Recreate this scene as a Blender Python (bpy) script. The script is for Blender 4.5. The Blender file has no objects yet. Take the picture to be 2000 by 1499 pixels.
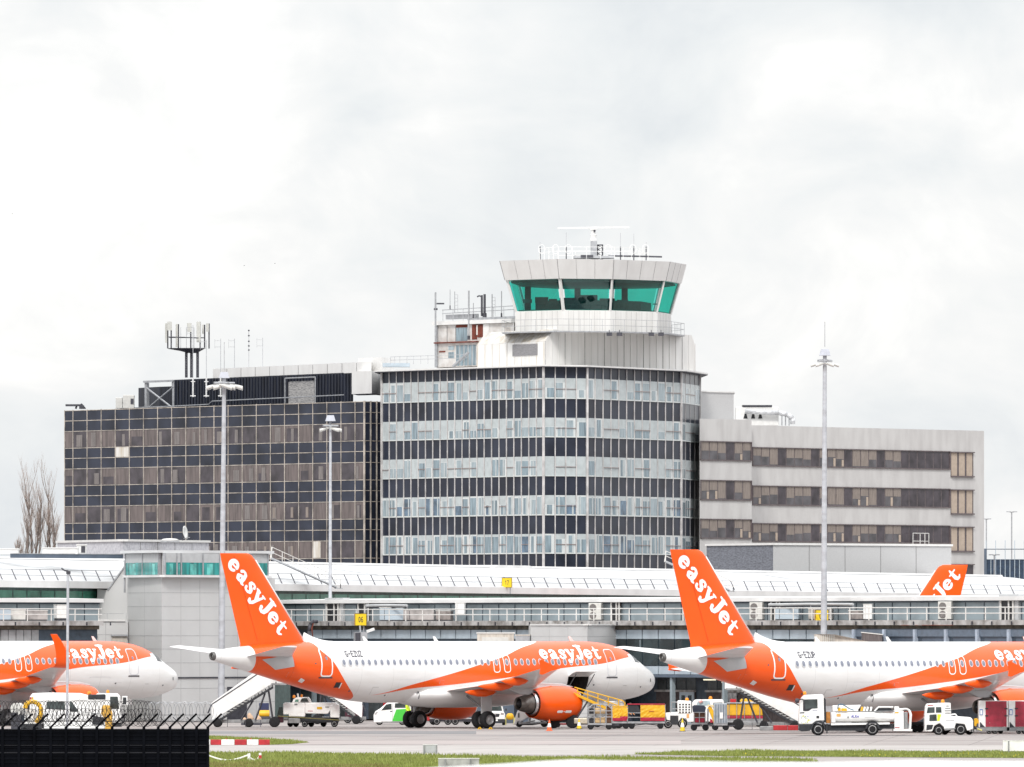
import bpy, bmesh, math, random
import numpy as np
from mathutils import Vector, Matrix
R = math.radians
random.seed(7)
C = bpy.context.scene.collection
SC = bpy.context.scene

# ---------------------------------------------------------------- camera
F, HY, H = 21525.0, 1235.0, 6.5          # focal length and horizon (reference pixels), eye height (m)
cd = bpy.data.cameras.new('camera'); cam = bpy.data.objects.new('camera', cd); C.objects.link(cam)
cd.sensor_width = 36.0; cd.lens = F/2000*36
cam.location = (0, 0, H); cam.rotation_euler = (R(90), 0, 0)
cd.shift_y = (HY-749.5)/2000
cd.clip_start = 1.0; cd.clip_end = 20000
cd.dof.use_dof = True; cd.dof.focus_distance = 745; cd.dof.aperture_fstop = 9.0
SC.camera = cam

# ---------------------------------------------------------------- sky, sun, exposure
SUN_EL, SUN_AZ = R(40), R(190)            # azimuth clockwise from +Y (north): light from behind left
W = bpy.data.worlds.new('World'); SC.world = W; W.use_nodes = True
def build_world():
    nt = W.node_tree; N = nt.nodes; L = nt.links; N.clear()
    out = N.new('ShaderNodeOutputWorld'); bg = N.new('ShaderNodeBackground')
    sky = N.new('ShaderNodeTexSky'); sky.sky_type = 'NISHITA'; sky.sun_disc = False
    sky.sun_elevation = SUN_EL; sky.sun_rotation = SUN_AZ; sky.altitude = 70
    tc = N.new('ShaderNodeTexCoord')
    mp = N.new('ShaderNodeMapping'); mp.inputs['Scale'].default_value = (1, 1, 1.45); mp.inputs['Location'].default_value = (0.371, 0.0, 0.113)
    L.new(tc.outputs['Generated'], mp.inputs['Vector'])
    n1 = N.new('ShaderNodeTexNoise'); n1.inputs['Scale'].default_value = 22; n1.inputs['Detail'].default_value = 7; n1.inputs['Roughness'].default_value = 0.52; n1.inputs['Distortion'].default_value = 0.35
    n2 = N.new('ShaderNodeTexNoise'); n2.inputs['Scale'].default_value = 62; n2.inputs['Detail'].default_value = 8; n2.inputs['Roughness'].default_value = 0.55; n2.inputs['Distortion'].default_value = 0.5
    L.new(mp.outputs[0], n1.inputs['Vector']); L.new(mp.outputs[0], n2.inputs['Vector'])
    mixn = N.new('ShaderNodeMix'); mixn.data_type = 'FLOAT'; mixn.inputs[0].default_value = 0.38
    L.new(n1.outputs['Fac'], mixn.inputs[2]); L.new(n2.outputs['Fac'], mixn.inputs[3])
    cr = N.new('ShaderNodeValToRGB'); e = cr.color_ramp.elements
    e[0].position = 0.36; e[0].color = (7.7, 8.05, 8.42, 1)
    e[1].position = 0.585; e[1].color = (10.7, 10.62, 10.5, 1)
    m = e.new(0.45); m.color = (8.75, 8.97, 9.14, 1)
    m = e.new(0.52); m.color = (9.6, 9.63, 9.66, 1)
    L.new(mixn.outputs[0], cr.inputs[0])
    mix = N.new('ShaderNodeMix'); mix.data_type = 'RGBA'; mix.inputs[0].default_value = 0.93
    L.new(sky.outputs[0], mix.inputs[6]); L.new(cr.outputs[0], mix.inputs[7])
    # an overcast sky is brighter towards the zenith than near the horizon
    sp = N.new('ShaderNodeSeparateXYZ'); L.new(tc.outputs['Generated'], sp.inputs[0])
    mr = N.new('ShaderNodeMapRange'); mr.interpolation_type = 'SMOOTHSTEP'; L.new(sp.outputs[2], mr.inputs[0])
    mr.inputs[1].default_value = .10; mr.inputs[2].default_value = .8; mr.inputs[3].default_value = 1.0; mr.inputs[4].default_value = 2.1
    vs = N.new('ShaderNodeVectorMath'); vs.operation = 'SCALE'; L.new(mix.outputs[2], vs.inputs[0]); L.new(mr.outputs[0], vs.inputs['Scale'])
    L.new(vs.outputs[0], bg.inputs['Color']); bg.inputs['Strength'].default_value = 0.071
    L.new(bg.outputs[0], out.inputs[0])
build_world()
sl = bpy.data.lights.new('sun', 'SUN'); sl.energy = 1.45; sl.angle = R(10); sl.color = (1.0, 0.965, 0.91)
sun = bpy.data.objects.new('sun', sl); C.objects.link(sun)
sd = Vector((math.sin(SUN_AZ)*math.cos(SUN_EL), math.cos(SUN_AZ)*math.cos(SUN_EL), math.sin(SUN_EL)))
sun.rotation_euler = sd.to_track_quat('Z', 'Y').to_euler(); sun.location = (-200, 200, 300)
VS = SC.view_settings; VS.view_transform = 'Standard'; VS.look = 'None'; VS.exposure = 0.52; VS.gamma = 1.0; VS.use_curve_mapping = False
SC.cycles.max_bounces = 6; SC.cycles.transparent_max_bounces = 12; SC.cycles.caustics_reflective = False; SC.cycles.caustics_refractive = False

# ---------------------------------------------------------------- helpers
def P(x, y, Y):                            # reference pixel at depth Y -> world point
    return Vector(((x-1000)/F*Y, Y, H-(y-HY)/F*Y))
def XY(x, Y): return Vector(((x-1000)/F*Y, Y, 0))
def G(x, y):                               # ground point seen at a pixel
    Y = H*F/(y-HY); return Vector(((x-1000)/F*Y, Y, 0))
def ZY(y, Y): return H-(y-HY)/F*Y
def lerp(a, b, t): return a+(b-a)*t

def srgb(r, g, b):
    f = lambda c: (c/255/12.92 if c <= 10 else ((c/255+0.055)/1.055)**2.4)
    return (f(r), f(g), f(b))
MATS = {}
def mat(name, col, rough=0.6, metal=0.0, spec=0.5, var=0.08, scale=3.0, coat=0.0, emit=0.0, stretch=None, bump=0.0, dirt=None):
    """procedural Principled material: colour broken up by object-space noise"""
    if name in MATS: return MATS[name]
    m = bpy.data.materials.new(name); m.use_nodes = True
    nt = m.node_tree; N = nt.nodes; L = nt.links; b = N['Principled BSDF']
    b.inputs['Roughness'].default_value = rough; b.inputs['Metallic'].default_value = metal
    b.inputs['Specular IOR Level'].default_value = spec
    b.inputs['Coat Weight'].default_value = coat; b.inputs['Coat Roughness'].default_value = 0.08
    tc = N.new('ShaderNodeTexCoord'); nz = N.new('ShaderNodeTexNoise')
    nz.inputs['Scale'].default_value = scale; nz.inputs['Detail'].default_value = 5
    src = tc.outputs['Object']
    if stretch:
        mp = N.new('ShaderNodeMapping'); mp.inputs['Scale'].default_value = stretch
        L.new(src, mp.inputs['Vector']); src = mp.outputs[0]
    L.new(src, nz.inputs['Vector'])
    cr = N.new('ShaderNodeValToRGB'); e = cr.color_ramp.elements
    lo = dirt if dirt else tuple(c*(1-var*1.6) for c in col)
    e[0].position = 0.3; e[0].color = (*lo, 1); e[1].position = 0.62; e[1].color = (*[min(1, c*(1+var*0.4)) for c in col], 1)
    L.new(nz.outputs['Fac'], cr.inputs[0]); L.new(cr.outputs[0], b.inputs['Base Color'])
    if emit:
        L.new(cr.outputs[0], b.inputs['Emission Color']); b.inputs['Emission Strength'].default_value = emit
    if bump:
        bp = N.new('ShaderNodeBump'); bp.inputs['Strength'].default_value = bump; bp.inputs['Distance'].default_value = 0.03
        L.new(nz.outputs['Fac'], bp.inputs['Height']); L.new(bp.outputs[0], b.inputs['Normal'])
    MATS[name] = m; return m

class MB:
    def __init__(s, M=None): s.v = []; s.f = []; s.m = []; s.mi = 0; s.M = M
    def pt(s, p):
        p = Vector(p); s.v.append(tuple(s.M @ p) if s.M else tuple(p)); return len(s.v)-1
    def face(s, ids): s.f.append(list(ids)); s.m.append(s.mi)
    def poly(s, pts): s.face([s.pt(p) for p in pts])
    def box(s, x0, x1, y0, y1, z0, z1):
        i = [s.pt(p) for p in ((x0,y0,z0),(x1,y0,z0),(x1,y1,z0),(x0,y1,z0),(x0,y0,z1),(x1,y0,z1),(x1,y1,z1),(x0,y1,z1))]
        for q in ((3,2,1,0),(4,5,6,7),(0,1,5,4),(1,2,6,5),(2,3,7,6),(3,0,4,7)): s.face([i[k] for k in q])
    def extr(s, poly, vec):                # planar polygon (3D) swept along vec, closed
        vec = Vector(vec); n = len(poly)
        a = [s.pt(p) for p in poly]; b = [s.pt(Vector(p)+vec) for p in poly]
        s.face(a[::-1]); s.face(b)
        for k in range(n): s.face([a[k], a[(k+1)%n], b[(k+1)%n], b[k]])
    def prism(s, xy, z0, z1): s.extr([(p[0], p[1], z0) for p in xy], (0, 0, z1-z0))
    def side(s, xz, y0, y1): s.extr([(p[0], y0, p[1]) for p in xz], (0, y1-y0, 0))
    def cyl(s, p0, p1, r0, r1=None, n=10, caps=True):
        r1 = r0 if r1 is None else r1; p0 = Vector(p0); p1 = Vector(p1); d = (p1-p0)
        if d.length < 1e-6: return
        d.normalize(); u = d.orthogonal().normalized(); w = d.cross(u)
        A = []; B = []
        for k in range(n):
            a = 2*math.pi*k/n; o = u*math.cos(a)+w*math.sin(a)
            A.append(s.pt(p0+o*r0)); B.append(s.pt(p1+o*r1))
        for k in range(n): s.face([A[k], A[(k+1)%n], B[(k+1)%n], B[k]])
        if caps: s.face(A[::-1]); s.face(B)
    def tube(s, pts, r, n=6):
        for a, b in zip(pts, pts[1:]): s.cyl(a, b, r, r, n)
    def loft(s, rings, close=True, cap0=True, cap1=True):
        ids = [[s.pt(p) for p in r] for r in rings]; n = len(ids[0])
        for a, b in zip(ids, ids[1:]):
            for k in range(n if close else n-1): s.face([a[k], a[(k+1)%n], b[(k+1)%n], b[k]])
        if cap0: s.face(ids[0][::-1])
        if cap1: s.face(ids[-1])
        return ids
    def lathe(s, prof, o, ax, n=24, cap0=False, cap1=False):   # prof: (t along axis, radius)
        o = Vector(o); ax = Vector(ax).normalized(); u = ax.orthogonal().normalized(); w = ax.cross(u)
        s.loft([[o+ax*t+(u*math.cos(2*math.pi*k/n)+w*math.sin(2*math.pi*k/n))*r for k in range(n)] for t, r in prof], True, cap0, cap1)
    def ball(s, c, r, n=10):
        c = Vector(c); r = r if hasattr(r, '__len__') else (r, r, r)
        rings = []
        for i in range(1, n//2+1):
            t = math.pi*i/(n//2+1)
            rings.append([c+Vector((r[0]*math.sin(t)*math.cos(2*math.pi*k/n), r[1]*math.sin(t)*math.sin(2*math.pi*k/n), r[2]*math.cos(t))) for k in range(n)])
        s.loft(rings)
    def mesh(s, name, mats, smooth=False):
        me = bpy.data.meshes.new(name); me.from_pydata(s.v, [], s.f)
        for m in mats: me.materials.append(m)
        me.polygons.foreach_set('material_index', s.m)
        if smooth: me.polygons.foreach_set('use_smooth', [True]*len(s.f))
        bm = bmesh.new(); bm.from_mesh(me); bmesh.ops.recalc_face_normals(bm, faces=bm.faces); bm.to_mesh(me); bm.free()
        me.update(); return me

def tag(o, label=None, cat=None, group=None, kind=None):
    if label: o['label'] = label
    if cat: o['category'] = cat
    if group: o['group'] = group
    if kind: o['kind'] = kind
    return o
def thing(name, label, cat, loc=(0,0,0), rz=0, group=None):
    o = bpy.data.objects.new(name, None); C.objects.link(o); o.empty_display_size = 0.2
    o.location = loc; o.rotation_euler = (0, 0, rz); return tag(o, label, cat, group)
def obj(name, mb, mats, parent=None, smooth=False, bevel=0, label=None, auto=None):
    mats = mats if isinstance(mats, (list, tuple)) else [mats]
    me = mb.mesh(name, mats, smooth) if isinstance(mb, MB) else mb
    o = bpy.data.objects.new(name, me); C.objects.link(o)
    if parent: o.parent = parent
    if bevel:
        b = o.modifiers.new('bevel', 'BEVEL'); b.width = bevel; b.segments = 2; b.limit_method = 'ANGLE'; b.angle_limit = R(35)
    if auto: me.set_sharp_from_angle(angle=R(auto))
    if label: o['label'] = label
    return o
def copy_tree(o, parent=None):
    c = o.copy(); C.objects.link(c)
    if parent: c.parent = parent
    for ch in list(o.children): copy_tree(ch, c)
    return c
def place(o, loc, rz=0, label=None):
    o.location = loc; o.rotation_euler = (0, 0, rz)
    if label: o['label'] = label
    return o

# ---------------------------------------------------------------- lettering: brush strokes with a radius, outlined to one clean sheet
def stroke_sheet(strokes, res=0.05):
    """strokes: lists of (x, y, r). Returns (points2d, faces) of the union of all round brush strokes."""
    S = []
    for st in strokes:
        if len(st) == 1: st = [st[0], st[0]]
        for a, b in zip(st, st[1:]): S.append((*a, *b))
    S = np.array(S, float)
    x0 = min((S[:,0]-S[:,2]).min(), (S[:,3]-S[:,5]).min())-res; x1 = max((S[:,0]+S[:,2]).max(), (S[:,3]+S[:,5]).max())+res
    y0 = min((S[:,1]-S[:,2]).min(), (S[:,4]-S[:,5]).min())-res; y1 = max((S[:,1]+S[:,2]).max(), (S[:,4]+S[:,5]).max())+res
    nx = int((x1-x0)/res)+2; ny = int((y1-y0)/res)+2
    gx, gy = np.meshgrid(x0+np.arange(nx)*res, y0+np.arange(ny)*res, indexing='ij')
    D = np.full(gx.shape, 1e9)
    for ax, ay, ar, bx, by, br in S:
        dx, dy = bx-ax, by-ay; l2 = dx*dx+dy*dy
        t = np.clip(((gx-ax)*dx+(gy-ay)*dy)/l2, 0, 1) if l2 > 1e-12 else np.zeros_like(gx)
        D = np.minimum(D, np.hypot(gx-ax-t*dx, gy-ay-t*dy)-(ar+(br-ar)*t))
    pts = []; key = {}; faces = []
    def vid(k, p):
        if k not in key: key[k] = len(pts); pts.append(p)
        return key[k]
    ins = D < 0
    cell = ins[:-1,:-1] | ins[1:,:-1] | ins[1:,1:] | ins[:-1,1:]
    for i, j in zip(*np.nonzero(cell)):
        cs = [(i,j),(i+1,j),(i+1,j+1),(i,j+1)]; pl = []
        for k in range(4):
            a, b = cs[k], cs[(k+1)%4]; da, db = D[a], D[b]
            if da < 0: pl.append(vid(a, (x0+a[0]*res, y0+a[1]*res)))
            if (da < 0) != (db < 0):
                t = da/(da-db); pl.append(vid((min(a,b), max(a,b)), (x0+(a[0]+(b[0]-a[0])*t)*res, y0+(a[1]+(b[1]-a[1])*t)*res)))
        if len(pl) >= 3: faces.append(pl)
    return pts, faces
def arc(cx, cy, rx, ry, a0, a1, r0, r1=None, n=14):
    r1 = r0 if r1 is None else r1
    return [(cx+rx*math.cos(R(lerp(a0,a1,k/n))), cy+ry*math.sin(R(lerp(a0,a1,k/n))), lerp(r0,r1,k/n)) for k in range(n+1)]
FAT = {   # plump serif letters, x-height 1
 'e': (1.02, [arc(.50,.50,.33,.36,8,180,.11,.19), arc(.50,.50,.33,.36,180,322,.19,.11), [(.2,.5,.07),(.84,.54,.075)]]),
 'a': (1.10, [[(.2,.74,.13),(.3,.88,.1),(.5,.9,.1),(.66,.78,.14),(.70,.5,.18),(.70,.22,.18),(.82,.09,.1),(1.0,.12,.07)], [(.66,.54,.08),(.42,.5,.1),(.24,.32,.17),(.32,.14,.14),(.5,.1,.1),(.68,.22,.1)]]),
 's': (.86, [[(.70,.72,.12),(.66,.86,.09),(.46,.91,.09),(.26,.82,.12),(.22,.68,.14),(.4,.54,.15),(.6,.4,.16),(.64,.24,.15),(.5,.1,.1),(.3,.09,.09),(.16,.16,.1),(.13,.28,.12)]]),
 'y': (1.02, [[(.02,.92,.08),(.38,.92,.08)],[(.2,.88,.15),(.52,.28,.18)],[(.7,.92,.07),(1.0,.92,.07)],[(.86,.88,.08),(.6,.3,.12),(.44,-.12,.13),(.3,-.3,.12),(.14,-.28,.12),(.1,-.14,.12)]]),
 'J': (.92, [[(.26,1.32,.09),(.94,1.32,.09)],[(.62,1.25,.2),(.62,.45,.2),(.55,.15,.17),(.38,.02,.13),(.2,.06,.12),(.14,.26,.15)]]),
 't': (.80, [[(.36,1.22,.06),(.34,.9,.14),(.34,.34,.18),(.42,.12,.14),(.58,.08,.1),(.76,.22,.07)],[(.06,.86,.07),(.74,.9,.075)]]),
}
THIN_G = {   # plain line letters, cap height 1, width .6
 'G': [[(.58,.85),(.4,1),(.15,.95),(.02,.7),(.02,.3),(.15,.04),(.4,0),(.58,.12),(.58,.45),(.36,.45)]],
 '-': [[(.1,.5),(.5,.5)]], 'E': [[(.55,1),(.05,1),(.05,0),(.55,0)],[(.05,.52),(.45,.52)]],
 'Z': [[(.02,1),(.58,1),(.02,0),(.58,0)]], 'U': [[(.03,1),(.03,.25),(.15,.04),(.3,0),(.45,.04),(.57,.25),(.57,1)]],
 'P': [[(.05,0),(.05,1),(.4,1),(.56,.88),(.56,.62),(.4,.5),(.05,.5)]],
 '0': [[(.3,1),(.1,.85),(.04,.5),(.1,.15),(.3,0),(.5,.15),(.56,.5),(.5,.85),(.3,1)]],
 '6': [[(.5,.95),(.3,.98),(.1,.75),(.04,.35),(.15,.05),(.35,0),(.53,.12),(.55,.35),(.45,.52),(.25,.55),(.06,.4)]],
 '7': [[(.03,1),(.57,1),(.25,0)]], '1': [[(.12,.78),(.32,1),(.32,0)]], 'A': [[(.02,0),(.3,1),(.58,0)],[(.12,.35),(.48,.35)]],
 'K': [[(.05,0),(.05,1)],[(.55,1),(.07,.45),(.57,0)]], 'L': [[(.05,1),(.05,0),(.52,0)]], 'N': [[(.05,0),(.05,1),(.55,0),(.55,1)]],
 'O': [[(.3,1),(.1,.85),(.02,.5),(.1,.15),(.3,0),(.5,.15),(.58,.5),(.5,.85),(.3,1)]], 'S': [[(.54,.85),(.3,1),(.08,.85),(.1,.6),(.5,.42),(.55,.15),(.3,0),(.04,.14)]],
 'M': [[(.03,0),(.03,1),(.3,.4),(.57,1),(.57,0)]], 'I': [[(.3,0),(.3,1)]], 'R': [[(.05,0),(.05,1),(.4,1),(.55,.85),(.55,.62),(.4,.5),(.05,.5)],[(.3,.5),(.57,0)]],
 'T': [[(.02,1),(.58,1)],[(.3,1),(.3,0)]], 'F': [[(.55,1),(.05,1),(.05,0)],[(.05,.52),(.45,.52)]], 'D': [[(.05,0),(.05,1),(.35,1),(.55,.75),(.55,.25),(.35,0),(.05,0)]], '.': [[(.25,0),(.27,0)]], ' ': [],
 'Y': [[(.02,1),(.3,.5),(.58,1)],[(.3,.5),(.3,0)]], 'C': [[(.56,.85),(.35,1),(.1,.85),(.02,.5),(.1,.15),(.35,0),(.56,.15)]], 'W': [[(0,1),(.15,0),(.3,.7),(.45,0),(.6,1)]], 'H': [[(.05,0),(.05,1)],[(.55,0),(.55,1)],[(.05,.5),(.55,.5)]],
 '2': [[(.05,.8),(.2,1),(.45,.97),(.55,.75),(.45,.5),(.03,0),(.57,0)]], '4': [[(.42,0),(.42,1),(.02,.3),(.58,.3)]],
}
def fat_word(word='easyJet'):
    x = 0; st = []
    for ch in word:
        adv, ss = FAT[ch]; st += [[(px+x, py, pr*.98) for px, py, pr in q] for q in ss]; x += adv+.03
    return stroke_sheet(st, .055), x
def thin_word(word, r=.06, gap=.82, res=.07):
    st = []
    for k, ch in enumerate(word): st += [[(px+k*gap, py, r) for px, py in q] for q in THIN_G[ch]]
    return stroke_sheet(st, res), len(word)*gap
def lay(sheet, fn):                       # put a 2D sheet on a surface through fn(u, v) -> point
    mb = MB(); ids = [mb.pt(fn(u, v)) for u, v in sheet[0]]
    for f in sheet[1]: mb.face([ids[k] for k in f])
    return mb
def pchip(xs, ys):
    xs = np.array(xs, float); ys = np.array(ys, float); h = np.diff(xs); d = np.diff(ys)/h; m = np.zeros_like(xs); m[0], m[-1] = d[0], d[-1]
    for k in range(1, len(xs)-1):
        if d[k-1]*d[k] > 0:
            w1, w2 = 2*h[k]+h[k-1], h[k]+2*h[k-1]; m[k] = (w1+w2)/(w1/d[k-1]+w2/d[k])
    def f(x):
        k = int(min(max(np.searchsorted(xs, x)-1, 0), len(h)-1)); t = min(max((x-xs[k])/h[k], 0), 1)
        return ((1+2*t)*(1-t)**2*ys[k]+t*(1-t)**2*h[k]*m[k]+t*t*(3-2*t)*ys[k+1]+t*t*(t-1)*h[k]*m[k+1])
    return f
# ================================================================ airliners
XG = 17.71                                  # distance nose -> main gear; local origin on the ground under the main gear
TAB = [(0,3.17,3.17,0.02),(.06,3.42,2.93,.26),(.18,3.62,2.70,.48),(.4,3.83,2.47,.74),(.7,4.02,2.32,.95),(1.2,4.30,2.15,1.22),(1.8,4.68,2.0,1.45),(2.4,5.06,1.9,1.62),
       (3.0,5.36,1.84,1.75),(4,5.66,1.78,1.88),(5,5.80,1.75,1.945),(6.2,5.87,1.74,1.975),(8,5.88,1.74,1.975),(24,5.88,1.74,1.975),(26,5.88,1.87,1.95),(28,5.88,2.22,1.88),
       (30,5.85,2.68,1.70),(32,5.78,3.18,1.43),(34,5.66,3.68,1.08),(35.5,5.52,4.05,.80),(36.8,5.36,4.38,.53),(37.3,5.26,4.52,.40),(37.57,5.20,4.60,.30)]
f_zt = pchip([t[0] for t in TAB], [t[1] for t in TAB]); f_zb = pchip([t[0] for t in TAB], [t[2] for t in TAB]); f_hw = pchip([t[0] for t in TAB], [t[3] for t in TAB])
def skin(xl, z, off=0.0, side=-1):         # point on the fuselage side at station xl, height z
    zt, zb, hw = f_zt(xl), f_zb(xl), f_hw(xl); zc, b = (zt+zb)/2, (zt-zb)/2
    t = max(-.995, min(.995, (z-zc)/b)); y = hw*math.sqrt(1-t*t)
    n = Vector((0, y/hw/hw, t/b)).normalized()
    return Vector((XG-xl, side*(y+n.y*off), zc+b*t+n.z*off))
def skin_top(xl, y, off=0.0):
    zt, zb, hw = f_zt(xl), f_zb(xl), f_hw(xl); zc, b = (zt+zb)/2, (zt-zb)/2
    return Vector((XG-xl-off*.6, y, zc+b*math.sqrt(max(0, 1-(y/hw)**2))+off*.8))

WHITE = (.80,.80,.80); ORANGE = (.90,.098,.0015)
def livery():
    m = bpy.data.materials.new('fuselage_paint'); m.use_nodes = True; nt = m.node_tree; N = nt.nodes; L = nt.links; b = N['Principled BSDF']
    tc = N.new('ShaderNodeTexCoord'); sp = N.new('ShaderNodeSeparateXYZ'); L.new(tc.outputs['Object'], sp.inputs[0])
    def mth(op, a, c, d=None):
        n = N.new('ShaderNodeMath'); n.operation = op
        for k, v in enumerate((a, c)):
            if isinstance(v, (int, float)): n.inputs[k].default_value = v
            else: L.new(v, n.inputs[k])
        return n.outputs[0]
    xl = mth('SUBTRACT', XG, sp.outputs[0]); xn = mth('DIVIDE', xl, 40.0); zn = mth('DIVIDE', sp.outputs[2], 8.0)
    def curve(pts):
        n = N.new('ShaderNodeFloatCurve'); c = n.mapping.curves[0]
        ps = [(x/40, z/8) for x, z in pts]
        while len(c.points) < len(ps): c.points.new(.5, .5)
        for p, (x, z) in zip(c.points, ps): p.location = (x, z); p.handle_type = 'AUTO'
        n.mapping.update(); L.new(xn, n.inputs['Value']); return n.outputs[0]
    U = curve([(0,7.9),(9.2,7.6),(9.9,6.0),(10.74,5.79),(12.47,5.43),(14.49,4.8),(16.07,4.42),(17.87,3.97),(19.6,3.56),(22.08,3.0),(25.35,2.25),(40,1.2)])
    Lo = curve([(0,4.95),(3.2,4.78),(6.0,4.34),(9.9,4.0),(13,3.55),(16.2,3.2),(19,2.93),(21.95,2.72),(25.35,2.25),(40,1.5)])
    Z = curve([(0,.2),(25.6,.6),(26.5,2.1),(27.5,2.9),(28.2,3.6),(28.95,4.6),(29.7,5.4),(30.1,6.4),(40,7.5)])
    a = mth('MULTIPLY', mth('LESS_THAN', zn, U), mth('GREATER_THAN', zn, Lo)); a = mth('MULTIPLY', a, mth('LESS_THAN', xl, 25.35)); a = mth('MULTIPLY', a, mth('GREATER_THAN', xl, 2.75))
    c = mth('MULTIPLY', mth('LESS_THAN', zn, Z), mth('LESS_THAN', xl, 34.75)); c = mth('MULTIPLY', c, mth('GREATER_THAN', xl, 25.9))
    msk = mth('MAXIMUM', a, c)
    nz = N.new('ShaderNodeTexNoise'); nz.inputs['Scale'].default_value = .8; nz.inputs['Detail'].default_value = 6
    mp = N.new('ShaderNodeMapping'); mp.inputs['Scale'].default_value = (.5, 1, 2.2); L.new(tc.outputs['Object'], mp.inputs[0]); L.new(mp.outputs[0], nz.inputs[0])
    cr = N.new('ShaderNodeValToRGB'); cr.color_ramp.elements[0].position = .3; cr.color_ramp.elements[0].color = (.9,.89,.875,1); cr.color_ramp.elements[1].position = .6; cr.color_ramp.elements[1].color = (1,1,1,1)
    L.new(nz.outputs[0], cr.inputs[0])
    # skin panel joints: faint rings and stringer laps
    ring = mth('GREATER_THAN', mth('ABSOLUTE', mth('SUBTRACT', mth('FRACT', mth('DIVIDE', xl, 2.66), 0), .5), 0), .4955)
    dk = mth('SUBTRACT', 1.0, mth('MULTIPLY', ring, .2))
    mx = N.new('ShaderNodeMix'); mx.data_type = 'RGBA'; L.new(msk, mx.inputs[0]); mx.inputs[6].default_value = (*WHITE, 1); mx.inputs[7].default_value = (*ORANGE, 1)
    m2 = N.new('ShaderNodeMix'); m2.data_type = 'RGBA'; m2.blend_type = 'MULTIPLY'; m2.inputs[0].default_value = 1; L.new(mx.outputs[2], m2.inputs[6]); L.new(cr.outputs[0], m2.inputs[7])
    m3 = N.new('ShaderNodeVectorMath'); m3.operation = 'SCALE'; L.new(m2.outputs[2], m3.inputs[0]); L.new(dk, m3.inputs['Scale'])
    L.new(m3.outputs[0], b.inputs['Base Color']); b.inputs['Roughness'].default_value = .32; b.inputs['Specular IOR Level'].default_value = .5
    b.inputs['Coat Weight'].default_value = .3; b.inputs['Coat Roughness'].default_value = .15
    return m
M_FUS = livery()
M_ORG = mat('orange_paint', ORANGE, .35, spec=.35, coat=.25, var=.05, scale=.6)
M_WHP = mat('white_paint', WHITE, .35, coat=.4, var=.05, scale=.8)
M_LET = mat('white_lettering', (.86,.86,.86), .4, var=.02)
M_WGY = mat('wing_grey', (.52,.53,.54), .4, var=.08, scale=.9, coat=.2)
M_WWH = mat('wing_white', (.74,.74,.74), .38, var=.06, scale=.9, coat=.2)
M_DGY = mat('dark_grey_metal', (.10,.10,.11), .45, .3, var=.2)
M_TYR = mat('tyre_rubber', (.018,.018,.02), .8, spec=.25, var=.2, scale=6)
M_HUB = mat('hub_metal', (.35,.35,.36), .4, .6, var=.15)
M_NOZ = mat('nozzle_metal', (.22,.20,.185), .34, .85, var=.2, scale=4)
M_LIP = mat('polished_lip', (.78,.78,.79), .2, .9, var=.03)
M_WIN = mat('cabin_glass', (.22,.24,.30), .12, var=.15, scale=9, spec=.6)
M_WRM = mat('window_rim', (.62,.63,.66), .4, var=.04)
M_CKP = mat('cockpit_glass', (.03,.035,.04), .06, spec=.7, var=.1)
M_HOL = mat('cargo_hold', (.05,.045,.042), .8, var=.3)
M_GRJ2 = mat('panel_outline', (.42,.41,.41), .6, var=.1)
M_BLK = mat('black_marking', (.03,.03,.035), .6, var=.1)
M_GRL = mat('grey_lettering', (.10,.10,.12), .6, var=.1)

def airfoil(xle, c, y, z, t, n=12):
    xs = [(1-math.cos(math.pi*k/n))/2 for k in range(n+1)]
    th = lambda x: 5*t*c*(.2969*math.sqrt(x)-.126*x-.3516*x*x+.2843*x**3-.1036*x**4)
    up = [(x, th(x)*1.0+.02*c*4*x*(1-x)) for x in xs]; lo = [(x, -th(x)*.9+.02*c*4*x*(1-x)) for x in xs]
    pts = up[::-1]+lo[1:-1]
    return [Vector((XG-(xle+c*x), y, z+q)) for x, q in pts]
def outline(x0, x1, z0, z1, r, w):         # rounded frame as brush strokes
    x = [x0+r, x1-r]; p = []
    for cx, cz, a in ((x1-r, z1-r, 90), (x1-r, z0+r, 0), (x0+r, z0+r, -90), (x0+r, z1-r, -180)):
        p += [(cx+r*math.cos(R(a-22.5*k)), cz+r*math.sin(R(a-22.5*k)), w) for k in range(5)]
    return p+[p[0]]
FATW, FATL = fat_word()
SH = {}
def window_mesh():
    if 'w' in SH: return SH['w']
    mb = MB(); zc = 4.47
    for k, (a, b, o) in enumerate(((.165,.235,.010), (.118,.185,.020))):
        mb.mi = k; ids = []
        for i in range(16):
            u, v = a*math.cos(2*math.pi*i/16), b*math.sin(2*math.pi*i/16)
            p = skin(10, zc+v, o); p.x = -u; ids.append(mb.pt(p))
        mb.face(ids)
    SH['w'] = mb.mesh('cabin_window', [M_WRM, M_WIN]); return SH['w']
def wheel_mesh(r, w):
    mb = MB(); mb.lathe([(-w/2, r*.55), (-w/2*.98, r*.8), (-w*.36, r*.97), (0, r), (w*.36, r*.97), (w/2*.98, r*.8), (w/2, r*.55)], (0,0,0), (0,1,0), 24)
    mb.mi = 1; mb.lathe([(-w*.46, .01), (-w*.42, r*.2), (-w*.36, r*.5), (-w/2, r*.56)], (0,0,0), (0,1,0), 20); mb.lathe([(w*.46, .01), (w*.42, r*.2), (w*.36, r*.5), (w/2, r*.56)], (0,0,0), (0,1,0), 20)
    return mb.mesh('wheel', [M_TYR, M_HUB], True)

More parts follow.
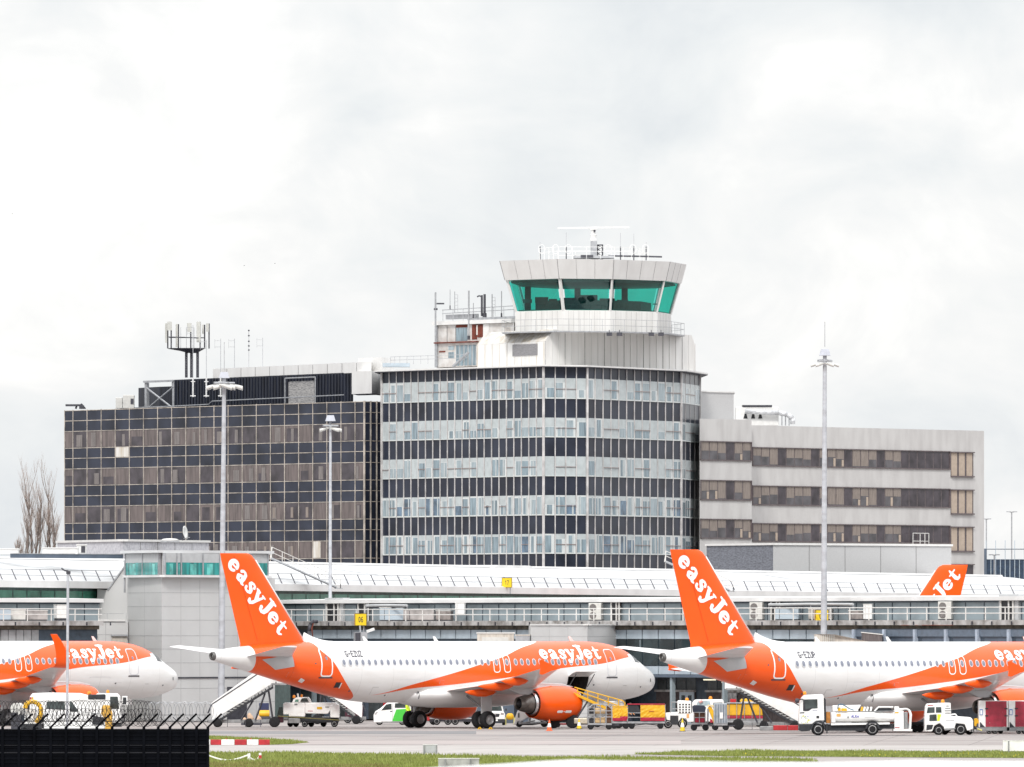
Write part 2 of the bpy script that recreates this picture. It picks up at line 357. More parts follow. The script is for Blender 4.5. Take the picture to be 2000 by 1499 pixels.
def airliner(label, loc, yaw, reg, sharklets=False, cargo_open=False, group='orange and white airliners on the apron'):
    t = thing('airliner', label, 'airliner', loc, yaw, group)
    # ---- fuselage
    st = [0,.02,.06,.12,.18,.28,.4,.55,.7,.95,1.2,1.5,1.8,2.1,2.4,2.7,3,3.5,4,4.5,5,5.6,6.2,7.15,8.0,8.95,10]+[10+1.0*k for k in range(1,15)]+[24+.5*k for k in range(1,27)]+[37.3,37.57]
    n = 80; rings = []
    for x in st:
        zt, zb, hw = f_zt(x), f_zb(x), f_hw(x); zc, b = (zt+zb)/2, (zt-zb)/2
        rings.append([(XG-x, hw*math.sin(2*math.pi*k/n), zc+b*math.cos(2*math.pi*k/n)) for k in range(n)])
    mb = MB(); ids = [[mb.pt(p) for p in r] for r in rings]; hole = []
    for i in range(len(ids)-1):
        for k in range(n):
            zm = (rings[i][k][2]+rings[i][(k+1)%n][2])/2
            if cargo_open and 7.1 < (st[i]+st[i+1])/2 < 8.97 and 1.98 < zm < 3.42 and rings[i][k][1] < 0:
                hole.append((i, k)); continue
            mb.face([ids[i][k], ids[i][(k+1)%n], ids[i+1][(k+1)%n], ids[i+1][k]])
    mb.face(ids[-1])
    fus = obj('fuselage', mb, M_FUS, t, True, auto=40)
    if cargo_open:
        zs = sorted({round(rings[i][k][2],4) for i, k in hole} | {round(rings[i][(k+1)%n][2],4) for i, k in hole}); z0, z1 = zs[0], zs[-1]
        h = MB(); X0, X1 = XG-7.15, XG-8.95
        out = [(z, skin(8, z, -.005).y) for z in np.linspace(z0, z1, 9)]
        for x in (X0, X1): h.poly([(x, y, z) for z, y in out]+[(x, .3, z1), (x, .3, z0)])
        h.poly([(X0,.3,z0),(X1,.3,z0),(X1,.3,z1),(X0,.3,z1)]); h.poly([(X0,.3,z0),(X1,.3,z0),(X1,out[0][1],z0),(X0,out[0][1],z0)]); h.poly([(X0,.3,z1),(X1,.3,z1),(X1,out[-1][1],z1),(X0,out[-1][1],z1)])
        obj('cargo_hold', h, M_HOL, fus)
        # the raised door, hinged along the top edge
        d = MB(); yt = out[-1][1]
        prof = [(0,0),(.45,.16),(.9,.20),(1.3,.12),(1.3,.05),(.9,.12),(.45,.07),(0,-.08)]
        d.extr([(X0, yt-.02-u*.97, z1+.06+v+u*.16) for u, v in prof], (X1-X0, 0, 0)); obj('cargo_door', d, M_WHP, fus, True, auto=40)
        for XX in (X0-.1, X1+.1): s = MB(); s.cyl((XX, yt+.05, z0+.8), (XX, yt-.75, z1+.16), .03); obj('door_strut', s, M_DGY, fus)
    else:
        obj('cargo_door', lay(stroke_sheet([outline(7.15, 8.95, 2.1, 3.35, .1, .018)], .04), lambda u, v: skin(u, v, .012)), M_WRM, fus)
    xs = [28.08-.533*k for k in range(24)]+[15.12, 14.22]+[13.45-.533*k for k in range(14)]
    for x in xs:
        w = obj('cabin_window', window_mesh(), [], fus); w.location = (XG-x, 0, 0)
    for x0, x1, z0, z1, w in ((29.0, 29.82, 3.55, 5.36, .045), (4.72, 5.5, 3.5, 5.3, .032)):
        o = MB(); o = lay(stroke_sheet([outline(x0, x1, z0, z1, .2, w)], .035), lambda u, v: skin(u, v, .014)); d = obj('passenger_door', o, M_LET if x0 > 20 else M_WRM, fus)
        s = MB(); g = [[s.pt(skin(lerp(x0-.1, x1+.1, i/6), zz, .02)) for i in range(7)] for zz in (z0-.14, z0-.05)]
        for i in range(6): s.face([g[0][i], g[0][i+1], g[1][i+1], g[1][i]])
        obj('door_sill', s, M_DGY, d)
        s = MB(); ids = [s.pt(skin((x0+x1)/2+.09*math.cos(k*.524), (z0+z1)/2+.28+.12*math.sin(k*.524), .022)) for k in range(12)]; s.face(ids); obj('door_window', s, M_WIN, d)
    for x in (15.12, 14.22):
        obj('emergency_exit', lay(stroke_sheet([outline(x-.26, x+.26, 3.78, 4.95, .2, .03)], .035), lambda u, v: skin(u, v, .014)), M_LET, fus)
    def patch(cs, fn, off, m=6):
        q = MB(); g = [[q.pt(fn(*(Vector(cs[0]).lerp(Vector(cs[1]), i/m).lerp(Vector(cs[3]).lerp(Vector(cs[2]), i/m), j/m)), off)) for i in range(m+1)] for j in range(m+1)]
        for j in range(m):
            for i in range(m): q.face([g[j][i], g[j][i+1], g[j+1][i+1], g[j+1][i]])
        return q
    for s in (-1, 1):
        fn = lambda u, v, o, s=s: skin(u, v, o, s)
        obj('cockpit_window', patch([(3.3,4.52),(2.78,4.48),(2.72,5.0),(3.2,4.98)], fn, .012), M_WRM, fus); obj('cockpit_window', patch([(2.66,4.46),(2.05,4.40),(2.2,4.78),(2.62,4.98)], fn, .012), M_CKP, fus)
        fn = lambda u, v, o, s=s: skin_top(u, v*s, o)
        obj('windscreen', patch([(1.62,.06),(1.78,.86),(2.22,.80),(2.1,.06)], fn, .015), M_CKP, fus)
    # small skin details: aft service hatch, static marks, wording
    s = patch([(28.5,2.78),(28.12,2.78),(28.12,3.14),(28.5,3.14)], lambda u, v, o: skin(u, v, o), .015); obj('service_hatch', s, M_BLK, fus)
    s = patch([(28.12,2.74),(28.04,2.74),(28.04,3.1),(28.12,3.1)], lambda u, v, o: skin(u, v, o), .02); obj('hatch_flap', s, M_WHP, fus)
    s = patch([(31.2,3.22),(30.85,3.1),(30.8,3.3),(31.15,3.44)], lambda u, v, o: skin(u, v, o), .015); obj('outflow_vent', s, M_WHP, fus)
    s = patch([(34.3,4.66),(32.05,5.02),(31.9,4.2),(33.2,3.98)], lambda u, v, o: skin(u, v, o), .012); obj('trim_plate', s, M_WGY, fus)
    s = patch([(1.2,3.1),(1.1,3.1),(1.1,3.32),(1.2,3.32)], lambda u, v, o: skin(u, v, o), .012); obj('probe', s, M_DGY, fus)
    k = .66; sx = 5.3/FATL
    obj('lettering', lay(FATW, lambda u, v: skin(11.2-u*sx, 4.66+v*k, .024)), M_LET, fus)
    sh, ln = thin_word(reg, .115); k = .36
    obj('registration', lay(sh, lambda u, v: skin(27.75-u*.295, 4.86+v*k, .014)), M_GRL, fus)
    obj('aft_cargo_door', lay(stroke_sheet([outline(21.6, 23.4, 2.15, 3.3, .1, .012)], .035), lambda u, v: skin(u, v, .01)), M_WRM, fus)
    for x0, z0, w, h in ((25.0,2.3,.5,.5),(19.6,3.0,.35,.25),(6.1,2.55,.6,.4),(3.6,2.35,.4,.5),(9.6,2.3,.5,.35),(31.8,3.5,.4,.3)): obj('access_panel', lay(stroke_sheet([outline(x0, x0+w, z0, z0+h, .05, .011)], .03), lambda u, v: skin(u, v, .01)), M_GRJ2, fus)
    for x0, z0 in ((27.2,2.55),(10.4,2.5),(6.6,2.9),(2.2,2.75),(24.2,2.25),(30.3,4.4),(29.4,4.9)):
        s = MB(); ids = [s.pt(skin(x0+.07*math.cos(k*.785), z0+.05*math.sin(k*.785), .012)) for k in range(8)]; s.face(ids); obj('stencil', s, M_GRL, fus)
    # roof aerials
    for x, c in ((24.6, M_WHP), (18.6, M_WHP), (6.9, M_WHP)):
        a = MB(); z = f_zt(x)-.03; a.extr([(XG-x, -.02, z), (XG-x-.34, -.02, z), (XG-x-.5, -.02, z+.36), (XG-x-.33, -.02, z+.36)], (0,.04,0)); obj('aerial', a, c, fus)
    # ---- APU exhaust
    a = MB(); ax = Vector((-1,0,.05)); o = Vector((XG-37.5, 0, 4.9)); a.lathe([(0,.31),(.22,.28),(.3,.2),(.2,.17),(-.1,.16)], o, ax, 20); a.mi = 1; a.lathe([(-.05,.161),(-.06,.01)], o, ax, 20); a.mi = 0
    a.lathe([(-.02,.29),(0,.31)], o, ax, 20)
    obj('exhaust_cone', a, [mat('apu_metal', (.16,.155,.15), .4, .6, var=.15), M_BLK], t, True)
    # ---- belly fairing
    b = MB(); rg = []
    for x, hz, hy in ((11.0,.05,.9),(11.6,.28,1.5),(12.6,.46,1.95),(14,.56,2.12),(17,.6,2.15),(19.4,.58,2.08),(20.8,.47,1.85),(21.7,.3,1.45),(22.1,.08,1.0)):
        zc = 2.35; lo = 1.98-hz; top = 3.1 if hy > 1.6 else 2.6
        rg.append([(XG-x, hy*math.sin(a)*(1 if math.cos(a) < 0 else .96), (zc+(top-zc)*math.cos(a)) if math.cos(a) > 0 else zc+(zc-lo)*math.cos(a)) for a in [2*math.pi*k/36 for k in range(36)]])
    b.loft(rg); bf = obj('belly_fairing', b, M_WHP, t, True)
    q = MB(); q.tube([(XG-21.55+.18*math.sin(k*.524)*.6, -1.52-.03*math.cos(k*.524), 2.22+.26*math.cos(k*.524)) for k in range(-2, 6)], .03, 5); obj('fairing_seal', q, M_DGY, bf)
    # ---- wings
    for s in (-1, 1):
        secs = [(1.0,12.0,7.4,2.46,.13),(1.97,12.6,6.8,2.55,.13),(6.4,15.1,4.5,2.95,.118),(11.8,18.55,2.9,3.5,.11),(17.0,21.75,1.5,4.08,.10)]
        w = MB(); w.loft([airfoil(xl, c, s*y, z, th) for y, xl, c, z, th in secs]); wing = obj('wing', w, M_WWH, t, True, auto=50)
        if sharklets:
            q = MB(); rg = []
            for k in range(9):
                a = k/8; ang = min(1, a*2.2)*R(78); yy = 17.0+.5*math.sin(ang)+max(0, a-.3)*.35; zz = 4.08+.5*(1-math.cos(ang))+max(0, a-.35)*2.9
                c = lerp(1.5, .55, a); r_ = airfoil(21.75+a*a*1.45, c, 0, 0, .09)
                rg.append([Vector((p.x, s*(yy-p.z*math.sin(ang)), zz+p.z*math.cos(ang))) for p in r_])
            q.loft(rg); obj('winglet', q, M_ORG, wing, True, auto=50)
        else:
            q = MB(); x0 = XG-21.75
            q.extr([(x0+.1, s*17.02, 4.08),(x0-.5, s*17.02, 4.28),(x0-1.5, s*17.02, 4.68),(x0-1.66, s*17.02, 4.62),(x0-1.55, s*17.02, 4.12),(x0-1.62, s*17.02, 3.72 if s < 0 else 4.0),(x0-1.4, s*17.02, 3.68 if s < 0 else 3.98),(x0-.7, s*17.02, 3.92)], (0, s*.07, 0)); obj('winglet', q, M_ORG, wing)
        for y, xl, c, z in ((4.7, 17.3, 2.7, 2.52), (8.3, 18.7, 3.0, 2.94), (11.7, 20.1, 2.3, 3.3)):
            q = MB(); q.loft([[Vector((XG-xl-c*u, s*y+.18*r*math.sin(a), z-.05+.27*r*math.cos(a)-.25*u*(1-u))) for a in [2*math.pi*k/12 for k in range(12)]] for u, r in ((0,.08),(.12,.6),(.35,1),(.6,.95),(.85,.55),(1,.08))]); obj('flap_fairing', q, M_ORG, wing, True)
        # ---- engine
        yo = s*5.75; zc = 1.68; q = MB(); o = Vector((XG, yo, zc)); ax = Vector((-1,0,0)); X = 11.45
        q.lathe([(X+.12,1.01),(X+.5,1.12),(X+1.2,1.185),(X+2.2,1.18),(X+3.0,1.10),(X+3.65,.97),(X+3.65,.94),(X+3.0,.96)], o, ax, 40); eng = obj('engine', q, M_ORG, t, True, auto=50)
        q = MB(); q.lathe([(X+.5,.83),(X+.15,.86),(X,.93),(X+.04,.99),(X+.12,1.012)], o, ax, 40); obj('intake_lip', q, M_LIP, eng, True)
        q = MB(); q.lathe([(X+.5,.83),(X+1.0,.86)], o, ax, 32); q.lathe([(X+.95,.86),(X+.9,.3),(X+.55,.05),(X+.53,.005)], o, ax, 32); obj('fan', q, M_DGY, eng, True)
        q = MB(); q.lathe([(X+3.0,.95),(X+3.1,.7)], o, ax, 32); obj('bypass_duct', q, M_BLK, eng, True)
        q = MB(); q.lathe([(X+3.0,.84),(X+3.7,.81),(X+3.85,.75)], o, ax, 32); obj('bypass_nozzle', q, M_LIP, eng, True)
        q = MB(); q.lathe([(X+3.6,.72),(X+4.35,.57),(X+4.85,.44),(X+4.85,.41),(X+4.3,.42)], o, ax, 32); q.mi = 1; q.lathe([(X+4.3,.3),(X+4.75,.2),(X+4.95,.08),(X+5.0,.01)], o, ax, 20); obj('exhaust_nozzle', q, [M_NOZ, M_BLK], eng, True)
        q = MB(); q.extr([(XG-11.6, yo-.14, zc+1.12),(XG-12.6, yo-.16, zc+1.34),(XG-14.9, yo-.16, zc+1.42),(XG-17.6, yo-.1, zc+1.15),(XG-16.2, yo-.12, zc+.62),(XG-14.2, yo-.16, zc+.5),(XG-13.0, yo-.16, zc+.98)], (0,.3,0)); obj('pylon', q, M_WGY, eng, bevel=.04)
        q = MB(); q.extr([(XG-12.9, yo-.18, zc+1.1),(XG-13.6, yo-.2, zc+1.2),(XG-14.6, yo-.1, zc+1.05),(XG-13.9, yo-.2, zc+.86)], (0,.4,0)); obj('pylon_fairing', q, M_ORG, eng, bevel=.05)
        if s < 0:
            q = lay(stroke_sheet([[(0,0,.12),(.55,0,.12)],[(.82,0,.05),(.9,0,.05)],[(1.12,0,.12),(1.75,0,.12)]], .05), lambda u, v: Vector((XG-X-2.25+u*.62, yo-math.sqrt(max(0, 1.2**2-(-.55+v*.7)**2))-.004, zc-.55+v*.7))); obj('engine_wording', q, M_LET, eng)
        # ---- main gear
        g = MB(); yg = s*3.8; g.cyl((0, yg, .55), (0, yg*.98, 2.6), .12, .15, 12); g.cyl((0, yg-.55, .58), (0, yg+.55, .58), .08, n=10); g.cyl((0, yg, 1.3), (-.1, yg*.55, 2.2), .07); g.cyl((.05, yg, .7), (.55, yg, 1.35), .05); g.cyl((.55, yg, 1.35), (.05, yg, 1.7), .05)
        gear = obj('main_gear', g, M_HUB, t, True, auto=40)
        d = MB(); d.box(-.42 if s < 0 else -.1, .48 if s < 0 else .12, yg*1.0+s*.24, yg*1.0+s*.30, 1.0, 2.75); obj('gear_door', d, M_WGY, gear)
        for dy in (-.45, .45):
            w = obj('wheel', SH.setdefault('mw', None) or SH.__setitem__('mw', wheel_mesh(.59, .44)) or SH['mw'], [], gear); w.location = (0, yg+dy, .59)
        # ---- tailplane
        q = MB(); q.loft([airfoil(31.3+a*4.0, lerp(4.0, 1.35, a), s*lerp(.35, 6.22, a), lerp(4.82, 5.52, a), .085) for a in (0, .35, .7, 1)]); obj('tailplane', q, M_WWH, t, True, auto=50)
    # ---- nose gear
    g = MB(); xn = XG-5.07; g.cyl((xn, 0, .4), (xn+.05, 0, 2.1), .08, .1, 10); g.cyl((xn, -.3, .39), (xn, .3, .39), .05); g.cyl((xn, 0, .8), (xn+.8, 0, 1.9), .05); ng = obj('nose_gear', g, M_HUB, t, True, auto=40)
    for y in (-.26, .26):
        w = obj('wheel', SH.setdefault('nw', None) or SH.__setitem__('nw', wheel_mesh(.38, .22)) or SH['nw'], [], ng); w.location = (xn, y, .38)
    for y in (-.36, .36):
        d = MB(); d.box(xn-.2, xn+.9, y-.02, y+.02, 1.35, 2.0); obj('gear_door', d, M_WHP, ng)
    # ---- fin
    q = MB(); rg = []
    for z, le, te in ((5.0, 29.6, 35.4), (5.75, 29.95, 35.35), (7.5, 31.25, 35.85), (9.5, 32.75, 36.42), (11.3, 34.1, 36.93), (11.62, 34.4, 37.0), (11.76, 34.75, 37.03)):
        c = te-le; rg.append([Vector((p.x, p.z*(1 if z < 11.7 else .5), z)) for p in airfoil(le, c, 0, 0, .095)])
    for r in rg:                                        # remove camber: symmetric section
        for p in r: u = (XG-p.x)
    q.loft([[Vector((p.x, p.y-.02*(max(pp.x for pp in r)-min(pp.x for pp in r))*4*((max(pp.x for pp in r)-p.x)/(max(pp.x for pp in r)-min(pp.x for pp in r)))*(1-(max(pp.x for pp in r)-p.x)/(max(pp.x for pp in r)-min(pp.x for pp in r))), p.z)) for p in r] for r in rg])
    fin = obj('fin', q, M_ORG, t, True, auto=50)
    q = MB(); rg = []
    for u in np.linspace(0, 1, 9):
        x = lerp(27.6, 30.0, u); z0 = f_zt(x)-.1; z1 = f_zt(x)+.02+.62*u**2.0; w = lerp(.1, .27, u)
        rg.append([(XG-x, -w, z0), (XG-x, -w*.75, lerp(z0, z1, .6)), (XG-x, -w*.3, lerp(z0, z1, .93)), (XG-x, 0, z1), (XG-x, w*.3, lerp(z0, z1, .93)), (XG-x, w*.75, lerp(z0, z1, .6)), (XG-x, w, z0)])
    q.loft(rg, False); obj('dorsal_fillet', q, M_WHP, fin, True)
    q = MB()                                           # leading edge strip
    for z, le in ((6.2, 30.28), (7.5, 31.25), (9.5, 32.75), (11.3, 34.1)): pass
    q.cyl((XG-30.2, 0, 6.12), (XG-34.08, 0, 11.3), .07, .05, 8); obj('leading_edge', q, M_WHP, fin, True)
    dv = Vector((-1.0, 0, 0)); A = Vector((36.3, 11.25)); B = Vector((31.85, 6.35)); d = (B-A).normalized(); up = Vector((-d.y, d.x))   # in (xl, z)
    if up.x > 0: up = -up
    kk = 6.5/FATL; vy = .86
    def th_at(xl, z):
        le = lerp(29.95, 34.1, (z-5.75)/(11.3-5.75)); te = lerp(35.35, 36.93, (z-5.75)/(11.3-5.75)); c = te-le; x = min(.999, max(.001, (xl-le)/c))
        return 5*.095*c*(.2969*math.sqrt(x)-.126*x-.3516*x*x+.2843*x**3-.1036*x**4)
    def on_fin(u, v, s):
        p = (A+d*(u*kk)+up*((v-.45)*vy)) if s < 0 else (B-d*(u*kk)+up*((v-.45)*vy))
        return Vector((XG-p.x, s*(th_at(p.x, p.y)+.018), p.y))
    for s in (-1, 1): obj('lettering', lay(FATW, lambda u, v, s=s: on_fin(u, v, s)), M_LET, fin)
    q = MB(); q.tube([Vector((XG-lerp(34.0, 35.95, k/12), -(th_at(lerp(34.0, 35.95, k/12), lerp(5.9, 11.6, k/12))+.004), lerp(5.9, 11.6, k/12))) for k in range(13)], .012, 5); obj('rudder_joint', q, mat('orange_shadow_gap', (.5,.05,.003), .5), fin)
    return t

YAW = R(38.2)
S2 = F/743
airliner('orange and white airliner with G-EZUZ on its side and its cargo door raised', XY(877, 746), YAW, 'G-EZUZ', cargo_open=True)
airliner('nearest orange and white airliner marked G-EZUP, its nose cut off by the picture edge', XY(1762, 713), YAW, 'G-EZUP')
airliner('orange and white airliner with a tall upright winglet, behind the black fence', XY(-55, 769), YAW, 'G-EZWN', sharklets=True)
airliner('airliner behind the pier with only its orange tail fin showing above the roof', XY(1479, 871), R(180-33), 'G-EZTH')
# ================================================================ ground
def ground_mat():
    m = bpy.data.materials.new('apron_concrete'); m.use_nodes = True; nt = m.node_tree; N = nt.nodes; L = nt.links; b = N['Principled BSDF']; b.inputs['Roughness'].default_value = .9; b.inputs['Specular IOR Level'].default_value = .15
    tc = N.new('ShaderNodeTexCoord')
    def noise(sc, st, det=5):
        mp = N.new('ShaderNodeMapping'); mp.inputs['Scale'].default_value = st; L.new(tc.outputs['Object'], mp.inputs[0]); n = N.new('ShaderNodeTexNoise'); n.inputs['Scale'].default_value = sc; n.inputs['Detail'].default_value = det; L.new(mp.outputs[0], n.inputs[0]); return n.outputs['Fac']
    def ramp(src, c0, c1, p0=.35, p1=.65):
        r = N.new('ShaderNodeValToRGB'); e = r.color_ramp.elements; e[0].position = p0; e[0].color = (*c0, 1); e[1].position = p1; e[1].color = (*c1, 1); L.new(src, r.inputs[0]); return r.outputs[0]
    base = ramp(noise(.06, (.6,1,1)), (.315,.286,.276), (.375,.345,.33))
    stain = ramp(noise(.35, (.25,1,1), 8), (.6,.58,.59), (1,1,1), .36, .5)
    # slab bays of about 6 m, each a slightly different tone, with dark joints
    br = N.new('ShaderNodeTexBrick'); br.offset = 0; br.inputs['Color1'].default_value = (.9,.89,.9,1); br.inputs['Color2'].default_value = (1,1,1,1); br.inputs['Mortar'].default_value = (.62,.61,.62,1)
    br.inputs['Scale'].default_value = 1; br.inputs['Mortar Size'].default_value = .05; br.inputs['Brick Width'].default_value = 6; br.inputs['Row Height'].default_value = 6
    mp = N.new('ShaderNodeMapping'); mp.inputs['Rotation'].default_value = (0,0,R(4)); L.new(tc.outputs['Object'], mp.inputs[0]); L.new(mp.outputs[0], br.inputs[0])
    def mul(a, c, f=1.0):
        x = N.new('ShaderNodeMix'); x.data_type = 'RGBA'; x.blend_type = 'MULTIPLY'; x.inputs[0].default_value = f; L.new(a, x.inputs[6]); L.new(c, x.inputs[7]); return x.outputs[2]
    L.new(mul(mul(base, stain), br.outputs[0], .8), b.inputs['Base Color']); return m
def sheet(name, pts, z, m, kind='structure'):
    mb = MB(); mb.poly([(p[0], p[1], z) for p in pts]); o = obj(name, mb, m); tag(o, kind=kind); return o
sheet('apron', [(-5000,-100),(5000,-100),(5000,9000),(-5000,9000)], 0, ground_mat())
g_ = lambda x, y: G(x, y)
# taxiway strips in front, each a sheet a few millimetres above the last
M_RD1 = mat('pale_concrete_road', (.41,.385,.37), .9, spec=.1, var=.1, scale=.25); M_ASP = mat('worn_asphalt', (.23,.225,.23), .9, spec=.15, var=.2, scale=.3, stretch=(.25,1,1)); M_WLN = mat('worn_white_paint', (.52,.51,.5), .8, var=.2, scale=1.5); M_PNKC = mat('pinkish_concrete', (.39,.345,.335), .9, spec=.1, var=.1, scale=.2, stretch=(.2,1,1))
def strip(name, y0, y1, z, m, x0=-400, x1=2400): return sheet(name, [g_(x0, y1), g_(x1, y1), g_(x1, y0), g_(x0, y0)], z, m)
strip('taxiway', 1428.5, 1434.5, .004, M_ASP, -400, 930); strip('service_road', 1447, 1454, .004, M_PNKC, 380, 1330); strip('perimeter_road', 1456.5, 1475, .004, M_RD1)
strip('taxiway_marking', 1437.2, 1437.9, .004, M_ASP)
def grass_patch(name, poly, n, h, seed, m, z=.0):
    """short blades scattered over a ground polygon, denser towards the viewer's edge"""
    rg = np.random.default_rng(seed); P2 = np.array([(p[0], p[1]) for p in poly]); lo, hi = P2.min(0), P2.max(0); pts = []
    while len(pts) < n:
        q = lo+rg.random((n, 2))*(hi-lo); ins = np.zeros(n, bool); j = len(P2)-1
        for i in range(len(P2)):
            xi, yi = P2[i]; xj, yj = P2[j]; c = ((yi > q[:,1]) != (yj > q[:,1])) & (q[:,0] < (xj-xi)*(q[:,1]-yi)/(yj-yi+1e-12)+xi); ins ^= c; j = i
        pts += list(q[ins])
    q = np.array(pts[:n]); a = rg.random(n)*6.283; hh = h*(.35+.9*rg.random(n))*(.65+.7*(np.sin(q[:,0]*.9)*np.sin(q[:,1]*.37+q[:,0]*.21)*.5+.5)); w = .018+.02*rg.random(n); le = (rg.random((n, 2))-.5)*hh[:,None]*.9
    v = np.zeros((n, 3, 3)); v[:,0,:2] = q-np.stack([np.cos(a), np.sin(a)], 1)*w[:,None]; v[:,1,:2] = q+np.stack([np.cos(a), np.sin(a)], 1)*w[:,None]; v[:,2,:2] = q+le; v[:,2,2] = hh; v[:,:2,2] = z
    me = bpy.data.meshes.new(name); me.vertices.add(n*3); me.vertices.foreach_set('co', v.reshape(-1)); me.loops.add(n*3); me.loops.foreach_set('vertex_index', np.arange(n*3, dtype=np.int32)); me.polygons.add(n); me.polygons.foreach_set('loop_start', np.arange(0, n*3, 3, dtype=np.int32)); me.polygons.foreach_set('loop_total', np.full(n, 3, np.int32)); me.materials.append(m); me.update(); me.validate()
    o = bpy.data.objects.new(name, me); C.objects.link(o); return tag(o, kind='stuff')
M_GRS = mat('grass_blade', (.235,.265,.075), .7, spec=.2, var=.35, scale=.9, dirt=(.15,.185,.035)); M_SOIL = mat('grass_soil', (.125,.155,.03), .95, spec=.05, var=.3, scale=.8, dirt=(.13,.11,.05)); M_DAN = mat('dandelion_yellow', (.75,.6,.01), .7)
M_GRS2 = mat('dry_grass_blade', (.24,.22,.08), .8, spec=.1, var=.3, scale=.7)
gr1 = [g_(-300,1512), g_(1060,1512), g_(1040,1490), g_(1200,1487), g_(1430,1490), g_(1600,1488.5), g_(1560,1482.5), g_(1250,1480), g_(1000,1478.5), g_(820,1474.5), g_(560,1470.5), g_(-300,1469)]
gr2 = [g_(1232,1474), g_(1420,1477.5), g_(2300,1483), g_(2300,1470), g_(1700,1469), g_(1480,1467.5), g_(1330,1470)]
gr3 = [g_(330,1454.5), g_(520,1455.5), g_(570,1454), g_(605,1450.5), g_(540,1445.5), g_(410,1439), g_(330,1438)]
for k, (pl, n, h) in enumerate(((gr1, 60000, .15), (gr2, 34000, .13), (gr3, 12000, .13))):
    sheet('verge', pl, .008, M_SOIL); grass_patch('grass', pl, n, h, 20+k, M_GRS, .008)
grass_patch('dry_grass', [g_(380,1512), g_(760,1512), g_(760,1497), g_(380,1492)], 9000, .17, 41, M_GRS2, .008)
d = grass_patch('dandelion_flower', [g_(1420,1477), g_(2050,1481), g_(2050,1474), g_(1480,1471)], 260, .12, 31, M_DAN, .06)
# ================================================================ office buildings and tower behind the pier
class Face:
    """a vertical facade from pixel column xa (depth Ya) to xb (depth Yb); u in metres along it, o outwards"""
    def __init__(s, xa, Ya, xb, Yb):
        s.A = XY(xa, Ya); s.B = XY(xb, Yb); s.d = (s.B-s.A); s.L = s.d.length; s.d.normalize(); s.n = Vector((s.d.y, -s.d.x, 0))
        if s.n.y > 0: s.n = -s.n
        s.Y = (Ya+Yb)/2
    def p(s, u, z, o=0): q = s.A+s.d*u+s.n*o; return Vector((q.x, q.y, z))
    def u(s, x):                            # pixel column -> metres along the face
        k = (x-1000)/F; return (s.A.x-k*s.A.y)/(k*s.d.y-s.d.x)
    def z(s, x, y): return ZY(y, s.p(s.u(x), 0).y)
    def box(s, mb, u0, u1, z0, z1, o0, o1):
        i = [mb.pt(s.p(*q)) for q in ((u0,z0,o1),(u1,z0,o1),(u1,z0,o0),(u0,z0,o0),(u0,z1,o1),(u1,z1,o1),(u1,z1,o0),(u0,z1,o0))]
        for q in ((3,2,1,0),(4,5,6,7),(0,1,5,4),(1,2,6,5),(2,3,7,6),(3,0,4,7)): mb.face([i[k] for k in q])
    def rect(s, mb, u0, u1, z0, z1, o): mb.poly([s.p(u0,z0,o), s.p(u1,z0,o), s.p(u1,z1,o), s.p(u0,z1,o)])
def base(name, label, cat, p):
    t = thing(name, label, cat, p); M = Matrix.Translation(-Vector(p)); return t, (lambda: MB(M))

M_SPN = mat('dark_spandrel_glass', (.030,.036,.055), .28, spec=.22, var=.3, scale=.35)
M_SPL = mat('dark_panel_glass', (.028,.034,.054), .22, spec=.25, var=.35, scale=.3)
M_MUL = mat('aluminium_mullion', (.60,.58,.575), .5, .1, var=.2, scale=1.2)
M_BGE = mat('beige_mullion', (.50,.45,.40), .55, .1, var=.3, scale=1.2)
M_BLW = mat('white_blind', (.46,.505,.515), .5, spec=.4, var=.08, scale=2, coat=.3)
M_GLP = mat('pale_office_glass', (.33,.40,.435), .16, spec=.6, var=.2, scale=1.3, stretch=(5,5,.5))
M_GLM = mat('grey_office_glass', (.24,.315,.36), .13, spec=.6, var=.3, scale=1.1, stretch=(5,5,.5))
M_GLD = mat('dark_reflection_glass', (.13,.20,.28), .1, spec=.6, var=.45, scale=.8)  # dark reflections in the tower's lower window rows, put into the glass colour
M_REV = mat('white_window_frame', (.60,.63,.63), .5, var=.05)
M_PNK = mat('bronze_transom', (.33,.26,.25), .5, .2, var=.1)
M_BRN = mat('tinted_brown_glass', (.14,.112,.108), .15, spec=.5, var=.3, scale=.8, stretch=(4,4,.6))
M_BRD = mat('tinted_dark_glass', (.065,.055,.065), .14, spec=.4, var=.35, scale=.9)
M_BGB = mat('beige_blind', (.245,.205,.18), .6, var=.2, scale=2, stretch=(6,6,.5), coat=.2)
M_CLD = mat('white_cladding', (.74,.735,.72), .5, var=.06, scale=.5, stretch=(3,3,.4), dirt=(.66,.65,.63))
M_CLS = mat('stained_cladding', (.64,.63,.61), .5, var=.2, scale=.7, stretch=(3,3,.5), dirt=(.50,.44,.35))
M_FSC = mat('white_fascia', (.70,.695,.685), .5, var=.05, scale=.5, stretch=(2,2,.6), dirt=(.64,.63,.62))
M_GRJ = mat('pale_joint', (.46,.455,.45), .6, var=.1)
M_JNT = mat('panel_joint', (.22,.215,.22), .7, var=.1)
M_CON = mat('streaked_concrete', (.535,.528,.522), .85, spec=.2, var=.08, scale=.8, stretch=(1.3,1.3,.4), dirt=(.475,.465,.46), bump=.1)
M_BRK = mat('grey_brick', (.50,.50,.505), .9, spec=.2, var=.07, scale=9, stretch=(1,1,3), bump=.3)
M_PEB = mat('pebble_dash', (.54,.54,.57), .95, spec=.2, var=.2, scale=4.5, bump=.4, dirt=(.42,.42,.46))
M_GRN = bpy.data.materials.new('green_tinted_glass'); M_GRN.use_nodes = True
